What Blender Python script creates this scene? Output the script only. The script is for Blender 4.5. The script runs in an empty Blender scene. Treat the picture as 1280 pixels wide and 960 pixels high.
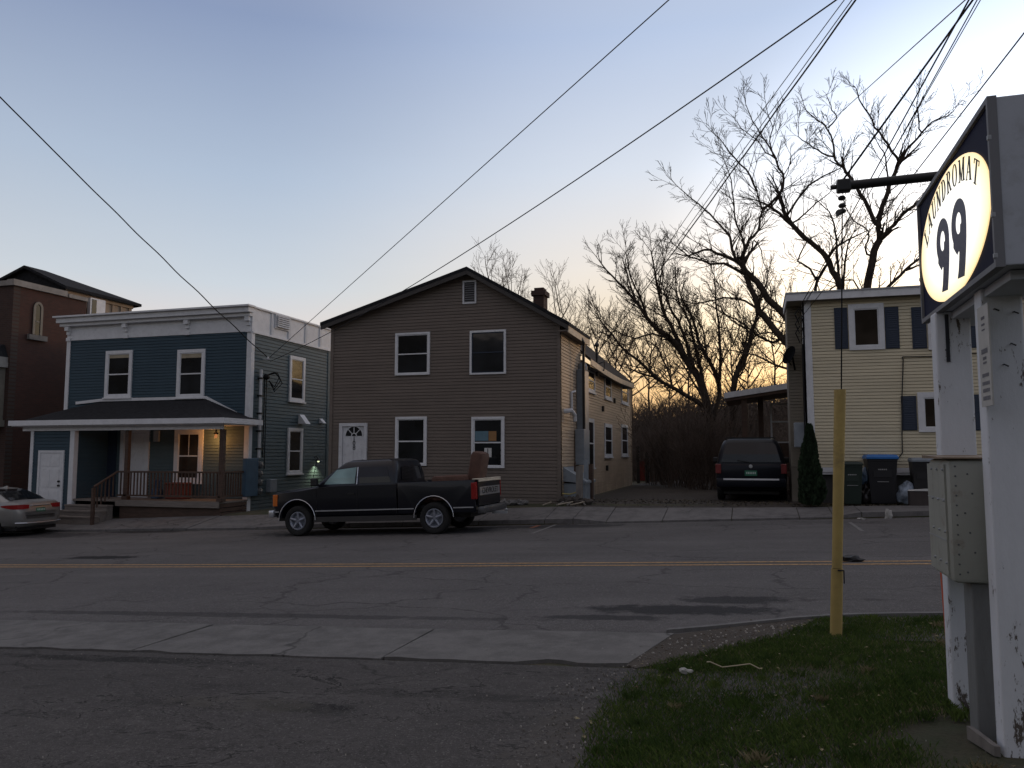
import bpy, bmesh, math, random
from mathutils import Vector, Matrix, noise
from mathutils.geometry import tessellate_polygon
random.seed(7)
R = math.radians
scene = bpy.context.scene
col = scene.collection

# ------------------------------------------------------------------ camera model (used to survey the photograph)
F, PITCH, YAW, EYE = 990.0, R(5), R(16.9), 1.6
def ray(u, v):
    x = (u-640)/F; y = (480-v)/F
    y2 = y*math.cos(PITCH)+math.sin(PITCH); z2 = math.cos(PITCH)-y*math.sin(PITCH)
    return x*math.cos(YAW)-z2*math.sin(YAW), x*math.sin(YAW)+z2*math.cos(YAW), y2
def PY(u, v, Y):
    r = ray(u, v); t = Y/r[1]
    return Vector((r[0]*t, Y, EYE+r[2]*t))
def PX(u, v, X):
    r = ray(u, v); t = X/r[0]
    return Vector((X, r[1]*t, EYE+r[2]*t))
def rect(u0, v0, u1, v1, Y):            # a rectangle on the plane Y: x0, x1, z0, z1
    a = PY(u0, v0, Y); b = PY(u1, v0, Y); c = PY(u0, v1, Y); d = PY(u1, v1, Y)
    return (a.x+c.x)/2, (b.x+d.x)/2, (c.z+d.z)/2, (a.z+b.z)/2
def rectx(u0, v0, u1, v1, X):           # the same on a plane X: y0, y1, z0, z1
    um = (u0+u1)/2
    return PX(u0, v0, X).y, PX(u1, v0, X).y, PX(um, v1, X).z, PX(um, v0, X).z

# ------------------------------------------------------------------ terrain
def gx(x):
    return 0.045*40*math.tanh(x/40.0)
def sst(a, b, x):
    t = max(0.0, min(1.0, (x-a)/(b-a))); return t*t*(3-2*t)
ZH = [(-60, -1.9), (-24, -.68), (-16.6, -.34), (-12, -.1), (-5.3, .2), (0, .25), (5, .36), (12, .5), (60, 1.6)]
def zh(x):
    if x <= ZH[0][0]: return ZH[0][1]
    for (a, p), (b, q) in zip(ZH, ZH[1:]):
        if x <= b: return p+(q-p)*(x-a)/(b-a)
    return ZH[-1][1]
def kerb(x):
    d = sst(-4.6, -3.7, x)*(1-sst(1.6, 2.3, x))
    d = max(d, sst(-23.5, -22, x)*(1-sst(-13.2, -12.2, x))*.8)
    return .12*(1-d)+.025*d
KY = 20.0
def H(x, y):
    if y < KY: return gx(x)+(32.0*sst(20, 85, -y)*(.85+.15*math.sin(x*.05)) if y < -18 else 0)  # unseen bank behind the camera, added to block the low eastern sky
    t = min(1.0, (y-KY)/2.0)
    z = (gx(x)+kerb(x))*(1-t)+zh(x)*t
    z += 5.0*sst(41, 60, y)*(0.85+.15*math.sin(x*.21+1.0))
    return z

# ------------------------------------------------------------------ object helpers
W = {}
def tag(o, label=None, cat=None, group=None, kind=None):
    if label: o['label'] = label
    if cat: o['category'] = cat
    if group: o['group'] = group
    if kind: o['kind'] = kind
    return o
def thing(name, label, cat, loc=(0, 0, 0), rotz=0, group=None, mtx=None):
    o = bpy.data.objects.new(name, None); col.objects.link(o)
    o.empty_display_size = .2
    if mtx is None: mtx = Matrix.Translation(loc) @ Matrix.Rotation(rotz, 4, 'Z')
    o.matrix_world = mtx
    W[o.name] = mtx.copy()
    return tag(o, label, cat, group)

class MB:
    def __init__(self): self.v = []; self.f = []; self.m = []; self.cm = 0
    def face(self, pts):
        i = len(self.v); self.v += [Vector(p) for p in pts]; self.f.append(tuple(range(i, i+len(pts)))); self.m.append(self.cm)
    def raw(self, vs, fs):
        i = len(self.v); self.v += [Vector(p) for p in vs]
        for f in fs: self.f.append(tuple(i+k for k in f)); self.m.append(self.cm)
    def box(self, x0, x1, y0, y1, z0, z1):
        if x1 < x0: x0, x1 = x1, x0
        if y1 < y0: y0, y1 = y1, y0
        if z1 < z0: z0, z1 = z1, z0
        self.raw([(x0,y0,z0),(x1,y0,z0),(x1,y1,z0),(x0,y1,z0),(x0,y0,z1),(x1,y0,z1),(x1,y1,z1),(x0,y1,z1)],
                 [(0,3,2,1),(4,5,6,7),(0,1,5,4),(1,2,6,5),(2,3,7,6),(3,0,4,7)])
    def bbox(self, x0, x1, y0, y1, z0, z1, b=.01):      # box with chamfered edges
        bm = bmesh.new(); bmesh.ops.create_cube(bm, size=1)
        for v in bm.verts: v.co = Vector(((x0+x1)/2+v.co.x*(x1-x0), (y0+y1)/2+v.co.y*(y1-y0), (z0+z1)/2+v.co.z*(z1-z0)))
        bmesh.ops.bevel(bm, geom=bm.edges[:], offset=b, segments=2, affect='EDGES', profile=.5)
        self.addbm(bm)
    def addbm(self, bm, mtx=None):
        bm.verts.index_update()
        self.raw([(mtx @ v.co) if mtx else v.co.copy() for v in bm.verts], [tuple(v.index for v in f.verts) for f in bm.faces]); bm.free()
    def hexa(self, p):                                  # 8 corner points, bottom ring then top ring
        self.raw(p, [(0,3,2,1),(4,5,6,7),(0,1,5,4),(1,2,6,5),(2,3,7,6),(3,0,4,7)])
    def prism(self, poly, fn, a, b):                    # poly in 2D, fn(p, q, t) -> 3D, extruded from t=a to t=b
        n = len(poly)
        A = [fn(p[0], p[1], a) for p in poly]; B = [fn(p[0], p[1], b) for p in poly]
        tr = tessellate_polygon([[Vector((p[0], p[1], 0)) for p in poly]])
        self.raw(A+B, [tuple(t) for t in tr]+[tuple(n+k for k in reversed(t)) for t in tr]+[(i, (i+1) % n, n+(i+1) % n, n+i) for i in range(n)])
    def ring_loft(self, rings, cap0=True, cap1=True):
        n = len(rings[0]); i0 = len(self.v)
        for r in rings: self.v += [Vector(p) for p in r]
        for k in range(len(rings)-1):
            for j in range(n):
                a = i0+k*n+j; b = i0+k*n+(j+1) % n
                self.f.append((a, b, b+n, a+n)); self.m.append(self.cm)
        if cap0: self.f.append(tuple(i0+j for j in reversed(range(n)))); self.m.append(self.cm)
        if cap1: self.f.append(tuple(i0+(len(rings)-1)*n+j for j in range(n))); self.m.append(self.cm)
    def tube(self, pts, rad, n=6, caps=True):
        pts = [Vector(p) for p in pts]
        if not isinstance(rad, (list, tuple)): rad = [rad]*len(pts)
        rings = []; ref = None
        for i, p in enumerate(pts):
            d = (pts[min(i+1, len(pts)-1)]-pts[max(i-1, 0)])
            if d.length < 1e-9: d = Vector((0, 0, 1))
            d.normalize()
            if ref is None: ref = Vector((0, 0, 1)) if abs(d.z) < .9 else Vector((1, 0, 0))
            s = d.cross(ref)
            if s.length < 1e-4: s = d.cross(Vector((1, .3, 0)))
            s.normalize(); t = s.cross(d)
            ref = t
            rings.append([p+(s*math.cos(2*math.pi*k/n)+t*math.sin(2*math.pi*k/n))*rad[i] for k in range(n)])
        self.ring_loft(rings, caps, caps)
    def lathe(self, prof, c, axis=(0, 0, 1), n=24, caps=True):     # prof: (radius, along)
        ax = Vector(axis).normalized(); s = ax.orthogonal().normalized(); t = ax.cross(s); c = Vector(c)
        self.ring_loft([[c+ax*h+(s*math.cos(2*math.pi*k/n)+t*math.sin(2*math.pi*k/n))*max(r, 1e-4) for k in range(n)] for r, h in prof], caps, caps)
    def disc(self, c, axis, r, n=20):
        ax = Vector(axis).normalized(); s = ax.orthogonal().normalized(); t = ax.cross(s); c = Vector(c)
        self.face([c+(s*math.cos(2*math.pi*k/n)+t*math.sin(2*math.pi*k/n))*r for k in range(n)])
    def build(self, name, mat, parent=None, smooth=False, label=None, local=False, fixn=True):
        me = bpy.data.meshes.new(name)
        vs = self.v
        if parent is not None and not local:
            inv = W[parent.name].inverted(); vs = [inv @ p for p in vs]
        me.from_pydata([tuple(p) for p in vs], [], self.f)
        if fixn and len(self.f) < 60000:
            bm = bmesh.new(); bm.from_mesh(me); bmesh.ops.recalc_face_normals(bm, faces=bm.faces); bm.to_mesh(me); bm.free()
        mats = mat if isinstance(mat, (list, tuple)) else [mat]
        for m in mats: me.materials.append(m)
        if len(mats) > 1: me.polygons.foreach_set('material_index', self.m)
        if smooth: me.polygons.foreach_set('use_smooth', [True]*len(me.polygons))
        o = bpy.data.objects.new(name, me); col.objects.link(o)
        if parent is not None:
            o.parent = parent; W[o.name] = W[parent.name]
        else: W[o.name] = Matrix.Identity(4)
        if smooth == 'auto':
            try: me.set_sharp_from_angle(angle=R(38))
            except Exception: pass
        if label: o['label'] = label
        return o
def copy_tree(o, parent=None):
    c = o.copy(); col.objects.link(c)
    if parent is not None: c.parent = parent
    for ch in list(o.children): copy_tree(ch, c)
    return c
def struct(name, mb, mat, **k):
    return tag(mb.build(name, mat, **k), kind='structure')

# ------------------------------------------------------------------ materials
def _lin(c):
    return tuple(c)+(1,) if len(c) == 3 else tuple(c)
class NT:
    def __init__(self, name):
        self.mat = bpy.data.materials.new(name); self.mat.use_nodes = True
        self.n = self.mat.node_tree.nodes; self.l = self.mat.node_tree.links
        self.b = self.n['Principled BSDF']; self.tc = self.n.new('ShaderNodeTexCoord')
    def new(self, t, **kw):
        nd = self.n.new(t)
        for k, v in kw.items(): setattr(nd, k, v)
        return nd
    def noise(self, scale, detail=4, rough=.6, sc=(1, 1, 1), dist=0):
        mp = self.new('ShaderNodeMapping'); mp.inputs['Scale'].default_value = sc
        self.l.new(self.tc.outputs['Object'], mp.inputs[0])
        nd = self.new('ShaderNodeTexNoise'); nd.inputs['Scale'].default_value = scale; nd.inputs['Detail'].default_value = detail
        nd.inputs['Roughness'].default_value = rough; nd.inputs['Distortion'].default_value = dist
        self.l.new(mp.outputs[0], nd.inputs['Vector']); return nd.outputs['Fac']
    def ramp(self, fac, stops, interp='LINEAR'):
        r = self.new('ShaderNodeValToRGB'); r.color_ramp.interpolation = interp
        e = r.color_ramp.elements
        while len(e) < len(stops): e.new(.5)
        for k, (p, c) in zip(e, stops): k.position = p; k.color = _lin(c) if not isinstance(c, (int, float)) else (c, c, c, 1)
        self.l.new(fac, r.inputs[0]); return r.outputs[0]
    def mix(self, fac, a, b, mode='MIX'):
        m = self.new('ShaderNodeMix', data_type='RGBA', blend_type=mode)
        for s, x in ((m.inputs[0], fac), (m.inputs[6], a), (m.inputs[7], b)):
            if isinstance(x, (int, float)): s.default_value = x
            elif isinstance(x, (tuple, list)): s.default_value = _lin(x)
            else: self.l.new(x, s)
        return m.outputs[2]
    def math(self, op, a, b=0.0, clamp=False):
        m = self.new('ShaderNodeMath', operation=op, use_clamp=clamp)
        for s, x in ((m.inputs[0], a), (m.inputs[1], b)):
            if isinstance(x, (int, float)): s.default_value = x
            else: self.l.new(x, s)
        return m.outputs[0]
    def sep(self):
        s = self.new('ShaderNodeSeparateXYZ'); self.l.new(self.tc.outputs['Object'], s.inputs[0]); return s.outputs
    def color(self, c):
        if isinstance(c, (tuple, list)): self.b.inputs['Base Color'].default_value = _lin(c)
        else: self.l.new(c, self.b.inputs['Base Color'])
    def bump(self, h, strength=.3, dist=.02):
        b = self.new('ShaderNodeBump'); b.inputs['Strength'].default_value = strength; b.inputs['Distance'].default_value = dist
        self.l.new(h, b.inputs['Height']); self.l.new(b.outputs[0], self.b.inputs['Normal'])
    def ellipse(self, cx, cy, rx, ry, wob=1.0, ws=4.2, soft=.2):
        s = self.sep(); n = self.noise(ws, 5, .7)
        dx = self.math('MULTIPLY', self.math('SUBTRACT', s[0], cx), 1/rx); dy = self.math('MULTIPLY', self.math('SUBTRACT', s[1], cy), 1/ry)
        d = self.math('SQRT', self.math('ADD', self.math('MULTIPLY', dx, dx), self.math('MULTIPLY', dy, dy)))
        d = self.math('ADD', d, self.math('MULTIPLY', self.math('SUBTRACT', n, .5), wob*2))
        mr = self.new('ShaderNodeMapRange'); mr.inputs[1].default_value = 1-soft; mr.inputs[2].default_value = 1+soft
        mr.inputs[3].default_value = 1; mr.inputs[4].default_value = 0; self.l.new(d, mr.inputs[0]); return mr.outputs[0]
def paint(name, c, rough=.6, var=.18, scale=3.0, dirt=None, metal=0, bump=0, sc=(1, 1, 1), spec=.5, coat=0):
    t = NT(name)
    n = t.noise(scale, 6, .65, sc)
    lo = tuple(x*(1-var) for x in c); hi = tuple(min(1, x*(1+var)) for x in c)
    cc = t.ramp(n, [(.3, lo), (.7, hi)])
    if dirt:
        n2 = t.noise(scale*2.3, 8, .75, sc)
        cc = t.mix(t.ramp(n2, [(.55, 0.0), (.72, dirt[1])]), cc, dirt[0])
    t.color(cc)
    t.b.inputs['Roughness'].default_value = rough; t.b.inputs['Metallic'].default_value = metal
    t.b.inputs['Specular IOR Level'].default_value = spec
    t.b.inputs['Coat Weight'].default_value = coat
    if bump: t.bump(t.noise(scale*14, 5, .7, sc), bump, .01)
    return t.mat
def siding(name, c, grime=(.10, .09, .075), k=1.0):
    t = NT(name); s = t.sep()
    n = t.noise(1.3, 6, .65, (.35, .35, 5)); blot = t.noise(.7, 7, .7); fine = t.noise(24, 3, .7, (.15, .15, 1))
    cc = t.ramp(n, [(.3, tuple(x*.86 for x in c)), (.7, tuple(min(1, x*1.12) for x in c))])
    cc = t.mix(t.ramp(blot, [(.42, 0.0), (.72, .45*k)]), cc, tuple(x*.72 for x in c))
    cc = t.mix(t.ramp(fine, [(.45, 0.0), (.75, .35*k)]), cc, tuple(x*.75 for x in c))
    # butt joints between board lengths: a thin vertical line, offset from course to course
    low = t.new('ShaderNodeMapRange'); low.inputs[1].default_value = 1.5; low.inputs[2].default_value = .1; low.inputs[3].default_value = 0; low.inputs[4].default_value = .55; t.l.new(s[2], low.inputs[0])
    cc = t.mix(t.math('MULTIPLY', low.outputs[0], t.ramp(t.noise(2.2, 7, .75, (1, 1, .5)), [(.38, .1), (.62, 1.0)])), cc, grime)
    t.color(cc); t.b.inputs['Roughness'].default_value = .62; t.b.inputs['Specular IOR Level'].default_value = .3
    t.bump(t.noise(2.5, 4, .6, (.4, .4, 1.5)), .12, .05)
    return t.mat
def glass_dark(name, c=(.008, .009, .011), rough=.06):
    t = NT(name); t.color(t.ramp(t.noise(.55, 3, .6), [(.42, c), (.7, tuple(x*3.2 for x in c))])); t.b.inputs['Roughness'].default_value = rough; t.b.inputs['Specular IOR Level'].default_value = .42
    t.bump(t.noise(1.3, 2, .5), .06, .05)
    return t.mat
def emit(name, c, s):
    t = NT(name); t.color((.02, .02, .02)); t.b.inputs['Emission Color'].default_value = _lin(c); t.b.inputs['Emission Strength'].default_value = s
    return t.mat
M = {}
M['white'] = paint('white_paint', (.70, .71, .73), .55, .08, 4, dirt=((.42, .42, .42), .5))
M['white_old'] = paint('weathered_white_paint', (.62, .63, .65), .65, .12, 3, dirt=((.28, .27, .25), .6))
M['blue'] = siding('blue_siding_paint', (.042, .078, .106))
M['bluegrey'] = siding('grey_blue_siding_paint', (.098, .140, .155))
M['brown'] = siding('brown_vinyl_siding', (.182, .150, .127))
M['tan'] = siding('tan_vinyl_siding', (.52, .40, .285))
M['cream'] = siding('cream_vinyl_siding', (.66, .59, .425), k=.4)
M['cream_shaded'] = paint('shaded_cream_siding', (.52, .47, .35), .55, .1, 1.2)  # darker copy of the cream siding, side wall shade put into its colour
M['navy'] = paint('navy_shutter_paint', (.018, .030, .055), .6, .1, 5)
M['shingle'] = paint('dark_asphalt_shingle', (.020, .021, .024), .95, .45, 9, bump=.6, spec=.2)
M['shingle_brown'] = paint('brown_asphalt_shingle', (.060, .050, .042), .95, .4, 9, bump=.6, spec=.2)
M['glass'] = glass_dark('dark_window_glass')
M['glass2'] = glass_dark('brownish_window_glass', (.022, .017, .014))
M['glass_green'] = glass_dark('tinted_car_glass', (.12, .18, .18), .03)
M['blind'] = paint('pale_blind', (.36, .31, .22), .8)
M['darkwood'] = paint('stained_porch_wood', (.075, .045, .032), .75, .3, 3, bump=.3, sc=(1, 1, 6))
M['greywood'] = paint('weathered_grey_wood', (.17, .155, .14), .8, .3, 3, bump=.4, sc=(4, 4, 1))
M['deck'] = paint('worn_deck_boards', (.19, .165, .145), .8, .25, 3, bump=.3, sc=(1, 8, 8))
M['black'] = paint('black_plastic', (.012, .012, .013), .5, .2, 5)
M['alloy'] = paint('alloy_rim', (.26, .28, .33), .35, .25, 9, metal=.3)
M['rubber'] = paint('tyre_rubber', (.013, .013, .013), .85, .2, 5)
M['chrome'] = paint('chrome', (.62, .64, .68), .30, .05, 5, metal=.75)
M['dullmetal'] = paint('galvanised_metal', (.34, .355, .37), .5, .15, 6, metal=.25)
M['greymetal'] = paint('grey_conduit', (.22, .25, .28), .55, .15, 5)
M['cable'] = paint('black_cable', (.008, .008, .009), .7, .1, 5, spec=.2)
M['cablegrey'] = paint('grey_cable', (.03, .03, .033), .7, .1, 5, spec=.2)
M['redlens'] = paint('red_lamp_lens', (.26, .014, .014), .22, .15, 9)
M['amber'] = paint('amber_lamp_lens', (.6, .16, .03), .25, .1, 9)
M['clearlens'] = paint('clear_lamp_lens', (.55, .57, .6), .15, .1, 9)
M['plate'] = paint('green_plate', (.025, .14, .085), .4, .1, 6)
M['platelight'] = paint('pale_plate_marks', (.45, .55, .5), .4, .1, 6)
M['concrete_found'] = paint('concrete_foundation', (.16, .155, .15), .9, .25, 2.5, bump=.3)
def brick(name, c1, c2, mortar, along='X'):
    t = NT(name)
    s = t.sep(); cb = t.new('ShaderNodeCombineXYZ')
    t.l.new(s[0 if along == 'X' else 1], cb.inputs[0]); t.l.new(s[2], cb.inputs[1])
    b = t.new('ShaderNodeTexBrick'); b.inputs['Scale'].default_value = 1; b.inputs['Brick Width'].default_value = .21; b.inputs['Row Height'].default_value = .075
    b.inputs['Mortar Size'].default_value = .008
    b.inputs['Color1'].default_value = _lin(c1); b.inputs['Color2'].default_value = _lin(c2); b.inputs['Mortar'].default_value = _lin(mortar)
    t.l.new(cb.outputs[0], b.inputs['Vector'])
    n = t.noise(.8, 6, .7)
    t.color(t.mix(t.ramp(n, [(.4, 0.0), (.75, .6)]), b.outputs['Color'], (.035, .022, .018)))
    t.b.inputs['Roughness'].default_value = .9; t.bump(b.outputs['Fac'], -.4, .01)
    return t.mat
M['brick_x'] = brick('red_brick_front', (.070, .034, .026), (.050, .025, .020), (.065, .052, .045), 'X')
M['brick_y'] = brick('red_brick_side', (.082, .030, .022), (.060, .022, .017), (.055, .038, .03), 'Y')

# ------------------------------------------------------------------ siding and windows
def spans(poly, z):
    xs = []
    n = len(poly)
    for i in range(n):
        (a, za), (b, zb) = poly[i], poly[(i+1) % n]
        if (za-z)*(zb-z) <= 0 and abs(za-zb) > 1e-9: xs.append(a+(b-a)*(z-za)/(zb-za))
    return (min(xs), max(xs)) if len(xs) >= 2 else None
def clap(mb, poly, fn, h=.105, lip=.026):       # lapped boards over a convex polygon (a, z); fn(a, z, out) -> 3D
    z0 = min(p[1] for p in poly); z1 = max(p[1] for p in poly); z = z0
    while z < z1-1e-4:
        zt = min(z+h, z1)
        zm = z+(zt-z)*.84
        s0 = spans(poly, z+1e-5); s1 = spans(poly, zt-1e-5); sm = spans(poly, zm)
        if s0 and s1 and sm:
            mb.face([fn(s0[0], z, lip), fn(s0[1], z, lip), fn(sm[1], zm, lip*.72), fn(sm[0], zm, lip*.72)])
            mb.face([fn(s0[0], z, .001), fn(s0[1], z, .001), fn(s0[1], z, lip), fn(s0[0], z, lip)])
            mb.face([fn(sm[0], zm, lip*.72), fn(sm[1], zm, lip*.72), fn(sm[1], zm+.001, .001), fn(sm[0], zm+.001, .001)])
            mb.face([fn(sm[0], zm+.001, .001), fn(sm[1], zm+.001, .001), fn(s1[1], zt, .001), fn(s1[0], zt, .001)])
        z = zt
def fY(Y): return lambda a, z, o: Vector((a, Y-o, z))       # wall facing -Y
def fX(X): return lambda a, z, o: Vector((X+o, a, z))       # wall facing +X
def fXm(X): return lambda a, z, o: Vector((X-o, a, z))      # wall facing -X
def abox(mb, fn, a0, a1, z0, z1, o0, o1):
    p = [fn(a0, z0, o0), fn(a1, z0, o0), fn(a1, z0, o1), fn(a0, z0, o1), fn(a0, z1, o0), fn(a1, z1, o0), fn(a1, z1, o1), fn(a0, z1, o1)]
    mb.hexa(p)
def window(parent, fn, a0, a1, z0, z1, cas=.10, mat='white', glass='glass', rail=.5, sill=True, sash=.045, sashmat=None, blind=0, mull=False, depth=.075):
    """a0..z1: outer edge of the casing"""
    if a1 < a0: a0, a1 = a1, a0
    i0, i1, j0, j1 = a0+cas, a1-cas, z0+cas*.8, z1-cas
    g = MB(); abox(g, fn, i0, i1, j0, j1, .034, .040)
    w = g.build('window', M[glass], parent)
    f = MB()
    abox(f, fn, a0, i0, z0, z1, .006, depth); abox(f, fn, i1, a1, z0, z1, .006, depth)
    abox(f, fn, i0, i1, j1, z1, .006, depth); abox(f, fn, i0, i1, z0, j0, .006, depth)
    f.build('frame', M[mat], w)
    s = MB(); q = .03
    zr = j0+(j1-j0)*rail
    if rail: abox(s, fn, i0, i1, zr-sash*.5, zr+sash*.5, .041, .058)
    abox(s, fn, i0, i0+q, j0, j1, .040, .054); abox(s, fn, i1-q, i1, j0, j1, .040, .054)
    abox(s, fn, i0+q, i1-q, j1-q, j1, .040, .054); abox(s, fn, i0+q, i1-q, j0, j0+q, .040, .054)
    if mull: abox(s, fn, (i0+i1)/2-.012, (i0+i1)/2+.012, zr, j1-q, .041, .050)
    s.build('sash', M[sashmat or mat], w)
    if blind:
        b = MB(); abox(b, fn, i0+q, i1-q, j1-(j1-j0)*blind, j1-q, .0402, .044); b.build('blind', M['blind'], w)
    if sill:
        k = MB(); abox(k, fn, a0-.04, a1+.04, z0-.05, z0, .006, depth+.04); k.build('sill', M[mat], w)
    return w
SKY_AWAY = [(0.0, (243, 212, 192)), (.10, (240, 221, 209)), (.20, (205, 214, 223)), (.32, (178, 194, 215)), (.48, (140, 157, 190)), (.62, (152, 158, 180)), (1.0, (198, 194, 196))]
SKY_SUN = [(0.0, (243, 180, 108)), (.08, (255, 208, 140)), (.15, (255, 230, 188)), (.23, (252, 240, 226)), (.34, (226, 232, 242)), (.48, (190, 206, 233)), (.65, (184, 189, 204)), (1.0, (198, 194, 196))]
EAST = (.90, .80, .72)
GLOW_AZ = 24.0
GLOW = 2.2
NISHITA_K = .03
GRAD_K = 1.0
SUN_E = .5
PORCH_W = 15
WALL_W = 38
SIGN_E = 1.2
# ================================================================== camera, world, light
cam = bpy.data.cameras.new('Camera'); co = bpy.data.objects.new('Camera', cam); col.objects.link(co)
cam.sensor_width = 36; cam.lens = F/1280*36; cam.clip_start = .05; cam.clip_end = 3000
co.location = (0, 0, EYE); co.rotation_euler = (R(90)+PITCH, 0, YAW)
scene.camera = co
SUN_EL, SUN_AZ = 1.2, 24.0           # degrees above the horizon, degrees to the right of +Y
wd = bpy.data.worlds.new('World'); scene.world = wd; wd.use_nodes = True
nt = wd.node_tree; bg = nt.nodes['Background']
sky = nt.nodes.new('ShaderNodeTexSky'); sky.sky_type = 'NISHITA'; sky.sun_disc = False
sky.sun_elevation = R(SUN_EL); sky.sun_rotation = R(SUN_AZ)
sky.air_density = 1.0; sky.dust_density = 1.2; sky.ozone_density = 2.0; sky.altitude = 100
SKY_STRENGTH = .12
# the dusk gradient: rose to blue with height, warmer and brighter towards the set sun
def wn(t, **k):
    nd = nt.nodes.new(t)
    for a, b in k.items(): setattr(nd, a, b)
    return nd
tcw = wn('ShaderNodeTexCoord'); nrm = wn('ShaderNodeVectorMath', operation='NORMALIZE'); nt.links.new(tcw.outputs['Generated'], nrm.inputs[0])
sp = wn('ShaderNodeSeparateXYZ'); nt.links.new(nrm.outputs[0], sp.inputs[0])
def wramp(fac, stops):
    r = wn('ShaderNodeValToRGB'); e = r.color_ramp.elements
    while len(e) < len(stops): e.new(.5)
    for k, (p, c) in zip(e, stops): k.position = p; k.color = tuple(((x/255)/12.92 if x/255 <= .04045 else ((x/255+.055)/1.055)**2.4) for x in c)+(1,)
    nt.links.new(fac, r.inputs[0]); return r.outputs[0]
A_ = wramp(sp.outputs[2], SKY_AWAY)
B_ = wramp(sp.outputs[2], SKY_SUN)
dot = wn('ShaderNodeVectorMath', operation='DOT_PRODUCT')
hv = wn('ShaderNodeCombineXYZ'); nt.links.new(sp.outputs[0], hv.inputs[0]); nt.links.new(sp.outputs[1], hv.inputs[1])
hn = wn('ShaderNodeVectorMath', operation='NORMALIZE'); nt.links.new(hv.outputs[0], hn.inputs[0])
nt.links.new(hn.outputs[0], dot.inputs[0]); dot.inputs[1].default_value = (math.sin(R(GLOW_AZ-4)), math.cos(R(GLOW_AZ-4)), 0)
mr = wn('ShaderNodeMapRange', interpolation_type='SMOOTHSTEP'); mr.inputs[1].default_value = .55; mr.inputs[2].default_value = 1.0; nt.links.new(dot.outputs['Value'], mr.inputs[0])
mx = wn('ShaderNodeMix', data_type='RGBA'); nt.links.new(mr.outputs[0], mx.inputs[0]); nt.links.new(A_, mx.inputs[6]); nt.links.new(B_, mx.inputs[7])
mr2 = wn('ShaderNodeMapRange', interpolation_type='SMOOTHSTEP'); mr2.inputs[1].default_value = -1.0; mr2.inputs[2].default_value = .75
mr2.inputs[3].default_value = 0; mr2.inputs[4].default_value = 1.0; nt.links.new(dot.outputs['Value'], mr2.inputs[0])
ec = wn('ShaderNodeMix', data_type='RGBA'); nt.links.new(mr2.outputs[0], ec.inputs[0]); ec.inputs[6].default_value = EAST+(1,); ec.inputs[7].default_value = (1, 1, 1, 1)
dim0 = wn('ShaderNodeVectorMath', operation='MULTIPLY'); nt.links.new(mx.outputs[2], dim0.inputs[0]); nt.links.new(ec.outputs[2], dim0.inputs[1])
# brighter glow over the set sun, low down
dot2 = wn('ShaderNodeVectorMath', operation='DOT_PRODUCT'); nt.links.new(nrm.outputs[0], dot2.inputs[0]); ga = R(GLOW_AZ); ge = R(2)
dot2.inputs[1].default_value = (math.sin(ga)*math.cos(ge), math.cos(ga)*math.cos(ge), math.sin(ge))
mr3 = wn('ShaderNodeMapRange', interpolation_type='SMOOTHSTEP'); mr3.inputs[1].default_value = .82; mr3.inputs[2].default_value = 1.0; mr3.inputs[3].default_value = 1.0; mr3.inputs[4].default_value = GLOW
nt.links.new(dot2.outputs['Value'], mr3.inputs[0])
dim = wn('ShaderNodeVectorMath', operation='SCALE'); nt.links.new(dim0.outputs[0], dim.inputs[0]); nt.links.new(mr3.outputs[0], dim.inputs['Scale'])
cm = wn('ShaderNodeMapping'); cm.inputs['Scale'].default_value = (1.2, 1.2, 5.5); nt.links.new(nrm.outputs[0], cm.inputs[0])
cn = wn('ShaderNodeTexNoise'); cn.inputs['Scale'].default_value = 1.6; cn.inputs['Detail'].default_value = 5; cn.inputs['Roughness'].default_value = .55; nt.links.new(cm.outputs[0], cn.inputs['Vector'])
cr_ = wn('ShaderNodeMapRange'); cr_.inputs[1].default_value = .3; cr_.inputs[2].default_value = .7; cr_.inputs[3].default_value = .985; cr_.inputs[4].default_value = 1.02; nt.links.new(cn.outputs['Fac'], cr_.inputs[0])
dimc = wn('ShaderNodeVectorMath', operation='SCALE'); nt.links.new(dim.outputs[0], dimc.inputs[0]); nt.links.new(cr_.outputs[0], dimc.inputs['Scale']); dim = dimc
sc_ = wn('ShaderNodeVectorMath', operation='SCALE'); sc_.inputs['Scale'].default_value = NISHITA_K; nt.links.new(sky.outputs[0], sc_.inputs[0])
g2 = wn('ShaderNodeVectorMath', operation='SCALE'); g2.inputs['Scale'].default_value = GRAD_K/SKY_STRENGTH; nt.links.new(dim.outputs[0], g2.inputs[0])
ad = wn('ShaderNodeVectorMath', operation='ADD'); nt.links.new(sc_.outputs[0], ad.inputs[0]); nt.links.new(g2.outputs[0], ad.inputs[1])
nt.links.new(ad.outputs[0], bg.inputs[0]); bg.inputs[1].default_value = SKY_STRENGTH
sl = bpy.data.lights.new('Sun', 'SUN'); sl.energy = SUN_E; sl.angle = R(6); sl.color = (1, .62, .34)
so = bpy.data.objects.new('Sun', sl); col.objects.link(so)
az = R(SUN_AZ); el = R(SUN_EL+1.5)
so.rotation_euler = Vector((math.sin(az)*math.cos(el), math.cos(az)*math.cos(el), math.sin(el))).to_track_quat('Z', 'Y').to_euler()
vs = scene.view_settings; vs.view_transform = 'Standard'; vs.look = 'None'; vs.exposure = 0; vs.gamma = 1; vs.use_curve_mapping = False

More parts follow.
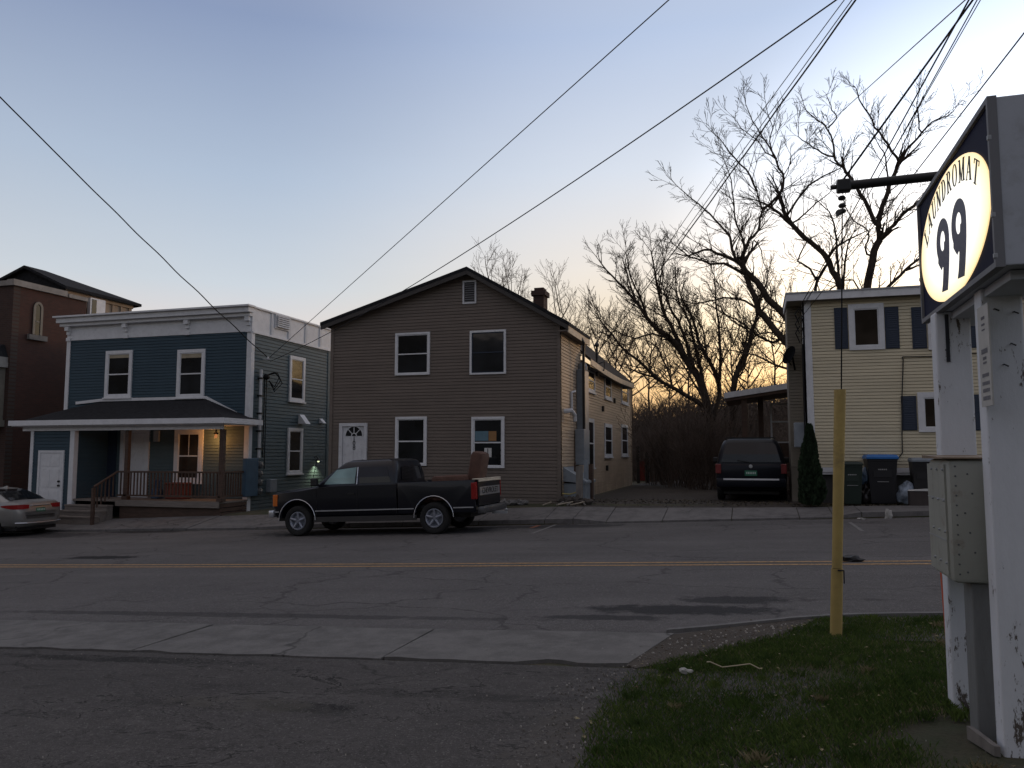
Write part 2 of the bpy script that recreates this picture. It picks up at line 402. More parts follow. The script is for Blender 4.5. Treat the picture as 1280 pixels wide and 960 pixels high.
# ================================================================== ground materials
def asphalt(name, base, patches=(), crack=.9, crscale=.55, light=None, cracks_on=True):
    t = NT(name)
    fine = t.noise(130, 3, .7); mid = t.noise(9, 6, .7); big = t.noise(.45, 5, .65); spk = t.noise(42, 2, .8)
    c = t.ramp(fine, [(.30, tuple(x*.42 for x in base)), (.52, base), (.72, tuple(x*2.1 for x in base))])
    c = t.mix(t.ramp(spk, [(.58, 0.0), (.70, .8)]), c, tuple(min(1, x*2.7) for x in base))
    c = t.mix(t.ramp(spk, [(.32, .85), (.43, 0.0)]), c, tuple(x*.38 for x in base))
    sp2 = t.noise(15, 4, .8); c = t.mix(t.ramp(sp2, [(.34, .6), (.48, 0.0)]), c, tuple(x*.5 for x in base)); c = t.mix(t.ramp(sp2, [(.58, 0.0), (.72, .5)]), c, tuple(x*1.8 for x in base))
    c = t.mix(t.ramp(mid, [(.35, 0.0), (.75, .55)]), c, tuple(x*.62 for x in base))
    c = t.mix(t.ramp(big, [(.35, 0.0), (.7, .5)]), c, tuple(x*1.5 for x in base))
    lane = t.noise(.8, 4, .6, (.06, 1.6, 1)); c = t.mix(t.ramp(lane, [(.4, 0.0), (.68, .4)]), c, tuple(x*.66 for x in base))
    for (cx, cy, rx, ry, colr, amt) in patches:
        c = t.mix(t.math('MULTIPLY', t.ellipse(cx, cy, rx, ry), amt), c, colr)
    h = fine
    if cracks_on:
        mp = t.new('ShaderNodeMapping'); t.l.new(t.tc.outputs['Object'], mp.inputs[0]); mp.inputs['Scale'].default_value = (.8, 1.2, 1)
        dn = t.new('ShaderNodeTexNoise'); dn.inputs['Scale'].default_value = 2.2; dn.inputs['Detail'].default_value = 6; t.l.new(mp.outputs[0], dn.inputs['Vector'])
        ad_ = t.new('ShaderNodeMix', data_type='RGBA', blend_type='ADD'); ad_.inputs[0].default_value = .55; t.l.new(mp.outputs[0], ad_.inputs[6]); t.l.new(dn.outputs['Color'], ad_.inputs[7])
        vo = t.new('ShaderNodeTexVoronoi', feature='DISTANCE_TO_EDGE'); vo.inputs['Scale'].default_value = crscale; t.l.new(ad_.outputs[2], vo.inputs['Vector'])
        msk = t.ramp(t.noise(.35, 3, .5), [(.40, 0.0), (.52, 1.0)])
        cr = t.math('MULTIPLY', t.ramp(vo.outputs['Distance'], [(.0, 1.0), (.016, 0.0)]), msk)
        c = t.mix(t.math('MULTIPLY', cr, crack), c, tuple(x*.22 for x in base))
        if light:               # broken surface: wandering cracks with gritty light edges, worn patches
            for sc_n, seed_sc, wid, amt in ((.9, (1, 1.9, 1), .010, .95), (2.3, (1.2, 1, 1), .012, .7)):
                rn = t.noise(sc_n, 8, .62, seed_sc, .6); rd = t.math('ABSOLUTE', t.math('SUBTRACT', rn, .5))
                mk = t.ramp(t.noise(.55*sc_n, 4, .6, (.9, 1.4, 1.7)), [(.44, 0.0), (.56, 1.0)])
                c = t.mix(t.math('MULTIPLY', t.math('MULTIPLY', t.ramp(rd, [(wid*1.2, 1.0), (wid*4, 0.0)]), mk), .45), c, tuple(x*1.6 for x in base))
                c = t.mix(t.math('MULTIPLY', t.math('MULTIPLY', t.ramp(rd, [(wid*.4, 1.0), (wid, 0.0)]), mk), amt), c, tuple(x*.16 for x in base))
            wn_ = t.noise(1.7, 7, .75, (.8, 2.0, 1)); c = t.mix(t.ramp(wn_, [(.56, 0.0), (.66, .6)]), c, tuple(x*1.55 for x in base)); c = t.mix(t.ramp(wn_, [(.34, .65), (.44, 0.0)]), c, tuple(x*.5 for x in base))
            gr_ = t.noise(60, 1, .5); c = t.mix(t.ramp(gr_, [(.66, 0.0), (.70, .5)]), c, (.22, .21, .20))
    t.color(c); t.b.inputs['Roughness'].default_value = .9; t.b.inputs['Specular IOR Level'].default_value = .25
    t.bump(t.math('ADD', t.math('ADD', fine, spk), t.math('MULTIPLY', mid, 1.5)), .75, .014)
    return t.mat
G_ = lambda u, v: None
def gpt(u, v):                       # pixel -> point on the sloping street plane
    r = ray(u, v); t = 1.6/(0.045*r[0]-r[2]); return r[0]*t, r[1]*t
s1 = gpt(850, 762); s2 = gpt(905, 750); s0 = gpt(760, 772); s3 = gpt(130, 698)
M['road'] = asphalt('road_asphalt', (.117, .110, .108), [
    (s1[0], s1[1], .95, .26, (.018, .018, .020), .85), (s2[0]+.1, s2[1], .55, .24, (.016, .016, .018), .75), (s0[0], s0[1], .7, .12, (.02, .02, .022), .7),
    (s3[0], s3[1], .9, .25, (.014, .014, .015), .95), (-9.5, 18.6, 3.2, .9, (.020, .020, .022), .7), (-21.5, 18.8, 3.0, .9, (.022, .022, .024), .7),  # the two widest ovals paint in the shade beneath the pickup and sedan
    (-17.4, 19.7, 1.5, .35, (.02, .02, .021), .8), (-4.8, 19.4, 1.7, .5, (.026, .026, .028), .8), (-6, 8.0, 3.5, .12, (.03, .029, .029), .6)], .6)
p1 = gpt(300, 880); p2 = gpt(400, 882); p3 = gpt(190, 824); p4 = gpt(560, 870); p5 = gpt(720, 930)
M['lot'] = asphalt('parking_lot_asphalt', (.076, .070, .067), [
    (p2[0]-.1, p2[1]-.05, .42, .10, (.016, .015, .015), .9), (p1[0], p1[1], .55, .16, (.085, .078, .066), .75), (p3[0]-.3, p3[1]-.05, 1.5, .10, (.02, .019, .018), .9),
    (p4[0], p4[1], .9, .1, (.03, .028, .027), .6), (p5[0], p5[1], .35, .9, (.095, .085, .075), .7), (-2.4, 3.0, 2.0, .3, (.035, .033, .032), .6)], .7, .62, light=True)
def concrete(name, base):
    t = NT(name)
    fine = t.noise(90, 4, .7); mid = t.noise(3.5, 7, .7); big = t.noise(.6, 4, .6)
    c = t.ramp(fine, [(.3, tuple(x*.75 for x in base)), (.7, tuple(x*1.25 for x in base))])
    spk = t.noise(30, 3, .8); c = t.mix(t.ramp(spk, [(.58, 0.0), (.70, .6)]), c, tuple(x*.5 for x in base))
    c = t.mix(t.ramp(mid, [(.4, 0.0), (.62, .75)]), c, tuple(x*.55 for x in base))
    c = t.mix(t.ramp(big, [(.4, 0.0), (.7, .4)]), c, tuple(x*1.25 for x in base))
    mp = t.new('ShaderNodeMapping'); t.l.new(t.tc.outputs['Object'], mp.inputs[0]); dn = t.new('ShaderNodeTexNoise'); dn.inputs['Scale'].default_value = 1.8; dn.inputs['Detail'].default_value = 7; t.l.new(mp.outputs[0], dn.inputs['Vector'])
    ad_ = t.new('ShaderNodeMix', data_type='RGBA', blend_type='ADD'); ad_.inputs[0].default_value = .6; t.l.new(mp.outputs[0], ad_.inputs[6]); t.l.new(dn.outputs['Color'], ad_.inputs[7])
    vo = t.new('ShaderNodeTexVoronoi', feature='DISTANCE_TO_EDGE'); vo.inputs['Scale'].default_value = .42; t.l.new(ad_.outputs[2], vo.inputs['Vector'])
    c = t.mix(t.math('MULTIPLY', t.ramp(vo.outputs['Distance'], [(0, .8), (.010, 0.0)]), t.ramp(t.noise(.5, 3, .5), [(.42, 0.0), (.55, 1.0)])), c, tuple(x*.25 for x in base))
    t.color(c); t.b.inputs['Roughness'].default_value = .92; t.b.inputs['Specular IOR Level'].default_value = .25; t.bump(fine, .35, .01)
    return t.mat
M['walk'] = concrete('old_concrete_walk', (.150, .144, .138))
M['walk_far'] = concrete('far_concrete_walk', (.160, .153, .150))
M['kerbstone'] = concrete('kerb_stone', (.17, .165, .16))
M['dirt'] = asphalt('dirt_and_gravel', (.075, .062, .050), (), cracks_on=False)
M['drive'] = asphalt('gravel_drive', (.060, .052, .046), (), cracks_on=False)
t = NT('earth'); n1 = t.noise(2.0, 6, .7); n2 = t.noise(40, 4, .7)
c = t.ramp(n1, [(.35, (.040, .050, .020)), (.52, (.065, .060, .034)), (.70, (.105, .085, .060))])
c = t.mix(t.ramp(n2, [(.4, 0.0), (.7, .5)]), c, (.018, .015, .011)); t.color(c); t.b.inputs['Roughness'].default_value = 1; t.bump(n2, .6, .02); M['earth'] = t.mat
M['grass_soil'] = M['earth']
M['yellow_line'] = None
t = NT('worn_yellow_line'); nn = t.noise(22, 5, .8); n2 = t.noise(2.5, 4, .6)
t.color(t.mix(t.ramp(nn, [(.38, 0.0), (.62, .85)]), (.56, .33, .12), (.075, .060, .052))); t.b.inputs['Roughness'].default_value = .85; M['yellow_line'] = t.mat

# ================================================================== ground sheets
def lin(a, b, n): return [a+(b-a)*i/n for i in range(n+1)]
XS = [-400, -250, -150, -100, -70, -50]+lin(-40, 20, 60)+[26, 34, 45, 70, 110, 200, 400]
YS = [-400, -200, -120, -90, -75, -66, -58, -50, -42, -35, -28, -22, -18, -12, -5, 0, 3, 6, 8, 10, 14, 18, KY-.006, KY]+lin(20.4, 24, 9)+lin(25, 44, 12)+lin(45, 66, 14)+[72, 85, 110, 160, 260, 420, 700]
def sheet(name, xs, ys, mat, dz, hf=H, clipf=None):
    mb = MB(); n = len(xs)
    mb.v = [Vector((x, y, hf(x, y)+dz)) for y in ys for x in xs]
    mb.f = [(j*n+i, j*n+i+1, (j+1)*n+i+1, (j+1)*n+i) for j in range(len(ys)-1) for i in range(n-1) if clipf is None or clipf((xs[i]+xs[i+1])/2, (ys[j]+ys[j+1])/2)]
    mb.m = [0]*len(mb.f)
    return struct(name, mb, mat, fixn=False)
sheet('ground', XS, YS, M['earth'], -.012)
XR = [-400, -250, -150, -100, -70, -50]+lin(-40, 20, 60)+[26, 34, 45, 70, 110, 200, 400]
sheet('road', XR, [7.38, 9, 11, 13, 16, 18, KY-.012], M['road'], 0)
# yellow double line
for k, yy in enumerate((12.06, 12.36)):
    mb = MB(); xs = lin(-60, 40, 100)
    for a, b in zip(xs, xs[1:]):
        mb.face([(a, yy, H(a, yy)+.004), (b, yy, H(b, yy)+.004), (b, yy+.10, H(b, yy)+.004), (a, yy+.10, H(a, yy)+.004)])
    struct('road_marking', mb, M['yellow_line'], fixn=False)
# near edge: where the grass island starts
def grass_left(y):      # x of the left edge of the grass island
    pts = [(-3, -.6), (3.6, -.80), (4.4, -.98), (5.4, -1.08), (6.1, -.93), (6.5, -.72), (6.9, -.35), (7.4, .05), (7.75, .30), (8.2, .45), (9, .5)]
    for (a, p), (b, q) in zip(pts, pts[1:]):
        if y <= b: return p+(q-p)*max(0, (y-a))/(b-a)
    return pts[-1][1]
sheet('parking_lot', [-60, -50, -40]+lin(-30, 0, 30)+[.4], [-14, -8, -4, 0, 2, 4, 5, 6.22], M['lot'], .004)
# near pavement: separate flags with joints
mb = MB()
jx = [-.72, -3.05, -5.6, -8.1, -10.6, -13.2, -15.8, -18.5, -21, -24, -27, -30, -34, -40]
def ynear(x): return 7.40+.015*x*.3
for i, (a, b) in enumerate(zip(jx, jx[1:])):
    a2 = a-.006; b2 = b+.006
    rr = random.uniform(-.004, .004)
    y0a = 6.20+.03*math.sin(a*1.7); y0b = 6.20+.03*math.sin(b*1.7)
    top = 7.42
    xa = a2-.25 if i == 0 else a2
    p = [(xa, y0a+.1 if i == 0 else y0a), (b2, y0b), (b2+.02, top), (a2, top)]
    nn_ = 16; rg_ = random.Random(i); edge = []
    for k in range(nn_+1):                       # worn lower edge, crumbled in places
        t_ = k/nn_; bite = max(0, noise.noise(Vector((p[0][0]+(p[1][0]-p[0][0])*t_, 3.1, i*.7))*2.2))*.16
        edge.append((p[0][0]+(p[1][0]-p[0][0])*t_, p[0][1]+(p[1][1]-p[0][1])*t_+bite+rg_.uniform(-.008, .008)))
    top_ = []
    for k in range(nn_+1):
        t_ = k/nn_; top_.append((p[2][0]+(p[3][0]-p[2][0])*t_, p[2][1]+(p[3][1]-p[2][1])*t_-max(0, noise.noise(Vector(((p[2][0]+(p[3][0]-p[2][0])*t_)*1.7, 8.3, i*.3))))*.10+rg_.uniform(-.006, .006)))
    mb.prism(edge+top_, lambda a_, b_, t_, rr=rr: Vector((a_, b_, H(a_, b_)+t_+(rr if t_ > 0 else 0))), -.05, .020)
struct('pavement', mb, M['walk'])
# gravel wedge between the flags, the kerb stone and the grass
mb = MB()
poly = [(-.98, 6.30), (-.74, 7.38), (-.30, 7.70), (.42, 8.22), (.55, 8.2), (.15, 7.4), (-.25, 6.9), (-.62, 6.45), (-.9, 6.2)]
mb.prism(poly, lambda p, q, t: Vector((p, q, H(p, q)+t)), -.03, .012)
struct('gravel', mb, M['dirt'])
# thin kerb stone curving from the flags to the grass
mb = MB(); kp = [(-.80, 7.47), (-.42, 7.66), (-.05, 7.88), (.30, 8.10), (.72, 8.28), (1.3, 8.40), (4, 8.62), (12, 8.75), (30, 8.8)]
for (a, b), (c_, d) in zip(kp, kp[1:]):
    mb.hexa([(a, b, H(a, b)-.05), (c_, d, H(c_, d)-.05), (c_, d+.09, H(c_, d)-.05), (a, b+.09, H(a, b)-.05),
             (a, b, H(a, b)+.035), (c_, d, H(c_, d)+.035), (c_, d+.09, H(c_, d)+.03), (a, b+.09, H(a, b)+.03)])
struct('kerb_near', mb, M['kerbstone'])
# far pavement with kerb and joints
mb = MB()
fx = [-46, -40, -34, -29, -26, -23.5, -21, -18.6, -16.2, -13.8, -11.5, -9.2, -7, -5.2, -4.45, -3.6, -2.2, -.55, 1.0, 1.75, 2.35, 4.2, 6.1, 8, 10, 13, 17, 22, 30]
for a, b in zip(fx, fx[1:]):
    a2, b2 = a+.01, b-.01
    y0, y1 = KY-.004, 21.45
    if b < -13: y1 = 21.55
    d = .016+random.uniform(0, .012)
    mb.hexa([(a2, y0, H(a2, KY-.1)-.05), (b2, y0, H(b2, KY-.1)-.05), (b2, y1, H(b2, y1)-.1), (a2, y1, H(a2, y1)-.1),
             (a2, y0, H(a2, KY)+d), (b2, y0, H(b2, KY)+d), (b2, y1, H(b2, y1)+d), (a2, y1, H(a2, y1)+d)])
struct('pavement_far', mb, M['walk_far'])
sheet('driveway', lin(-5.0, 1.2, 14), [21.47, 22.2, 24, 27, 30, 34, 38, 42], M['drive'], .004)
# parking tick marks painted on the far lane and survey paint
def ground_strip(name, a, b, w, mat, dz=.005):
    a = Vector(a).to_2d() if len(a) > 2 else Vector(a); b = Vector(b)
    d = (b-a).normalized(); n = Vector((-d.y, d.x))*w/2; mb = MB()
    mb.face([(p.x, p.y, H(p.x, p.y)+dz) for p in (a-n, b-n, b+n, a+n)])
    return struct(name, mb, mat, fixn=False)
M['faint_white'] = paint('worn_white_marking', (.16, .155, .15), .9, .4, 12)
M['orange_paint'] = paint('orange_survey_paint', (.22, .08, .04), .9, .4, 12)
for (u0, v0, u1, v1, w, m) in ((665, 667, 695, 656, .08, 'faint_white'), (715, 666, 765, 665, .06, 'faint_white'), (1062, 653, 1078, 664, .07, 'faint_white'), (664, 660, 674, 657, .12, 'orange_paint')):
    ground_strip('road_marking', gpt(u0, v0), gpt(u1, v1), w, M[m])
# ================================================================== brown gabled house
BY = 22.3
def wallbox(mb, x0, x1, y0, y1, z0, z1): mb.box(x0, x1, y0, y1, z0, z1)
XL, XR_ = PY(413, 500, BY).x, PY(701, 500, BY).x
pk = PY(583, 340, BY); wl = PY(413, 408, BY).z; wr = PY(701, 399, BY).z
zb = .13
house = thing('brown_house', 'brown two storey gabled house with white door and white trimmed windows', 'house', ((XL+XR_)/2, BY, .1))
BW2 = 25.0                                    # depth of the tall front block
cx = XR_
w = MB()
gable = [(XL, zb), (XR_, zb), (XR_, wr), (pk.x, pk.z), (XL, wl)]
w.prism(gable, lambda a, b, t: Vector((a, t, b)), BY+.0, BW2)
clap(w, gable, fY(BY), .098)
w.build('wall', M['brown'], house)
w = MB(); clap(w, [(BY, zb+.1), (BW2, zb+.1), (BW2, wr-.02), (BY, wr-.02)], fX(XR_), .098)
w.build('side_wall', M['tan'], house, label='tan side wall catching the evening light')
for x in (XL, XR_-.10):
    cb = MB(); abox(cb, fY(BY), x, x+.10, zb, (wl if x == XL else wr)-.03, .003, .050); cb.build('corner_board', M['brown'], house)
# roof: two slopes as thick slabs
rl = PY(400, 403, BY-.3); rr = PY(711, 402, BY-.3); rp = PY(583, 333, BY-.3)
def slab(mb, a, b, y0, y1, th):     # a, b: (x, z) top line ends, extruded along Y
    mb.prism([(a[0], a[1]), (b[0], b[1]), (b[0], b[1]-th), (a[0], a[1]-th)], lambda p, q, t: Vector((p, t, q)), y0, y1)
yend = PX(738, 408, rr.x).y
r = MB(); slab(r, (rl.x, rl.z), (rp.x, rp.z), BY-.3, 26.6, .10); slab(r, (rp.x+.001, rp.z), (rr.x, rr.z), BY-.3, yend, .10)
roof = r.build('roof', M['shingle'], house)
r = MB()                                     # rake boards and the pale eave fascia
slab(r, (rl.x+.02, rl.z-.10), (rp.x, rp.z-.10), BY-.29, BY-.25, .13); slab(r, (rp.x, rp.z-.10), (rr.x-.02, rr.z-.10), BY-.29, BY-.25, .13)
r.build('rake_board', paint('dark_rake_board', (.05, .045, .042), .7), house)
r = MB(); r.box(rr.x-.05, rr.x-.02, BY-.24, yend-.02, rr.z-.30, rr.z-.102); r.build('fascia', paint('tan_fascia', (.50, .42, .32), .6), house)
r = MB(); r.box(XR_, rr.x-.06, BY-.24, yend-.02, rr.z-.26, rr.z-.22); r.build('soffit', M['brown'], house)
# left eave fascia
# chimney
ch = PY(676, 368, 24.6); c0 = PY(667.5, 370, 24.6).x; c1 = PY(683.5, 370, 24.6).x
r = MB(); r.box(c0+.04, c1-.04, 24.35, 24.85, ch.z-1.3, PY(676, 366, 24.6).z); r.box(c0-.02, c1+.02, 24.3, 24.9, PY(676, 371, 24.6).z, PY(676, 365, 24.6).z)
r.box(c0+.06, c1-.06, 24.4, 24.8, PY(676, 365, 24.6).z, PY(676, 361, 24.6).z)
r.build('chimney', M['brick_x'], roof)
# gable vent
a0, a1, b0, b1 = rect(579, 351, 596, 380, BY)
v = MB()
for i in range(9): 
    zz = b0+.05+(b1-b0-.1)*i/9; v.hexa([(a0+.05, BY-.05, zz), (a1-.05, BY-.05, zz), (a1-.05, BY-.02, zz+.03), (a0+.05, BY-.02, zz+.03), (a0+.05, BY-.05, zz+.012), (a1-.05, BY-.05, zz+.012), (a1-.05, BY-.02, zz+.042), (a0+.05, BY-.02, zz+.042)])
vent = v.build('gable_vent', paint('vent_slats', (.16, .16, .17), .6), house)
v = MB()
for (p, q, s, u_) in ((a0, a0+.05, b0, b1), (a1-.05, a1, b0, b1), (a0+.05, a1-.05, b0, b0+.05), (a0+.05, a1-.05, b1-.05, b1)): abox(v, fY(BY), p, q, s, u_, .004, .06)
v.build('vent_frame', M['white_old'], vent)
v = MB(); abox(v, fY(BY), a0+.05, a1-.05, b0+.05, b1-.05, .028, .031); v.build('vent_backing', M['black'], vent)
# windows in the front
W1 = window(house, fY(BY), *rect(495, 416, 538, 469, BY), cas=.062, sash=.035, sill=False)
W2 = window(house, fY(BY), *rect(588, 413, 633, 468, BY), cas=.062, sash=.03, sill=False, sashmat='navy')
W3 = window(house, fY(BY), *rect(495, 521, 534, 582, BY), cas=.072, sash=.04, sill=False)
W4 = window(house, fY(BY), *rect(590, 521, 631, 585, BY), cas=.072, sash=.04, sill=False)
def card(parent, name, r4, Y, mat, o0=.046, o1=.050):
    m = MB(); abox(m, fY(Y), *r4, o0, o1); return m.build(name, mat, parent)
M['bluecard'] = paint('blue_grey_card', (.12, .21, .26), .8, .1, 8); M['orangecard'] = paint('orange_card', (.32, .17, .07), .8, .1, 8); M['paper'] = paint('white_paper', (.62, .62, .60), .8, .05, 8)
card(W4, 'card', rect(594.5, 539, 611, 551, BY), BY, M['bluecard'], .0405, .043); card(W4, 'card', rect(611.3, 539, 621, 551, BY), BY, M['orangecard'], .0405, .043)
card(W4, 'notice', rect(606, 560, 615, 571.5, BY), BY, M['paper'], .0405, .043); card(W4, 'notice_mark', rect(609.8, 560.5, 610.8, 567, BY), BY, M['black'], .0431, .044)
# front door with fanlight
a0, a1, b0, b1 = rect(425, 529, 459.5, 597, BY); b0 = -.0
d = MB(); abox(d, fY(BY), a0+.12, a1-.095, b0, b1-.11, .002, .044)
for (p, q) in ((.0, .47), (.53, 1.0)):                       # raised panels
    for (s, u_) in ((.02, .30), (.36, .66)):
        xa = a0+.13+.10+(a1-a0-.43)*p; xb = a0+.13+.10+(a1-a0-.43)*q
        abox(d, fY(BY), xa, xb, b0+.15+(b1-b0-.2)*s, b0+.15+(b1-b0-.2)*u_, .044, .056)
door = d.build('door', M['white_old'], house)
d = MB()
abox(d, fY(BY), a0, a0+.11, b0, b1, .004, .09); abox(d, fY(BY), a1-.09, a1, b0, b1, .004, .09); abox(d, fY(BY), a0+.11, a1-.09, b1-.10, b1, .004, .09)
d.build('frame', M['white_old'], door)
fc = PY(443.5, 545, BY); fr = .30
d = MB(); pts = [(fr*math.cos(math.pi*k/16), fr*math.sin(math.pi*k/16)) for k in range(17)]
d.prism(pts, lambda p, q, t: Vector((fc.x+p, BY-t, fc.z+q)), .0445, .050); fan = d.build('fanlight', M['glass'], door)
d = MB()
for k in (45, 90, 135):
    c_, s_ = math.cos(R(k)), math.sin(R(k)); px, pz = -s_*.012, c_*.012
    d.prism([(c_*.09+px, s_*.09+pz), (c_*.09-px, s_*.09-pz), (c_*fr-px, s_*fr-pz), (c_*fr+px, s_*fr+pz)], lambda p, q, t: Vector((fc.x+p, BY-t, fc.z+q)), .0505, .058)
for k in range(16):
    for ra, rb in ((.07, .10), (fr-.01, fr+.03)):
        A = [(ra*math.cos(math.pi*j/16), ra*math.sin(math.pi*j/16)) for j in (k, k+1)]; B = [(rb*math.cos(math.pi*j/16), rb*math.sin(math.pi*j/16)) for j in (k+1, k)]
        d.prism(A+B, lambda p, q, t: Vector((fc.x+p, BY-t, fc.z+q)), .0505, .060)
d.build('fanlight_bars', M['white_old'], door)
def textmesh(name, s, size, mat, parent, fn, ext=.004, local=False, squeeze=1.0, align='CENTER'):
    cu = bpy.data.curves.new('t', 'FONT'); cu.body = s; cu.size = size; cu.align_x = align; cu.align_y = 'CENTER'; cu.extrude = ext
    o = bpy.data.objects.new('t', cu); col.objects.link(o)
    dg = bpy.context.evaluated_depsgraph_get(); me = bpy.data.meshes.new_from_object(o.evaluated_get(dg))
    mb = MB(); mb.raw([fn(v.co.x*squeeze, v.co.y, v.co.z) for v in me.vertices], [tuple(p.vertices) for p in me.polygons])
    bpy.data.objects.remove(o); bpy.data.meshes.remove(me)
    return mb.build(name, mat, parent, local=local)
M['ink'] = paint('black_ink', (.012, .014, .022), .6)
for ch_, vy in (('1', 548.6), ('0', 554.2), ('8', 560.0)):
    p0 = PY(443.5, vy, BY); textmesh('door_number', ch_, .20, M['ink'], door, lambda a, b, c, p0=p0: Vector((p0.x+a, BY-.050-c, p0.z+b)))
d = MB(); p0 = PY(455, 575, BY); d.lathe([(.0, 0), (.03, .0), (.03, .02), (.018, .03), (.03, .045), (.0, .055)], (p0.x, BY-.046, p0.z), (0, -1, 0), 12); d.build('handle', M['dullmetal'], door)
# stone base and rotten sill under the siding
d = MB(); d.box(XL+.1, XR_-.1, BY+.1, BW2-.1, -.4, zb); d.build('foundation', M['concrete_found'], house)
d = MB(); a = PY(628, 629, BY-.03); b = PY(690, 629.5, BY-.03); d.box(a.x, b.x, BY-.05, BY-.01, zb-.07, zb-.015); d.build('sill_board', M['white_old'], house)
# rear wing
EX = XR_+.34
e0 = PX(739, 449, EX); e1 = PX(791, 478, EX)
rg = PX(725, 425, XR_-1.9)
yw_end = PX(788, 500, XR_).y
zE = (e0.z+e1.z)/2; zR = rg.z
w = MB(); w.box(XL+1.2, XR_, BW2+.002, yw_end, .1, zE-.02)
clap(w, [(BW2, .16), (yw_end, .16), (yw_end, zE-.05), (BW2, zE-.05)], fX(XR_), .098)
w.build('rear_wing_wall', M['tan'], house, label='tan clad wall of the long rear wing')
w = MB(); abox(w, fX(XR_), yw_end-.12, yw_end+.0, .16, zE-.05, .003, .045); w.build('corner_board', M['tan'], house)
r = MB()
xr_ = XR_-1.9
n = 10; y0_, y1_ = BW2+.02, e1.y+.2
def sag(t): return -.10*math.sin(math.pi*min(1, t*1.0))
for i in range(n):
    ta, tb = i/n, (i+1)/n; ya, yb = y0_+(y1_-y0_)*ta, y0_+(y1_-y0_)*tb; sa, sb = sag(ta), sag(tb)
    r.hexa([(xr_, ya, zR-.1+sa*.3), (EX, ya, zE-.1+sa), (EX, yb, zE-.1+sb), (xr_, yb, zR-.1+sb*.3), (xr_, ya, zR+sa*.3), (EX, ya, zE+sa), (EX, yb, zE+sb), (xr_, yb, zR+sb*.3)])
r.hexa([(XL+.8, y0_, zE-.1), (xr_-.001, y0_, zR-.1), (xr_-.001, y1_, zR-.1), (XL+.8, y1_, zE-.1), (XL+.8, y0_, zE), (xr_-.001, y0_, zR), (xr_-.001, y1_, zR), (XL+.8, y1_, zE)])
rw = r.build('rear_roof', M['shingle_brown'], house)
r = MB()
for i in range(n):
    ta, tb = i/n, (i+1)/n; ya, yb = y0_+(y1_-y0_)*ta, y0_+(y1_-y0_)*tb; sa, sb = sag(ta), sag(tb)
    r.hexa([(EX+.002, ya, zE-.22+sa), (EX+.03, ya, zE-.22+sa), (EX+.03, yb, zE-.22+sb), (EX+.002, yb, zE-.22+sb), (EX+.002, ya, zE-.03+sa), (EX+.03, ya, zE-.03+sa), (EX+.03, yb, zE-.03+sb), (EX+.002, yb, zE-.03+sb)])
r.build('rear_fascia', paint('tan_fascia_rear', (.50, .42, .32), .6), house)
r = MB(); r.box(XR_+.03, EX-.01, y0_, y1_, zE-.26, zE-.22); r.build('rear_soffit', M['black'], house)
# side windows of the wing (u0, v0, u1, v1)
for (u0, v0, u1, v1) in ((733, 461, 743, 490), (755.5, 468, 763.5, 499), (776.5, 476, 784.5, 505), (733, 523, 742, 585), (755.5, 530, 764.5, 571), (776.5, 531, 784, 570)):
    y0w, y1w, z0w, z1w = rectx(u0, v0, u1, v1, XR_+.03)
    window(house, fX(XR_), y0w, y1w, z0w, z1w, cas=.10, mat='white_old', depth=.06)
# small wall flaps
for (u, v_) in ((752, 511), (766.5, 501), (757, 585)):
    p = PX(u, v_, XR_); f_ = MB(); f_.box(XR_+.01, XR_+.10, p.y-.07, p.y+.07, p.z-.10, p.z+.10); f_.build('wall_vent', M['black'], house)
# service entrance: grey duct on the wall, downspout, meter box, pipes, mast
y0w, y1w, z0w, z1w = rectx(718.5, 463, 726.5, 553, XR_)
f_ = MB(); f_.bbox(XR_+.02, XR_+.26, y0w+.1, y1w-.05, z0w, z1w, .03); f_.lathe([(.16, 0), (.16, .12), (.12, .22), (.0, .26)], (XR_+.14, (y0w+y1w)/2, z1w), (0, 0, 1), 12); f_.build('duct', M['greymetal'], house)
ds = PX(731.5, 410, XR_+.36); dz0 = PX(731.5, 536, XR_+.36).z
f_ = MB(); f_.tube([(rr.x-.05, ds.y-.2, rr.z-.20), (XR_+.33, ds.y-.1, rr.z-.34), (XR_+.30, ds.y, rr.z-.6), (XR_+.30, ds.y, dz0)], .045, 8); f_.build('downspout', M['black'], house)
y0w, y1w, z0w, z1w = rectx(728.5, 537, 735.5, 581, XR_+.3)
f_ = MB(); f_.bbox(XR_+.05, XR_+.34, y0w, y1w, z0w, z1w, .02); mbx = f_.build('meter_box', M['greymetal'], house)
for i in range(4):
    f_ = MB(); zz = z0w+.25+(z1w-z0w-.5)*i/3; f_.lathe([(.10, 0), (.10, .07), (.085, .11), (.0, .13)], (XR_+.12, y1w+.32, zz), (1, 0, 0), 14); f_.build('meter', M['dullmetal'], mbx)
f_ = MB(); p = PX(711, 521, XR_+.1); f_.tube([(XR_, p.y-.25, p.z+.15), (XR_+.22, p.y-.2, p.z+.18), (XR_+.26, p.y+.05, p.z+.05), (XR_+.26, p.y+.1, p.z-.12)], .07, 8); f_.build('elbow_pipe', M['white_old'], house)
f_ = MB(); p = PX(716, 495, XR_+.1); f_.tube([(XR_+.06, p.y, PX(716, 517, XR_).z), (XR_+.06, p.y, PX(716, 492, XR_).z), (XR_+.06, p.y+.5, PX(716, 489, XR_).z)], .04, 8); f_.build('vent_pipe', M['white_old'], house)
f_ = MB(); p = PX(710, 410, XR_+.15); f_.bbox(XR_+.05, XR_+.18, p.y-.12, p.y+.05, p.z-.15, p.z+.12, .02); f_.tube([(XR_+.12, p.y+.1, p.z+.05), (XR_+.2, p.y+.35, p.z)], .06, 8); f_.build('flood_light', M['dullmetal'], house)
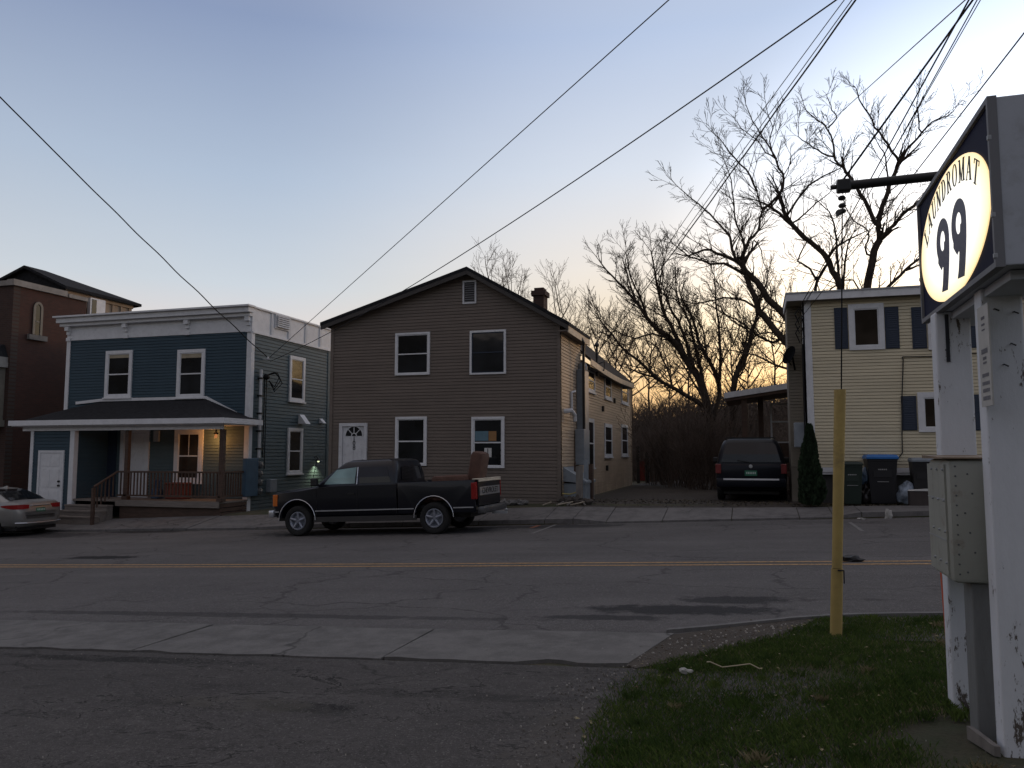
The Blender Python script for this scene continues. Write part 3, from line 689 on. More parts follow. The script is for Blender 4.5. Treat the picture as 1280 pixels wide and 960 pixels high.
MAST_B = PX(745, 436, XR_+.15)
f_ = MB(); f_.tube([(XR_+.18, MAST_B.y, zE-.4), (XR_+.18, MAST_B.y, MAST_B.z+.1)], .04, 8); f_.lathe([(.08, 0), (.09, .06), (.03, .16), (0, .18)], (XR_+.18, MAST_B.y, MAST_B.z+.08), (0, 0, 1), 10)
f_.tube([(XR_+.18, MAST_B.y, MAST_B.z-.55), (XR_+.45, MAST_B.y, MAST_B.z-.45), (XR_+.40, MAST_B.y+.1, MAST_B.z-.75), (XR_+.2, MAST_B.y, MAST_B.z-.8)], .025, 6)
f_.build('service_mast', M['black'], house)
# lean-to hood beside the front corner
y0w, y1w, z0w, z1w = rectx(703, 589, 712, 601, XR_)
f_ = MB(); f_.hexa([(XR_, y0w, z0w), (XR_+.7, y0w, z0w-.06), (XR_+.7, y1w+.5, z0w-.06), (XR_, y1w+.5, z0w), (XR_, y0w, z0w+.42), (XR_+.7, y0w, z0w+.0), (XR_+.7, y1w+.5, z0w+.0), (XR_, y1w+.5, z0w+.42)])
f_.box(XR_+.02, XR_+.66, y0w+.06, y1w+.44, .1, z0w-.062); f_.build('bulkhead_hood', M['greymetal'], house)

# ================================================================== blue house
LY = 23.1; DY = 21.6
X0 = PY(84, 450, LY).x; X1 = PY(313.5, 450, LY).x
zt = PY(314, 383, LY).z; zf = PY(312, 414.5, LY).z; zfl = zf
g0 = zh(-20)-.25
bh = thing('blue_house', 'blue flat roofed two storey house with white cornice and covered porch', 'house', ((X0+X1)/2, LY, g0))
YB = 35.0
w = MB(); w.box(X0, X1, LY+.002, YB, g0-.3, zt-.15)
clap(w, [(X0, 2.75), (X1, 2.75), (X1, zf), (X0, zf)], fY(LY), .105)
w.build('wall', M['blue'], bh)
w = MB(); clap(w, [(X0, g0), (X1, g0), (X1, 2.745), (X0, 2.745)], fY(LY), .105); w.build('porch_wall', M['bluegrey'], bh)
w = MB(); zs1 = PX(317, 416, X1).z
clap(w, [(LY, g0), (YB, g0), (YB, zf), (LY, zf)], fX(X1), .125, .03)
w.build('side_wall', M['bluegrey'], bh, label='grey green clad side wall')
# corner boards
w = MB(); abox(w, fY(LY), X1-.14, X1, g0+.1, zf, .003, .05); abox(w, fX(X1), LY-.05, LY+.13, g0+.1, zf, .003, .05); w.build('corner_board', M['white'], bh)
w = MB(); abox(w, fY(LY), X0, X0+.16, 2.6, zf, .003, .05); w.build('corner_board', M['white'], bh)
w = MB(); abox(w, fX(X1), PX(410, 480, X1).y-.10, PX(410, 480, X1).y+.10, g0+.3, zf, .003, .05); w.build('corner_board', M['bluegrey'], bh)
# frieze, cornice, brackets
w = MB(); abox(w, fY(LY), X0, X1+.05, zf, zt-.2, .003, .045); abox(w, fX(X1), LY-.04, YB, zf, zt-.05, .003, .045)
for u in (83+36, 189, 278): pass
w.build('frieze', M['white'], bh)
w = MB()
zc0 = PY(200, 394.5, LY-.3).z
w.box(X0-.25, X1+.10, LY-.34, LY-.02, zt-.24, zt-.06); w.box(X0-.33, X1+.16, LY-.44, LY-.02, zt-.058, zt+.0)
w.box(X0-.20, X1+.06, LY-.22, LY-.02, zt-.36, zt-.242)
w.box(X1-.02, X1+.10, LY-.02, YB, zt-.06, zt-.0); w.box(X1-.02, X1+.075, LY-.02, YB, zf-.05, zf+.02)
w.build('cornice', M['white'], bh)
for u in (86, 157, 234, 310):
    xx = PY(u, 405, LY-.1).x; k = MB(); k.box(xx-.09, xx+.09, LY-.20, LY-.046, zt-.52, zt-.362); k.box(xx-.07, xx+.07, LY-.12, LY-.046, zt-.66, zt-.522)
    k.box(xx-.10, xx+.10, LY-.10, LY-.046, zf-.02, zf+.10); k.build('bracket', M['white'], bh)
for u in (338.5, 360, 381, 399):                # battens on the side parapet
    p = PX(u, 405, X1); k = MB(); k.box(X1+.046, X1+.075, p.y-.07, p.y+.07, zf+.02, zt-.06); k.build('batten', M['white_old'], bh)
y0w, y1w, z0w, z1w = rectx(343, 396, 358.5, 411, X1)
k = MB(); 
for i in range(6): k.box(X1+.08, X1+.16, y0w, y1w, z0w+(z1w-z0w)*i/6+.015, z0w+(z1w-z0w)*(i+1)/6-.012)
k.box(X1+.046, X1+.09, y0w-.06, y1w+.06, z0w-.05, z1w+.05); k.build('louvre', M['white_old'], bh)
# upper windows
window(bh, fY(LY), *rect(133, 438.5, 166, 497, LY), cas=.12, blind=.10, mull=False)
window(bh, fY(LY), *rect(222.5, 437, 257, 497, LY), cas=.12, blind=.12)
# side windows
for (u0, v0, u1, v1) in ((362, 446, 381, 502), (359.5, 535, 378, 592)):
    y0w, y1w, z0w, z1w = rectx(u0, v0, u1, v1, X1+.03); window(bh, fX(X1), y0w, y1w, z0w, z1w, cas=.12, mat='white')
# porch roof: hipped skirt
ev = PY(150, 524.5, DY-.3); zE2 = ev.z
exl = PY(25, 528, DY-.3).x; exr = PY(283, 528, DY-.3).x
zt2 = PY(190, 500.5, LY-.02).z; hx0 = PY(128, 501, LY).x; hx1 = PY(259, 501, LY).x
EY = DY-.3
r = MB()
def shing(pts):
    r.face(pts)
A = (exl, EY, zE2); B = (exr, EY, zE2); C_ = (hx1, LY, zt2); D_ = (hx0, LY, zt2)
rx = X1+.35
lx = X0-.45
th = .05
# triangulated solid: bottom ring at fascia height
top = [Vector(A), Vector((rx, EY, zE2)), Vector((rx, LY+.25, zE2+.02)), Vector((X1-.02, LY, zE2+.12)), Vector(C_), Vector(D_), Vector((X0+.02, LY, PY(85, 512, LY).z)), Vector((lx, LY+.2, zE2+.05))]
fi = [(0, 1, 4, 5), (1, 2, 3), (1, 3, 4), (0, 5, 6), (0, 6, 7)]
r.raw(top, fi)
bot = [p-Vector((0, 0, .03)) for p in top]
r.raw([Vector((q.x, q.y, zE2-.03)) for q in (top[0], top[1], top[2], top[7])], [(0, 1, 2, 3)])
r.build('porch_roof', M['shingle'], bh, fixn=False)
w = MB()
w.box(lx-.05, rx+.03, EY-.06, EY, zE2-.16, zE2+.015); w.box(rx, rx+.03, EY, LY+.25, zE2-.16, zE2+.015); w.box(lx-.05, lx-.02, EY, LY+.2, zE2-.16, zE2+.015)
w.box(lx+.3, rx-.25, DY-.08, DY+.06, zE2-.34, zE2-.18)
w.box(lx+.02, rx-.02, EY+.01, LY-.03, zE2-.19, zE2-.165)
w.build('porch_fascia', M['white'], bh)
w = MB()                                        # flashing board along the wall
fl = [(X0+.55, PY(107, 505.5, LY).z), (hx0, zt2), (hx1, zt2), (X1-.14, PY(311, 524, LY).z)]
for (a, za), (b, zb_) in zip(fl, fl[1:]):
    w.hexa([(a, LY-.07, za), (b, LY-.07, zb_), (b, LY-.03, zb_), (a, LY-.03, za), (a, LY-.07, za+.10), (b, LY-.07, zb_+.10), (b, LY-.03, zb_+.10), (a, LY-.03, za+.10)])
w.build('flashing_board', M['white'], bh)
# closet bay at the left of the porch
c0x = PY(38, 580, DY).x; c1x = PY(91.5, 580, DY).x; czb = PY(60, 640, DY).z-.1
w = MB(); w.box(c0x, c1x, DY+.002, LY-.03, czb-.2, zE2-.2); clap(w, [(c0x, czb), (c1x, czb), (c1x, zE2-.2), (c0x, zE2-.2)], fY(DY), .115)
clap(w, [(DY, czb), (LY-.03, czb), (LY-.03, zE2-.2), (DY, zE2-.2)], fX(c1x), .115)
bay = w.build('porch_closet', M['blue'], bh)
w = MB(); abox(w, fY(DY), c0x, c0x+.13, czb, zE2-.2, .003, .045); w.build('corner_board', M['white'], bay)
w = MB(); abox(w, fY(DY), c1x-.14, c1x+.045, czb, zE2-.2, .003, .045); abox(w, fX(c1x), DY, DY+.13, czb, zE2-.2, .003, .045); w.build('corner_board', M['white'], bay)
a0, a1, b0, b1 = rect(48, 563, 80, 640, DY)
def paneldoor(parent, fn, a0, a1, b0, b1, mat, frame=.09, knob=True, right=True):
    d = MB(); abox(d, fn, a0+frame, a1-frame, b0, b1-frame, .004, .045)
    wd_ = a1-a0-2*frame; hh = b1-frame-b0
    for (p, q) in ((.10, .46), (.54, .90)):
        for (s, u_) in ((.07, .36), (.42, .72), (.78, .94)): abox(d, fn, a0+frame+wd_*p, a0+frame+wd_*q, b0+hh*s, b0+hh*u_, .045, .056)
    o = d.build('door', M[mat], parent)
    d = MB(); abox(d, fn, a0, a0+frame-.006, b0, b1, .004, .065); abox(d, fn, a1-frame+.006, a1, b0, b1, .004, .065); abox(d, fn, a0+frame-.006, a1-frame+.006, b1-frame+.006, b1, .004, .065); d.build('frame', M[mat], o)
    if knob:
        d = MB(); kx = a1-frame-.07 if right else a0+frame+.07
        for kz in (b0+hh*.45, b0+hh*.52):
            c = fn(kx, kz, .045); n_ = (fn(0, 0, 1)-fn(0, 0, 0)); d.lathe([(0, 0), (.035, 0), (.035, .02), (.02, .035), (.035, .06), (0, .07)], c, n_, 10)
        d.build('handle', M['black'], o)
    return o
paneldoor(bay, fY(DY), a0, a1, b0, b1, 'white')
# deck, steps, skirt, railing, posts
dk0 = PY(146, 610, DY-.0).x; dk1 = PY(275, 610, DY).x
zd = PY(210, 626, DY).z
w = MB(); w.box(c1x+.02, dk1, DY+.004, LY-.03, zd-.06, zd)
w.box(dk0, dk1, DY-.05, DY+.003, zd-.20, zd+.005)
deck = w.build('porch_deck', M['deck'], bh)
w = MB(); w.box(dk0+.1, dk1-.03, DY+.05, DY+.10, zd-.8, zd-.21)
for i in range(5): w.hexa([(dk1-.02, DY+.02, zd-.75+i*.14), (dk1+.01, DY+.02, zd-.75+i*.14), (dk1+.01, LY-.1, zd-.75+i*.14), (dk1-.02, LY-.1, zd-.75+i*.14), (dk1-.02, DY+.02, zd-.63+i*.14), (dk1+.01, DY+.02, zd-.63+i*.14), (dk1+.01, LY-.1, zd-.63+i*.14), (dk1-.02, LY-.1, zd-.63+i*.14)])
w.build('porch_skirt', M['darkwood'], bh)
zg = H(PY(110, 640, DY).x, DY)
for i in range(3):
    z1_ = zd-(zd-zg)*(i+1)/4.0; s_ = MB(); s_.box(c1x+.03, dk0-.06, DY-.05-.28*(i+1), DY-.05-.28*i-.004, z1_-.05, z1_); s_.box(c1x+.05, dk0-.08, DY-.03-.28*(i+1), DY-.05-.28*i-.006, zg-.2, z1_-.052); s_.build('step', M['deck'], bh)
for u, wd_ in ((158.5, .14), (277, .15)):
    xx = PY(u, 580, DY+.05).x; p = MB(); p.bbox(xx-wd_/2, xx+wd_/2, DY+.0, DY+wd_, zd, zE2-.34, .012); p.bbox(xx-wd_/2-.03, xx+wd_/2+.03, DY-.03, DY+wd_+.03, zd, zd+.12, .01); p.build('porch_post', M['darkwood'], bh)
w = MB()
zr1 = PY(210, 589, DY).z; zr0 = zd+.12
w.box(dk0, dk1, DY-.02, DY+.06, zr1-.06, zr1); w.box(dk0, dk1, DY, DY+.04, zr0, zr0+.06)
w.box(dk1-.06, dk1+.02, DY+.06, LY-.03, zr1-.06, zr1); w.box(dk1-.04, dk1, DY+.04, LY-.03, zr0, zr0+.06)
rail = w.build('railing', M['darkwood'], bh)
w = MB(); n = 30
for i in range(1, n):
    xx = dk0+(dk1-dk0)*i/n; w.box(xx-.018, xx+.018, DY+.002, DY+.038, zr0+.06, zr1-.06)
for i in range(1, 11):
    yy = DY+.05+(LY-.08-DY)*i/11; w.box(dk1-.038, dk1-.002, yy-.018, yy+.018, zr0+.06, zr1-.06)
w.build('balusters', M['darkwood'], rail)
w = MB()                                         # stair rail
pA = Vector((dk0, DY, zr1)); pB = Vector((dk0-.02, DY-.95, zr1-.50))
w.tube([pA+Vector((0, .02, -.02)), pB], .036, 6); w.box(pB.x-.045, pB.x+.045, pB.y-.045, pB.y+.045, zg-.1, pB.z-.03)
for i in range(1, 6):
    q = pA.lerp(pB, i/6); w.box(q.x-.018, q.x+.018, q.y-.018, q.y+.018, q.z-.75, q.z-.03)
w.build('stair_rail', M['darkwood'], bh)
# ground floor doors and window on the recessed wall
a0, a1, b0, b1 = rect(151, 536, 187, 616, LY); paneldoor(bh, fY(LY), a0, a1, zd, b1, 'white', .16, False)
a0, a1, b0, b1 = rect(219, 536, 254.5, 603, LY); window(bh, fY(LY), a0, a1, b0, b1, cas=.17, mat='white', mull=True, glass='glass2')
p = PY(197.5, 545, LY); k = MB(); k.bbox(p.x-.12, p.x+.12, LY-.10, LY-.03, p.z-.2, p.z+.2, .015); k.build('mail_box', M['dullmetal'], bh)
a0, a1, b0, b1 = rect(128, 538, 146, 617, LY); k = MB(); abox(k, fY(LY), a0, a1, zd, b1, .03, .045); k.build('door', M['navy'], bh, label='dark blue door in the porch corner')
# porch lamp
PL = PY(270, 545, 22.45)
k = MB(); k.lathe([(.0, -.07), (.035, -.06), (.05, -.03), (.045, .02), (.03, .06), (.0, .06)], (PL.x, PL.y, PL.z), (0, 0, 1), 14); lampb = k.build('porch_lamp', emit('lamp_bulb_warm', (1, .36, .12), .45), bh, smooth=True)
k = MB(); k.lathe([(.07, .06), (.09, .10), (.03, .14), (.02, .30)], (PL.x, PL.y, PL.z), (0, 0, 1), 14); k.build('lamp_fitting', M['black'], lampb)
pl = bpy.data.lights.new('porch_light', 'POINT'); pl.energy = PORCH_W; pl.color = (1, .42, .12); pl.shadow_soft_size = .08
po = bpy.data.objects.new('porch_light', pl); col.objects.link(po); po.location = (PL.x-.36, PL.y+.22, PL.z-.12)
M['darkmetal'] = paint('dark_meter_case', (.10, .105, .11), .5)
# service mast, conduit and meters on the side wall
MASTY = PX(326, 460, X1+.1)
k = MB(); zt_ = PX(327, 462, X1+.12).z; zm0 = PX(324, 572, X1+.12).z; yy = MASTY.y
k.tube([(X1+.12, yy, zm0), (X1+.12, yy, zt_)], .055, 10); mast = k.build('service_mast', M['white_old'], bh)
k = MB()
for i in range(5): zz = zm0+(zt_-zm0)*(i+.5)/5; k.box(X1+.02, X1+.19, yy-.07, yy+.07, zz-.025, zz+.025)
k.build('pipe_strap', M['black'], mast)
k = MB(); k.lathe([(.07, 0), (.10, .03), (.10, .14), (.03, .2), (0, .2)], (X1+.12, yy+.16, zt_-.22), (.6, .6, -.2), 10)
for i in range(3): k.tube([(X1+.15, yy+.2, zt_-.2), (X1+.3, yy+.5+.1*i, zt_-.05), (X1+.28, yy+.85+.1*i, zt_-.2-.1*i), (X1+.2, yy+.7, zt_-.55-.08*i), (X1+.14, yy+.45, zt_-.35)], .018, 6)
k.tube([(X1+.1, yy+.25, zm0), (X1+.1, yy+.25, zt_-.3)], .018, 6); k.tube([(X1+.1, yy+.36, zm0-.4), (X1+.1, yy+.36, zt_-.3)], .015, 6)
k.build('drip_loop', M['cable'], mast)
MAST = Vector((X1+.2, yy+.25, PX(329, 448, X1+.2).z))
k = MB(); k.tube([(X1, MAST.y, MAST.z), (X1+.22, MAST.y, MAST.z)], .02, 6); k.lathe([(.03, 0), (.045, .03), (.045, .1), (.0, .12)], (X1+.2, MAST.y, MAST.z-.02), (0, 0, 1), 10); k.build('insulator', M['white'], mast)
k = MB(); k.bbox(X1+.01, X1+.16, yy-.75, yy-.05, zm0-1.3, zm0-.02, .02); mp_ = k.build('meter_panel', paint('blue_panel', (.045, .095, .15), .6), bh)
for i in range(4):
    zz = zm0-.25-.30*i; k = MB(); k.lathe([(.13, 0), (.13, .06), (.11, .12), (0, .15)], (X1+.06, yy+.08, zz), (1, 0, 0), 14); k.build('meter', M['darkmetal'], mp_)
k = MB(); p = PX(336, 608, X1); k.bbox(X1+.02, X1+.2, p.y-.2, p.y+.2, p.z-.2, p.z+.25, .02); k.build('telephone_box', M['greymetal'], bh)
k = MB(); p = PX(375, 525, X1); k.hexa([(X1+.01, p.y-.16, p.z-.15), (X1+.36, p.y-.16, p.z-.15), (X1+.36, p.y+.16, p.z-.15), (X1+.01, p.y+.16, p.z-.15), (X1+.01, p.y-.16, p.z+.2), (X1+.08, p.y-.16, p.z+.2), (X1+.08, p.y+.16, p.z+.2), (X1+.01, p.y+.16, p.z+.2)]); k.build('dryer_vent', M['white'], bh)
k = MB(); p = PX(400, 526.5, X1); k.hexa([(X1+.01, p.y-.11, p.z-.08), (X1+.22, p.y-.11, p.z-.08), (X1+.22, p.y+.11, p.z-.08), (X1+.01, p.y+.11, p.z-.08), (X1+.01, p.y-.11, p.z+.1), (X1+.05, p.y-.11, p.z+.1), (X1+.05, p.y+.11, p.z+.1), (X1+.01, p.y+.11, p.z+.1)]); k.build('dryer_vent', M['white'], bh)
p = PX(398, 575.5, X1+.2); WL = Vector((X1+.20, p.y, p.z))
k = MB(); k.lathe([(.02, .06), (.06, .05), (.14, -.01), (.15, -.02), (.05, .02), (0, .03)], WL, (0, 0, 1), 16); k.tube([(X1, WL.y, WL.z+.12), (X1+.12, WL.y, WL.z+.14), WL+Vector((0, 0, .05))], .015, 6); wl_ = k.build('wall_lamp', M['black'], bh, smooth=True)
k = MB(); k.lathe([(0, -.075), (.035, -.06), (.045, -.03), (.03, .0)], WL, (0, 0, 1), 12); k.build('bulb', emit('lamp_bulb_green_white', (.9, 1, .6), 1.3), wl_, smooth=True)
sl_ = bpy.data.lights.new('wall_lamp_light', 'SPOT'); sl_.energy = WALL_W; sl_.color = (.95, 1, .62); sl_.spot_size = R(130); sl_.spot_blend = .9; sl_.shadow_soft_size = .03
so_ = bpy.data.objects.new('wall_lamp_light', sl_); col.objects.link(so_); so_.location = WL+Vector((-.03, 0, -.085)); so_.rotation_euler = (0, R(-14), 0)
# things kept on the porch
pc = PY(222, 600, 22.4)
k = MB(); k.bbox(pc.x-.45, pc.x+.25, 22.35, 22.8, zd+.005, zd+.48, .03); k.bbox(pc.x-.48, pc.x+.28, 22.32, 22.83, zd+.482, zd+.55, .02); tag(k.build('storage_box', paint('dull_red_plastic', (.20, .045, .03), .6)), 'dull red storage box behind the porch railing under the lit window', 'storage box')
pc = PY(196, 600, 22.5)
k = MB(); k.bbox(pc.x-.16, pc.x+.16, 22.4, 22.7, zd+.005, zd+.34, .03); k.lathe([(.0, .34), (.10, .34), (.13, .5), (.16, .62), (.05, .66), (0, .66)], (pc.x, 22.55, zd), (0, 0, 1), 10); tag(k.build('planter', paint('blue_glazed_pot', (.05, .09, .16), .4)), 'small blue planter on the porch beside the white door', 'planter')

# ================================================================== brick building at the far left
FYB = 23.4
bx = PY(13, 440, FYB).x
bk = thing('brick_building', 'dark red brick building with arched side window and dark mansard roof', 'building', (bx, FYB, -1.1))
zw0 = PY(14, 357, FYB).z
yb_end = PX(108, 383, bx).y
w = MB(); w.box(bx-9, bx, FYB, FYB+.3, -1.6, zw0); w.build('front_wall', M['brick_x'], bk)
w = MB(); w.box(bx-9, bx, FYB+.302, yb_end, -1.6, zw0-.0); 
w.build('side_wall', M['brick_y'], bk)
w = MB(); w.box(bx-.25, bx+.10, FYB-.1, PX(82, 375, bx).y, zw0+.002, zw0+.24); w.box(bx-9, bx-.252, FYB-.1, FYB+.4, zw0+.002, zw0+.2); w.box(bx-.2, bx+.08, PX(82, 375, bx).y+.1, yb_end, zw0+.002, zw0+.16); w.build('coping', paint('sooty_coping', (.27, .25, .23), .8, .2, 3, dirt=((.1, .09, .08), .6)), bk)
# mansard block
my1 = PX(81, 372, bx-.33).y
pr = PY(30, 331.5, my1-.2); zz = zw0-.1; ev_ = PX(81, 357, bx-.05); pl = PY(-60, 357, my1)
r = MB(); r.prism([(pl.x, zz), (bx-.33, zz), (bx-.33, ev_.z), (pr.x, pr.z), (pl.x, pr.z-(pr.x-pl.x)*.36)], lambda p, q, t: Vector((p, t, q)), my1, my1+.25)
r.build('gable_wall', M['shingle'], bk)
# rear block with vertical boards
q0 = PX(81, 360, bx-.3); q1 = PX(166, 374, bx-.3)
w = MB(); zq0 = zw0-.2; zq1 = ev_.z-.02
w.box(bx-6, bx-.33, my1+.252, q1.y, zq0, zq1)
y_ = my1+.05
while y_ < q1.y: w.box(bx-.33, bx-.27, y_, y_+.07, zq0, zq1-.25); y_ += .50
w.box(bx-.33, bx-.25, my1+.02, q1.y, zq1-.25, zq1)
w.build('board_wall', paint('tan_board_and_batten', (.34, .26, .19), .8, .15, 3), bk)
r = MB(); ye = q1.y+.3; A_1 = (bx-.05, my1-.2, ev_.z); A_2 = (bx-.05, ye, ev_.z); A_3 = (pr.x, ye-3.2, pr.z); A_4 = (pr.x, my1-.2, pr.z); B_1 = (pl.x, my1-.2, pr.z-(pr.x-pl.x)*.36); B_2 = (pl.x, ye, pr.z-(pr.x-pl.x)*.36)
r.raw([A_1, A_2, A_3, A_4, B_1, B_2]+[tuple(Vector(q)-Vector((0, 0, .12))) for q in (A_1, A_2, A_3, A_4, B_1, B_2)], [(0, 1, 2, 3), (3, 2, 5, 4), (1, 5, 2), (0, 3, 9, 6), (3, 4, 10, 9), (6, 9, 8, 7), (9, 10, 11, 8), (0, 6, 7, 1), (1, 7, 11, 5), (4, 5, 11, 10)]); r.build('roof', M['shingle'], bk)
y0w, y1w, z0w, z1w = rectx(111, 374, 130, 386, bx-.2)
w = MB(); w.box(bx-.26, bx-.10, y0w, y1w, z0w-.4, z1w); a_ = w.build('window_unit', M['white'], bk)
w = MB(); w.box(bx-.099, bx-.09, y0w+.08, (y0w*.6+y1w*.4), z0w-.3, z1w-.06); w.build('pane', M['glass'], a_)
# arched side window
y0w, y1w, z0w, z1w = rectx(41, 386, 53, 419, bx)
g = MB(); pts = [(y0w, z0w), (y1w, z0w), (y1w, z1w)]+[((y0w+y1w)/2+(y1w-y0w)/2*math.cos(math.pi*k/8), z1w+.28*math.sin(math.pi*k/8)) for k in range(1, 8)]+[(y0w, z1w)]
g.prism(pts, lambda p, q, t: Vector((bx+t, p, q)), .01, .03); gw = g.build('window', M['glass'], bk)
f_ = MB(); f_.box(bx+.031, bx+.06, y0w, y0w+.10, z0w, z1w); f_.box(bx+.031, bx+.06, y1w-.10, y1w, z0w, z1w); f_.box(bx+.031, bx+.05, y0w+.14, y1w-.14, (z0w+z1w)/2-.03, (z0w+z1w)/2+.03)
for k in range(8):
    f = lambda kk, s_: ((y0w+y1w)/2+((y1w-y0w)/2-s_)*math.cos(math.pi*kk/8), z1w+(.28-s_)*math.sin(math.pi*kk/8))
    f_.prism([f(k, 0), f(k+1, 0), f(k+1, .10), f(k, .10)], lambda p, q, t: Vector((bx+t, p, q)), .031, .06)
f_.build('frame', paint('drab_window_paint', (.20, .18, .15), .7), gw)
f_ = MB(); f_.box(bx+.004, bx+.13, y0w-.2, y1w+.2, z0w-.22, z0w-.02); f_.build('sill', M['concrete_found'], gw)
# shop bay front at the picture's left edge
a = PY(8, 446, FYB-.9); 
w = MB(); xb = PY(6, 480, FYB).x; zb1 = PY(4, 450, FYB-.7).z; zb0 = PY(4, 524, FYB-.7).z
w.box(xb-4, xb, FYB-.7, FYB-.002, zb0, zb1); w.box(xb-4, xb+.02, FYB-.72, FYB-.702, zb0+.15, zb0+.25); w.box(xb-4, xb+.1, FYB-.8, FYB-.003, zb0-.25, zb0-.002)
by_ = w.build('bay_front', paint('pale_stone_paint', (.20, .19, .16), .7), bk)
w = MB(); w.box(xb-4.2, xb+.1, FYB-.9, FYB-.004, zb1+.002, zb1+.2); w.box(xb-4.1, xb+.12, FYB-.85, FYB-.004, zb1-.2, zb1-.0); w.build('bay_cornice', paint('sooty_cornice', (.28, .27, .25), .8, .2, 3), by_)
w = MB(); w.hexa([(xb-4.2, FYB-.9, zb1+.203), (xb+.1, FYB-.9, zb1+.203), (xb+.1, FYB-.004, zb1+.203), (xb-4.2, FYB-.004, zb1+.203), (xb-4.2, FYB-.1, zb1+.7), (xb-.1, FYB-.1, zb1+.7), (xb-.1, FYB-.005, zb1+.7), (xb-4.2, FYB-.005, zb1+.7)]); w.build('bay_roof', M['shingle'], by_)

# ================================================================== cream house
CY = 22.6
CX0 = PY(1008, 480, CY).x; CX1 = 9.6
chs = thing('cream_house', 'cream sided flat roofed house with navy shutters and side porch', 'house', (CX0+3, CY, .3))
ztc = PY(1008, 367, CY-.15).z; zbc = PY(1020, 584, CY).z
cyb = PX(985, 460, CX0).y
w = MB(); w.box(CX0, CX1, CY+.002, cyb, zbc, ztc-.1)
clap(w, [(CX0, zbc), (CX1, zbc), (CX1, ztc-.2), (CX0, ztc-.2)], fY(CY), .086, .034)
w.build('wall', M['cream'], chs)
w = MB(); clap(w, [(CY, zbc), (cyb, zbc), (cyb, ztc-.2), (CY, ztc-.2)], fXm(CX0), .086, .030); w.build('side_wall', M['cream_shaded'], chs)
w = MB(); abox(w, fY(CY), CX0-.05, CX0+.17, zbc, ztc-.2, .003, .05); abox(w, fXm(CX0), CY-.05, CY+.14, zbc, ztc-.2, .003, .05); w.build('corner_board', M['white'], chs)
w = MB(); w.box(CX0-.46, CX1+.2, CY-.28, CY-.25, ztc-.20, ztc-.015); w.box(CX0-.46, CX0-.43, CY-.249, 24.5, ztc-.20, ztc-.015); fas = w.build('roof_fascia', M['white'], chs)
w = MB(); w.box(CX0-.428, CX1+.2, CY-.248, 24.5, ztc-.19, ztc-.016); w.box(CX0-.03, CX1+.2, 24.502, cyb+.1, ztc-.19, ztc-.016); w.build('soffit', paint('shaded_soffit', (.20, .18, .145), .8), chs)  # soffit colour darkened to hold the shade under the overhang
w = MB(); w.box(CX0-.48, CX1+.22, CY-.30, 24.52, ztc-.013, ztc+.03); w.box(CX0-.05, CX1+.22, 24.522, cyb+.12, ztc-.013, ztc+.03); w.build('roof', M['dullmetal'], chs)
w = MB(); w.box(CX0-.02, CX1, CY-.05, CY-.004, zbc-.13, zbc-.005); w.box(CX0-.02, CX1, CY-.03, CY-.004, zbc-.19, zbc-.132); w.build('skirt_board', M['white'], chs)
w = MB(); w.box(CX0+.06, CX1-.1, CY+.06, cyb-.1, -.2, zbc-.005); w.build('foundation', paint('dark_block', (.06, .06, .06), .9), chs)
def shutter(r4):
    m = MB(); abox(m, fY(CY), *r4, .03, .05); a0, a1, b0, b1 = r4
    if a1 < a0: a0, a1 = a1, a0
    for (s, u_) in ((.03, .48), (.52, .97)):
        n = 9
        for i in range(n):
            za = b0+(b1-b0)*(s+(u_-s)*i/n); zb_ = b0+(b1-b0)*(s+(u_-s)*(i+.75)/n)
            m.hexa([(a0+.05, CY-.06, za), (a1-.05, CY-.06, za), (a1-.05, CY-.05, za), (a0+.05, CY-.05, za), (a0+.05, CY-.051, zb_), (a1-.05, CY-.051, zb_), (a1-.05, CY-.05, zb_), (a0+.05, CY-.05, zb_)])
    m.build('shutter', M['navy'], chs)
cw1 = window(chs, fY(CY), *rect(1060.5, 380, 1105, 437.5, CY), cas=.13, rail=0, sash=.05, glass='glass2', sill=False)
shutter(rect(1043, 385, 1059.5, 436.5, CY)); shutter(rect(1106, 384, 1123.5, 436, CY))
cw2 = window(chs, fY(CY), *rect(1159, 379, 1203, 437, CY), cas=.13, rail=0, glass='glass2', sill=False)
shutter(rect(1139.5, 384, 1157.5, 436, CY)); shutter(rect(1205, 383, 1224, 435, CY))
cw3 = window(chs, fY(CY), *rect(1147, 490, 1213, 540, CY), cas=.14, rail=0, glass='glass2', sill=False)
shutter(rect(1126.5, 495, 1145.5, 538, CY)); shutter(rect(1215, 493, 1236, 538, CY))
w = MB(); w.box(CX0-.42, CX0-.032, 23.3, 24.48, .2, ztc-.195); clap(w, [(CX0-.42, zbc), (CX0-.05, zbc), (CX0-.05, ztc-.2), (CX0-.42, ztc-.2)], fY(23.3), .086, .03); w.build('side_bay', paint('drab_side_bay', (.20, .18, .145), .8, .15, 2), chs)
# cable clipped to the wall
w = MB(); p = [PY(1128, 446, CY-.05), PY(1129, 450, CY-.05), PY(1127.5, 494, CY-.07), PY(1127.5, 545, CY-.07), PY(1128, 566, CY-.05), PY(1122, 574, CY-.05)]
w.tube(p, .014, 5); p = [PY(1128, 446, CY-.05), PY(1166, 445.5, CY-.05), PY(1230, 441, CY-.05)]; w.tube(p, .012, 5); w.build('wall_cable', M['cablegrey'], chs)
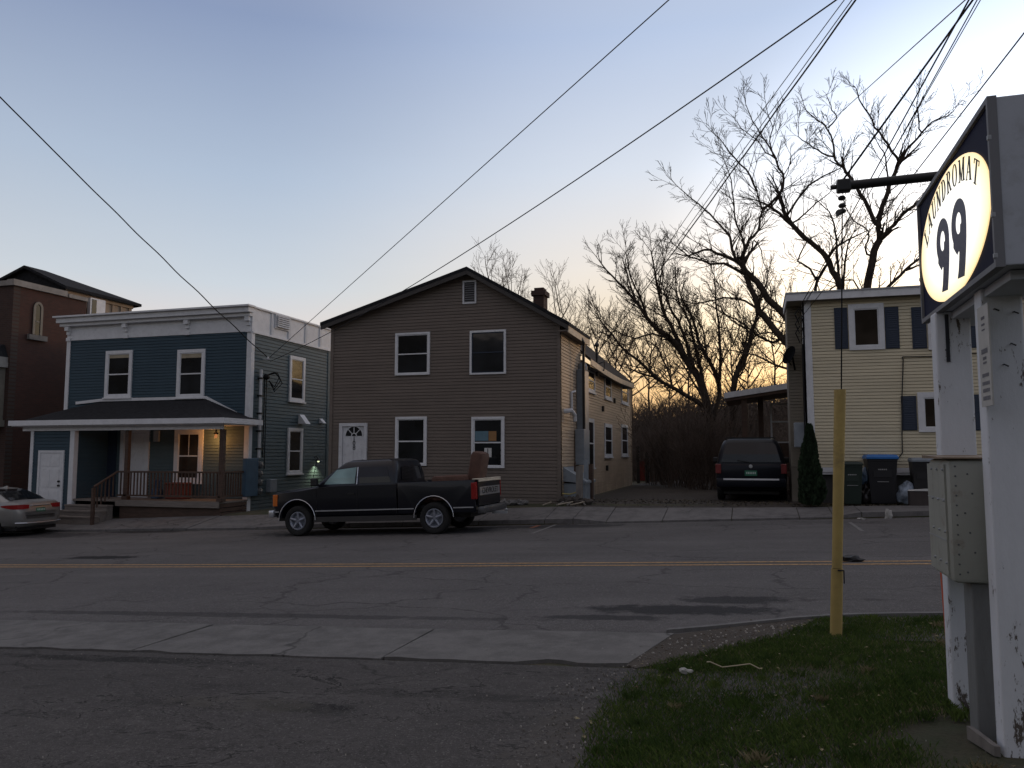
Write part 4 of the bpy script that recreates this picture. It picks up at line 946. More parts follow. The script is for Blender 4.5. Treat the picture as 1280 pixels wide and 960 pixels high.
# drip loops at the corner
CORN = PY(1000, 388, CY-.2)
w = MB(); x_ = CX0-.12
for i in range(3):
    z_ = CORN.z-.1-.25*i; w.tube([(x_, CY-.1, z_+.2), (x_-.12, CY-.14, z_), (x_-.02, CY-.1, z_-.25), (x_+.10, CY-.08, z_-.1), (x_+.06, CY-.08, z_+.15)], .016, 6)
w.tube([(x_+.05, CY-.08, CORN.z-.9), (x_+.04, CY-.08, 2.0)], .025, 6); w.build('drip_loop', M['cable'], chs)
# electric meter at the corner
y0w, y1w, z0w, z1w = rectx(997, 529, 1003.5, 559, CX0)
p = PY(1000, 531, CY+.15); 
w = MB(); w.bbox(CX0-.34, CX0-.06, CY+.05, CY+.40, PY(1000, 559, CY).z, PY(1000, 528, CY).z, .02); w.build('meter_box', M['greymetal'], chs)
# satellite dish
p = PY(989, 445, 23.0)
w = MB(); ax = Vector((-.80, -.50, .35)).normalized(); w.lathe([(.02, .0), (.11, .012), (.20, .04), (.265, .075), (.26, .085), (.20, .05), (.0, .02)], (p.x, p.y, p.z), ax, 20); w.tube([(p.x+.1, 23.3, p.z-.35), (p.x+.08, 23.1, p.z-.3), (p.x+.03, p.y+.04, p.z)], .025, 6)
w.tube([(p.x, p.y, p.z-.26), Vector((p.x, p.y, p.z))+ax*.35], .012, 5); w.build('satellite_dish', paint('matt_black_dish', (.006, .006, .007), .9, spec=.05), chs, smooth='auto')
# side porch
PYF = 28.6
a = PY(905, 491, PYF); b = PX(999, 476, CX0-.05)
zp1 = PY(994, 477.5, PYF).z
w = MB(); w.prism([(a.x, a.z), (CX0-.04, zp1), (CX0-.04, zp1-.20), (a.x, a.z-.20)], lambda p, q, t: Vector((p, t, q)), PYF, PYF+3.2); w.build('porch_roof', M['white_old'], chs)
w = MB(); w.prism([(a.x+.05, a.z-.202), (CX0-.04, zp1-.202), (CX0-.04, zp1-.30), (a.x+.05, a.z-.30)], lambda p, q, t: Vector((p, t, q)), PYF+.05, PYF+3.1); w.build('porch_ceiling', M['darkwood'], chs)
for u, yy in ((930.5, PYF+.25), (951, PYF+1.4)):
    x_ = PY(u, 520, yy).x; w = MB(); zt_ = a.z+(zp1-a.z)*(x_-a.x)/(CX0-a.x)-.27; w.box(x_-.09, x_+.09, yy-.09, yy+.09, .2, zt_); w.build('porch_post', M['darkwood'], chs)
px0 = PY(920, 560, PYF+.1).x
w = MB(); w.box(px0, CX0-.05, PYF+.1, PYF+3.0, .2, .95); w.build('porch_deck', M['darkwood'], chs)
w = MB(); z_ = PY(940, 548, PYF+.2).z; w.box(px0, PY(952, 548, PYF+.2).x, PYF+.16, PYF+.24, z_-.05, z_+.02)
for i in range(8): x_ = px0+.05+i*.12; w.box(x_, x_+.03, PYF+.18, PYF+.21, .95, z_-.05)
w.build('porch_railing', M['darkwood'], chs)
d0, d1, e0_, e1_ = rect(963, 504, 988, 552, PYF+1.6); 
w = MB(); Yd = PYF+1.6
for (p_, q_, s_, u_) in ((d0, d0+.06, .95, e1_), (d1-.06, d1, .95, e1_), (d0+.06, d1-.06, e1_-.06, e1_), (d0+.06, d1-.06, (e0_+e1_)/2, (e0_+e1_)/2+.05), (d0+.06, d1-.06, e0_-.05, e0_+.0)): w.box(p_, q_, Yd, Yd+.05, s_, u_)
sd = w.build('storm_door', M['white_old'], chs)
w = MB(); w.box(d1+.01, CX0-.05, Yd, Yd+.06, .95, e1_+.3); w.box(d0+.06, d1-.06, Yd+.01, Yd+.03, .95, e0_-.05); w.build('porch_panel', M['darkwood'], chs)
for i in range(3):
    w = MB(); w.box(px0+.7, CX0-.3, PYF-.3*(i+1)+.1, PYF-.3*i+.095, .2, .8-.2*i); w.build('step', M['deck'], chs)
# ================================================================== vehicles (local axes: +x forward, +y left side, z up)
M['carblack'] = paint('black_car_paint', (.006, .007, .012), .3, .1, 2, spec=.35, coat=.25)
M['carsilver'] = paint('silver_car_paint', (.27, .265, .255), .38, .06, 3, metal=.45, coat=.2, dirt=((.17, .155, .135), .5))
M['vandark'] = paint('dark_blue_car_paint', (.006, .007, .012), .35, .1, 2, spec=.25)
M['trimgrey'] = paint('silver_body_trim', (.42, .42, .43), .35, .06, 5, metal=.6)
M['tanleather'] = paint('brown_armchair_cloth', (.095, .047, .033), .8, .25, 5, bump=.4)
M['dimlens'] = paint('dull_red_lens', (.16, .02, .02), .4, .2, 9)
def rrect(x0, x1, hw, r, z, n=5):
    pts = []
    for (cx_, cy_, a0) in ((x1-r, hw-r, 0), (x0+r, hw-r, 90), (x0+r, -hw+r, 180), (x1-r, -hw+r, 270)):
        for k in range(n): a = R(a0+90*k/(n-1)); pts.append(Vector((cx_+r*math.cos(a), cy_+r*math.sin(a), z)))
    return pts
def loftx(mb, st):              # st: list of (x, half section [(y, z)...] from bottom centre to top centre)
    rings = []
    for x, hs in st: rings.append([Vector((x, y, z)) for y, z in hs]+[Vector((x, -y, z)) for y, z in reversed(hs) if y > 1e-6])
    mb.ring_loft(rings)
def boolcut(mb, cyls):          # remove cylinders along y (x, z, radius, y0, y1) from the mesh in mb
    me = bpy.data.meshes.new('t'); me.from_pydata([tuple(v) for v in mb.v], [], mb.f)
    bm = bmesh.new(); bm.from_mesh(me); bmesh.ops.remove_doubles(bm, verts=bm.verts, dist=1e-4); bmesh.ops.recalc_face_normals(bm, faces=bm.faces); bm.to_mesh(me); bm.free()
    o = bpy.data.objects.new('t', me); col.objects.link(o); tmp = []
    for (x, z, r, y0, y1) in cyls:
        c = MB(); c.lathe([(0, y0), (r, y0), (r, y1), (0, y1)], (x, 0, z), (0, 1, 0), 32); co_ = c.build('t', [], None); tmp.append(co_)
        m = o.modifiers.new('b', 'BOOLEAN'); m.operation = 'DIFFERENCE'; m.solver = 'EXACT'; m.object = co_
    dg = bpy.context.evaluated_depsgraph_get(); dg.update()
    me2 = bpy.data.meshes.new_from_object(o.evaluated_get(dg))
    out = MB(); out.raw([v.co.copy() for v in me2.vertices], [tuple(p.vertices) for p in me2.polygons])
    for q in tmp+[o]: bpy.data.objects.remove(q)
    return out
def wheel(parent, x, y, z, r, w, rim='alloy', side=1):
    t = MB(); hw = w/2
    t.lathe([(r*.62, -hw*.85), (r*.80, -hw), (r*.93, -hw*.9), (r, -hw*.55), (r, hw*.55), (r*.93, hw*.9), (r*.80, hw), (r*.66, hw*.85), (r*.62, hw*.6), (r*.62, -hw*.85)], (x, y, z), (0, side, 0), 32, caps=False)
    o = t.build('wheel', M['rubber'], parent, smooth='auto', local=True)
    c = MB(); c.lathe([(0, hw*.65), (r*.12, hw*.65), (r*.2, hw*.45), (r*.3, hw*.15), (r*.45, hw*.10), (r*.50, hw*.62), (r*.56, hw*.80), (r*.60, hw*.78), (r*.62, hw*.5), (r*.6, -hw*.5), (0, -hw*.5)], (x, y, z), (0, side, 0), 28)
    for k in range(5):
        a = 2*math.pi*k/5+.3; ca, sa = math.cos(a), math.sin(a); pa = Vector((x+ca*r*.15, y+side*hw*.5, z+sa*r*.15)); pb = Vector((x+ca*r*.56, y+side*hw*.66, z+sa*r*.56)); c.tube([pa, pb], [r*.10, r*.075], 6)
    c.build('rim', M['alloy'], o, smooth='auto', local=True)
def hwat(rings, z):             # half width of a greenhouse made of rrect rings
    for (z0, w0), (z1, w1) in zip(rings, rings[1:]):
        if z <= z1: return w0+(w1-w0)*(z-z0)/(z1-z0)
    return rings[-1][1]
def sidepatch(mb, poly, wf, side, off=.006):      # poly in (x, z) laid on the side whose half width is wf(z)
    # cut into courses so that the glass follows the curve of the side
    z0 = min(p[1] for p in poly); z1 = max(p[1] for p in poly); n = 8
    for i in range(n):
        za, zb = z0+(z1-z0)*i/n, z0+(z1-z0)*(i+1)/n; sa = spans(poly, za+1e-4); sb = spans(poly, zb-1e-4)
        if not sa or not sb: continue
        q = [Vector((sa[0], side*(wf(za)+off), za)), Vector((sa[1], side*(wf(za)+off), za)), Vector((sb[1], side*(wf(zb)+off), zb)), Vector((sb[0], side*(wf(zb)+off), zb))]
        mb.face(q if side < 0 else q[::-1])

# ---------------------------------------------------------------- pickup
def zroad(x, y): return H(x, y)
px_, py_ = (PY(372, 651, 17.75).x+PY(543, 647, 17.75).x)/2, 17.75+.97
g = math.atan(.045*math.cosh(px_/40)**-2)
mt = Matrix.Translation((px_, py_, H(px_, py_)+.002)) @ Matrix.Rotation(-g, 4, 'Y') @ Matrix.Rotation(math.pi, 4, 'Z')
pk_ = thing('pickup_truck', 'black extended cab pickup truck parked at the far kerb with an armchair in its bed', 'pickup truck', mtx=mt)
WBH = (PY(543, 647, 17.75).x-PY(372, 651, 17.75).x)/2
FA, RA = WBH, -WBH
fr_, tl_ = FA+.74, RA-1.06
print('pickup wheelbase', WBH*2)
b = MB()
def hs(w, zb, zm, zt, cr=.05): return [(0, zb), (w-.10, zb), (w-.03, zb+.12), (w, zm), (w-.005, zm+.08), (w-.03, zt-.04), (w-.09, zt), (w*.5, zt+cr*.7), (0, zt+cr)]
cabx0, cabx1 = -.90, 1.22
loftx(b, [(fr_-.02, hs(.90, .52, .80, 1.06, .02)), (fr_-.10, hs(.95, .46, .80, 1.11)), (FA-.1, hs(.97, .45, .82, 1.17)), (cabx1+.15, hs(.975, .45, .84, 1.22)), (cabx1-.4, hs(.975, .45, .85, 1.25, .0)), (cabx0, hs(.975, .45, .85, 1.25, .0))])
b = boolcut(b, [(FA, .40, .50, .55, 1.2), (FA, .40, .50, -1.2, -.55)])
b.build('body', M['carblack'], pk_, smooth='auto', local=True)
# cab
gr = [(1.18, .935), (1.42, .90), (1.67, .80), (1.79, .74), (1.85, .62)]
ring = [rrect(cabx0+.01, cabx1+.22, .935, .10, 1.18), rrect(cabx0+.02, cabx1-.08, .90, .12, 1.42), rrect(cabx0+.06, cabx1-.42, .80, .12, 1.67), rrect(cabx0+.10, cabx1-.58, .74, .14, 1.79), rrect(cabx0+.22, cabx1-.72, .62, .2, 1.85)]
b = MB(); b.ring_loft(ring); b.build('cab', M['carblack'], pk_, smooth='auto', local=True)
wf = lambda z: hwat(gr, z)
for s in (1, -1):
    b = MB(); sidepatch(b, [(cabx1-.12, 1.27), (cabx1-.46, 1.65), (cabx1-.98, 1.67), (cabx1-.98, 1.27)][::s], wf, s); b.build('side_window', M['glass_green'], pk_, local=True)
    b = MB(); sidepatch(b, [(cabx1-1.10, 1.27), (cabx1-1.08, 1.66), (cabx0+.30, 1.66), (cabx0+.16, 1.27)][::s], wf, s); b.build('rear_side_window', M['glass'], pk_, local=True)
    b = MB(); b.tube([(cabx1-1.04, s*.945, 1.25), (cabx1-1.02, s*.815, 1.67)], .012, 5); b.build('window_strip', M['chrome'], pk_, local=True)
b = MB(); b.face([Vector(p) for p in ((cabx1+.19, -.78, 1.23), (cabx1+.19, .78, 1.23), (cabx1-.065, .74, 1.425), (cabx1-.385, .66, 1.66), (cabx1-.385, -.66, 1.66), (cabx1-.065, -.74, 1.425))]); b.build('windscreen', M['glass_green'], pk_, local=True)
b = MB(); b.face([Vector(p) for p in ((cabx0-.004, .62, 1.32), (cabx0-.004, -.62, 1.32), (cabx0+.035, -.58, 1.64), (cabx0+.035, .58, 1.64))]); b.build('rear_window', M['glass'], pk_, local=True)
# steering wheel seen through the glass is left to the dark glass; door seams and handles
b = MB()
for s in (1, -1):
    for xx in (cabx1+.08, cabx1-1.05, cabx0+.01): b.box(xx-.004, xx+.004, s*.973-.004, s*.973+.004, .52, 1.12)
    b.box(cabx1-.98, cabx1-.80, s*.975-.012, s*.975+.012, 1.00, 1.04)
b.build('door_seam', M['black'], pk_, local=True)
# bed
b = MB()
bx0, bx1, zr_b = tl_, cabx0-.03, 1.255
for s in (1, -1): 
    m_ = MB(); m_.bbox(bx0, bx1, min(s*.85, s*.975), max(s*.85, s*.975), .50, zr_b, .02)
    m_ = boolcut(m_, [(RA, .40, .49, min(s*.5, s*1.3), max(s*.5, s*1.3))]); b.raw(m_.v, m_.f)
b.box(bx0+.05, bx1, -.84, .84, .62, .70); b.box(bx1-.06, bx1, -.84, .84, .702, zr_b-.02)
b.build('bed', M['carblack'], pk_, smooth='auto', local=True)
b = MB(); b.bbox(tl_-.05, tl_-.002, -.84, .84, .64, zr_b, .015); tg = b.build('tailgate', M['carblack'], pk_, local=True)
b = MB(); b.box(tl_-.062, tl_-.051, -.76, .76, .88, 1.08); b.build('tailgate_panel', M['trimgrey'], tg, local=True)
b = MB(); b.bbox(tl_-.075, tl_+.10, -.85, .85, zr_b+.002, zr_b+.028, .008); b.bbox(tl_-.08, tl_-.052, -.84, .84, zr_b-.05, zr_b+.0, .008); b.build('tailgate_cap', paint('worn_pale_cap', (.62, .56, .45), .4, .1, 5), tg, local=True)
textmesh('tailgate_lettering', 'CHEVROLET', .19, M['black'], tg, lambda a, b_, c_: Vector((tl_-.066-c_, -a, .98+b_)), ext=.002, local=True, squeeze=1.15)
for s in (1, -1):
    b = MB(); b.bbox(tl_-.03, tl_+.09, min(s*.84, s*.985), max(s*.84, s*.985), .80, 1.20, .02); b.build('tail_light', M['redlens'], pk_, local=True)
    # arches and rocker trim
    b = MB()
    for cxx, rr_ in ((FA, .52), (RA, .51)):
        pts = [Vector((cxx+rr_*math.cos(R(a)), s*.978, .40+rr_*math.sin(R(a)))) for a in range(0, 181, 12)]; b.tube(pts, .010, 5)
    for xa, xb in ((FA-.52, RA+.51), (fr_-.1, FA+.52), (RA-.51, tl_+.04)): b.box(xa, xb, s*.975-.008, s*.975+.008, .605, .632)
    b.build('side_trim', M['chrome'], pk_, local=True)
    b = MB(); b.box(FA-.46, RA+.46, s*.93-.02, s*.93+.02, .34, .47); b.build('rocker_panel', paint('dull_rocker', (.035, .033, .032), .6), pk_, local=True)
    b = MB(); b.box(fr_-.12, fr_-.01, min(s*.62, s*.90), max(s*.62, s*.90), .84, 1.04); b.build('headlight', M['clearlens'], pk_, local=True)
    b = MB(); b.bbox(fr_-.16, fr_-.03, min(s*.885, s*.955), max(s*.885, s*.955), .76, 1.05, .012); b.build('turn_signal', M['amber'], pk_, local=True)
    b = MB(); b.bbox(cabx1-.02, cabx1+.14, min(s*1.0, s*1.16), max(s*1.0, s*1.16), 1.24, 1.44, .03); b.tube([(cabx1+.05, s*.92, 1.26), (cabx1+.05, s*1.04, 1.30)], .025, 6); b.build('door_mirror', M['black'], pk_, local=True)
b = MB(); b.bbox(fr_-.05, fr_+.10, -.96, .96, .48, .66, .03); b.build('front_bumper', M['chrome'], pk_, smooth='auto', local=True)
b = MB(); b.box(fr_-.03, fr_-.0, -.60, .60, .74, .98)
b.build('grille', M['black'], pk_, local=True)
b = MB(); b.bbox(tl_-.20, tl_-.02, -.90, .90, .46, .62, .03); b.build('rear_bumper', paint('scuffed_bumper', (.10, .10, .105), .45, .2, 4, metal=.5), pk_, smooth='auto', local=True)
b = MB(); b.box(tl_-.48, tl_-.1, -.04, .04, .40, .46); b.lathe([(0, .46), (.03, .47), (.035, .5), (.0, .53)], (tl_-.46, 0, 0), (0, 0, 1), 10); b.build('tow_hitch', M['dullmetal'], pk_, local=True)
b = MB(); b.tube([(cabx1+.30, .84, 1.20), (cabx1+.10, .86, 1.92)], .008, 5); b.build('aerial', M['cable'], pk_, local=True)
b = MB(); b.box(RA-.8, FA+.8, -.55, .55, .36, .48); b.tube([(FA, -.8, .38), (FA, .8, .38)], .06, 8); b.tube([(RA, -.8, .38), (RA, .8, .38)], .08, 8); b.build('chassis', M['black'], pk_, local=True)
for xx in (FA, RA):
    for s in (1, -1): wheel(pk_, xx, s*.85, .38, .38, .25, side=s)
# armchair lying in the bed
acm = mt @ Matrix.Translation((tl_+.66, .20, .705)) @ Matrix.Rotation(R(180+8), 4, 'Z') @ Matrix.Scale(1.22, 4)
ac = thing('armchair', 'brown upholstered armchair standing in the bed of the black pickup', 'armchair', mtx=acm)
b = MB(); b.bbox(-.42, .30, -.42, .42, .08, .42, .06); b.build('seat', M['tanleather'], ac, smooth='auto', local=True)
b = MB(); m_ = MB(); m_.bbox(-.13, .13, -.40, .40, 0, .80, .09); rt = Matrix.Translation((.30, 0, .22)) @ Matrix.Rotation(R(12), 4, 'Y'); b.raw([rt @ v for v in m_.v], m_.f); b.build('backrest', M['tanleather'], ac, smooth='auto', local=True)
for s in (1, -1): b = MB(); b.bbox(-.46, .28, min(s*.36, s*.52), max(s*.36, s*.52), .06, .55, .06); b.build('armrest', M['tanleather'], ac, smooth='auto', local=True)
b = MB(); b.box(-.40, .28, -.36, .36, 0, .08); b.build('base', M['black'], ac, local=True)
cm = mt @ Matrix.Translation((tl_+1.45, .30, .705))
cu_ = thing('cushion', 'brown seat cushion lying in front of the armchair in the pickup bed', 'cushion', mtx=cm)
b = MB(); b.bbox(-.40, .40, -.35, .35, 0, .22, .08); b.bbox(-.36, .30, -.3, .3, .223, .50, .10); b.build('pad', M['tanleather'], cu_, smooth='auto', local=True)

# ---------------------------------------------------------------- silver sedan
sx, sy = PY(22, 640, 18.3).x, 19.12
ln = 4.5
g = math.atan(.045*math.cosh(sx/40)**-2)
mt = Matrix.Translation((sx-ln/2, sy, H(sx-ln/2, sy))) @ Matrix.Rotation(-g, 4, 'Y') @ Matrix.Rotation(math.pi, 4, 'Z')
sd_ = thing('silver_sedan', 'silver saloon car parked at the far kerb in front of the brick building', 'car', mtx=mt)
def ss(w, zb, zt, crown=.02, tum=.10): return [(0, zb), (w-.16, zb), (w-.05, zb+.08), (w, zb+.30), (w+.005, (zb+zt)/2+.10), (w-.02, zt-.12), (w-tum, zt-.02), (w*.55, zt+crown*.7), (0, zt+crown)]
b = MB()
loftx(b, [(-2.26, ss(.55, .42, .62)), (-2.24, ss(.66, .34, .84)), (-2.17, ss(.78, .28, .98)), (-2.02, ss(.845, .25, 1.03)), (-1.6, ss(.875, .24, 1.05, .03)), (-1.1, ss(.885, .23, 1.03)), (0, ss(.885, .22, .98)), (.9, ss(.885, .23, .96)), (1.5, ss(.87, .24, .92, .04)), (1.95, ss(.82, .26, .80, .05)), (2.18, ss(.70, .30, .68, .03)), (2.25, ss(.5, .38, .58))])
b = boolcut(b, [(1.32, .32, .36, .55, 1.3), (1.32, .32, .36, -1.3, -.55), (-1.32, .32, .36, .55, 1.3), (-1.32, .32, .36, -1.3, -.55)])
b.build('body', M['carsilver'], sd_, smooth='auto', local=True)
gr2 = [(.98, .80), (1.15, .765), (1.32, .67), (1.42, .58), (1.47, .42)]
wf2 = lambda z: hwat(gr2, z)
ring = [rrect(-1.85, 1.15, .80, .22, .98), rrect(-1.52, .86, .765, .22, 1.15), rrect(-1.12, .52, .67, .22, 1.32), rrect(-.82, .24, .58, .22, 1.42), rrect(-.5, .0, .42, .2, 1.47)]
b = MB(); b.ring_loft(ring); b.build('roof', M['carsilver'], sd_, smooth='auto', local=True)
for s in (1, -1):
    b = MB(); sidepatch(b, [(.72, 1.03), (.30, 1.34), (-.20, 1.37), (-.20, 1.03)][::s], wf2, s, .008); b.build('side_window', M['glass'], sd_, local=True)
    b = MB(); sidepatch(b, [(-.28, 1.03), (-.28, 1.37), (-.78, 1.34), (-1.18, 1.10), (-1.15, 1.03)][::s], wf2, s, .008); b.build('rear_side_window', M['glass'], sd_, local=True)
b = MB(); b.face([Vector(p) for p in ((-1.72, .58, 1.075), (-1.72, -.58, 1.075), (-1.545, -.60, 1.165), (-1.16, -.50, 1.335), (-.95, -.46, 1.405), (-.95, .46, 1.405), (-1.16, .50, 1.335), (-1.545, .60, 1.165))]); b.build('rear_window', M['glass'], sd_, local=True)
b = MB(); b.face([Vector(p) for p in ((1.0, -.6, 1.08), (1.0, .6, 1.08), (.40, .46, 1.39), (.40, -.46, 1.39))]); b.build('windscreen', M['glass'], sd_, local=True)
def onrear(y, z):           # rear skin x for a light patch
    t_ = abs(y); return -2.245+.055*sst(.5, .85, t_)*1.8+.10*sst(.72, .9, t_)-.0
for s in (1, -1):
    b = MB(); pr3 = [(-2.262, .42, .815, .925), (-2.245, .60, .80, .935), (-2.19, .755, .80, .935), (-2.06, .865, .815, .935), (-1.88, .897, .85, .93), (-1.72, .905, .885, .915)]
    rg = [[Vector((x, s*y, z0_)), Vector((x, s*y, z1_)), Vector((x+.12, s*(y-.10), z1_)), Vector((x+.12, s*(y-.10), z0_))] for x, y, z0_, z1_ in pr3]
    b.ring_loft(rg)
    b.build('tail_light', M['redlens'], sd_, local=True)
b = MB(); b.hexa([(-2.235, -.36, .66), (-2.10, -.36, .66), (-2.10, .36, .66), (-2.235, .36, .66), (-2.215, -.33, .86), (-2.1, -.33, .86), (-2.1, .33, .86), (-2.215, .33, .86)]); pr_ = b.build('plate_recess', M['carsilver'], sd_, local=True)
b = MB(); b.hexa([(-2.262, -.16, .70), (-2.24, -.16, .70), (-2.24, .16, .70), (-2.262, .16, .70), (-2.245, -.16, .82), (-2.23, -.16, .82), (-2.23, .16, .82), (-2.245, .16, .82)]); pl_ = b.build('licence_plate', M['plate'], sd_, local=True)
b = MB(); 
for i in range(5): b.hexa([(-2.266, -.13+.055*i, .735), (-2.255, -.13+.055*i, .735), (-2.255, -.10+.055*i, .735), (-2.266, -.10+.055*i, .735), (-2.256, -.13+.055*i, .79), (-2.25, -.13+.055*i, .79), (-2.25, -.10+.055*i, .79), (-2.256, -.10+.055*i, .79)])
b.build('plate_marks', M['platelight'], pl_, local=True)
b = MB(); b.bbox(-2.275, -2.15, -.34, .34, .885, .915, .008); b.build('boot_chrome_strip', M['chrome'], sd_, local=True)
b = MB(); b.tube([(-2.16, -.80, .40), (-2.29, -.5, .385), (-2.31, 0, .38), (-2.29, .5, .385), (-2.16, .80, .40)], .018, 6); b.build('bumper_strip', M['chrome'], sd_, local=True)
b = MB(); b.tube([(-2.14, -.79, .62), (-2.28, -.45, .60), (-2.29, .45, .60), (-2.14, .79, .62)], .009, 5); b.build('bumper_seam', M['black'], sd_, local=True)
b = MB(); b.box(-2.1, 2.0, -.7, .7, .17, .30); b.build('underbody', M['black'], sd_, local=True)
b = MB(); b.hexa([(-.95, -.03, 1.40), (-.70, -.03, 1.44), (-.70, .03, 1.44), (-.95, .03, 1.40), (-.93, -.008, 1.50), (-.88, -.008, 1.50), (-.88, .008, 1.50), (-.93, .008, 1.50)]); b.build('aerial', M['carsilver'], sd_, local=True)
for s in (1, -1):
    b = MB(); b.bbox(.66, .82, min(s*.88, s*1.02), max(s*.88, s*1.02), .98, 1.10, .03); b.build('door_mirror', M['carsilver'], sd_, local=True)
    b = MB(); b.bbox(1.9, 2.18, min(s*.5, s*.76), max(s*.5, s*.76), .62, .74, .03); b.build('headlight', M['clearlens'], sd_, local=True)
for xx in (1.32, -1.32):
    for s in (1, -1): wheel(sd_, xx, s*.78, .315, .315, .20, side=s)

# ---------------------------------------------------------------- dark people carrier seen from behind
vy = 23.2; vx = PY(936.5, 600, vy).x; ln = 5.0
vg = H(vx, vy)
mt = Matrix.Translation((vx+.05, vy+ln/2, H(vx, vy)+.004)) @ Matrix.Rotation(R(90), 4, 'Z')
vn = thing('minivan', 'dark blue minivan with roof rack parked in the driveway, seen from behind', 'minivan', mtx=mt)
b = MB()
def vsx(w, zb, zt, tum=.06): return [(0, zb), (w-.12, zb), (w-.03, zb+.10), (w, zb+(zt-zb)*.45), (w, zt-(zt-zb)*.32), (w-.02, zt-(zt-zb)*.09), (w-tum, zt), (w*.5, zt+.01), (0, zt+.01)]
loftx(b, [(-2.50, vsx(.86, .42, .98)), (-2.46, vsx(.93, .34, 1.04)), (-2.3, vsx(.965, .30, 1.06)), (-1.2, vsx(.975, .28, 1.06)), (.8, vsx(.975, .28, 1.04)), (1.6, vsx(.96, .29, .98)), (2.2, vsx(.90, .30, .84)), (2.5, vsx(.72, .36, .70))])
b = boolcut(b, [(1.5, .34, .39, .6, 1.3), (1.5, .34, .39, -1.3, -.6), (-1.45, .34, .39, .6, 1.3), (-1.45, .34, .39, -1.3, -.6)])
b.build('body', M['vandark'], vn, smooth='auto', local=True)
gr3 = [(1.04, .93), (1.30, .88), (1.58, .79), (1.70, .73), (1.76, .60)]
wf3 = lambda z: hwat(gr3, z)
ring = [rrect(-2.45, 1.75, .93, .16, 1.02), rrect(-2.40, 1.30, .88, .16, 1.30), rrect(-2.27, .72, .79, .16, 1.58), rrect(-2.18, .48, .73, .18, 1.70), rrect(-2.02, .25, .60, .2, 1.76)]
b = MB(); b.ring_loft(ring); b.build('roof', M['vandark'], vn, smooth='auto', local=True)
b = MB(); b.face([Vector(p) for p in ((-2.452, .80, 1.10), (-2.452, -.80, 1.10), (-2.41, -.745, 1.32), (-2.285, -.68, 1.58), (-2.25, -.62, 1.64), (-2.25, .62, 1.64), (-2.285, .68, 1.58), (-2.41, .745, 1.32))]); b.build('rear_window', M['glass'], vn, local=True)
for s in (1, -1):
    for (xa, xb) in ((-2.2, -1.1), (-1.0, .1), (.2, .95)):
        b = MB(); sidepatch(b, [(xb, 1.12), (min(xb, .62), 1.56), (xa+.08, 1.56), (xa, 1.12)][::s], wf3, s, .008); b.build('side_window', M['glass'], vn, local=True)
    b = MB(); b.bbox(-2.53, -2.36, min(s*.80, s*.955), max(s*.80, s*.955), .78, 1.05, .02); b.build('tail_light', M['dimlens'], vn, local=True)
    b = MB(); b.box(-2.1, -.2, s*.66-.015, s*.66+.015, 1.752, 1.785); b.build('roof_rail', M['black'], vn, local=True)
    b = MB(); b.bbox(.95, 1.1, min(s*.98, s*1.18), max(s*.98, s*1.18), 1.05, 1.22, .03); b.build('door_mirror', M['black'], vn, local=True)
b = MB()
for xx in (-1.9, -1.1): b.box(xx-.02, xx+.02, -.66, .66, 1.786, 1.805)
b.box(-2.09, -2.06, -.55, .55, 1.758, 1.768)
b.build('roof_rack', M['black'], vn, local=True)
b = MB(); b.bbox(-2.62, -2.40, -.93, .93, .40, .66, .04); b.build('rear_bumper', M['vandark'], vn, smooth='auto', local=True)
b = MB(); b.box(-2.640, -2.621, -.74, .74, .605, .65); b.build('bumper_strip', M['white'], vn, local=True)
b = MB(); b.box(-2.535, -2.505, -.165, .165, .72, .87); pl_ = b.build('licence_plate', M['plate'], vn, local=True)
b = MB()
for i in range(6): b.box(-2.538, -2.536, -.13+.045*i, -.10+.045*i, .77, .83)
b.build('plate_marks', M['platelight'], pl_, local=True)
b = MB(); b.lathe([(0, 0), (.05, .0), (.05, .012), (.0, .015)], (-2.49, 0, .985), (-1, 0, 0), 16); b.build('badge', M['chrome'], vn, local=True)
b = MB(); b.box(-2.478, -2.47, .55, .78, .985, 1.0); b.box(-2.478, -2.47, -.78, -.58, .985, 1.0); b.build('badge_strip', M['trimgrey'], vn, local=True)
b = MB(); b.tube([(-2.46, 0, 1.09), (-2.47, .35, 1.15)], .012, 5); b.build('rear_wiper', M['black'], vn, local=True)
b = MB(); b.box(-2.2, 2.2, -.75, .75, .20, .35); b.build('underbody', M['black'], vn, local=True)
for xx in (1.5, -1.45):
    for s in (1, -1): wheel(vn, xx, s*.85, .335, .335, .22, side=s)
# ================================================================== laundromat sign
SX = 1.14
A0 = PX(1237, 130, SX); A1 = PX(1150, 246, SX); B0 = PX(1237, 350, SX); B1 = PX(1152, 399, SX)
sy0 = A0.y; sy1 = (A1.y+B1.y)/2
sz1 = (A0.z+A1.z)/2; sz0 = (B0.z+B1.z)/2
print('sign', sy0, sy1, sz0, sz1, A0, A1, B0, B1)
gz = H(1.2, 5)
sg = thing('laundromat_sign', 'lit double post sign with white oval panel reading LAUNDROMAT 99', 'sign', (SX+.1, 5.0, gz))
M['signgrey'] = paint('grey_sign_metal', (.43, .46, .51), .6, .08, 2, dirt=((.20, .19, .18), .35))
M['signnavy'] = paint('navy_sign_face', (.014, .016, .042), .7, .1, 2, spec=.08)
TH = .34
w = MB(); w.bbox(SX+.02, SX+TH, sy0, sy1, sz0, sz1, .006); w.build('cabinet', M['signgrey'], sg)
w = MB()
e_ = .022
for (ya, yb, za, zb_) in ((sy0-.004, sy1+.004, sz1-e_, sz1+.006), (sy0-.004, sy1+.004, sz0-.006, sz0+e_), (sy0-.004, sy0+e_, sz0+e_, sz1-e_), (sy1-e_, sy1+.004, sz0+e_, sz1-e_)): w.box(SX-.012, SX+.03, ya, yb, za, zb_)
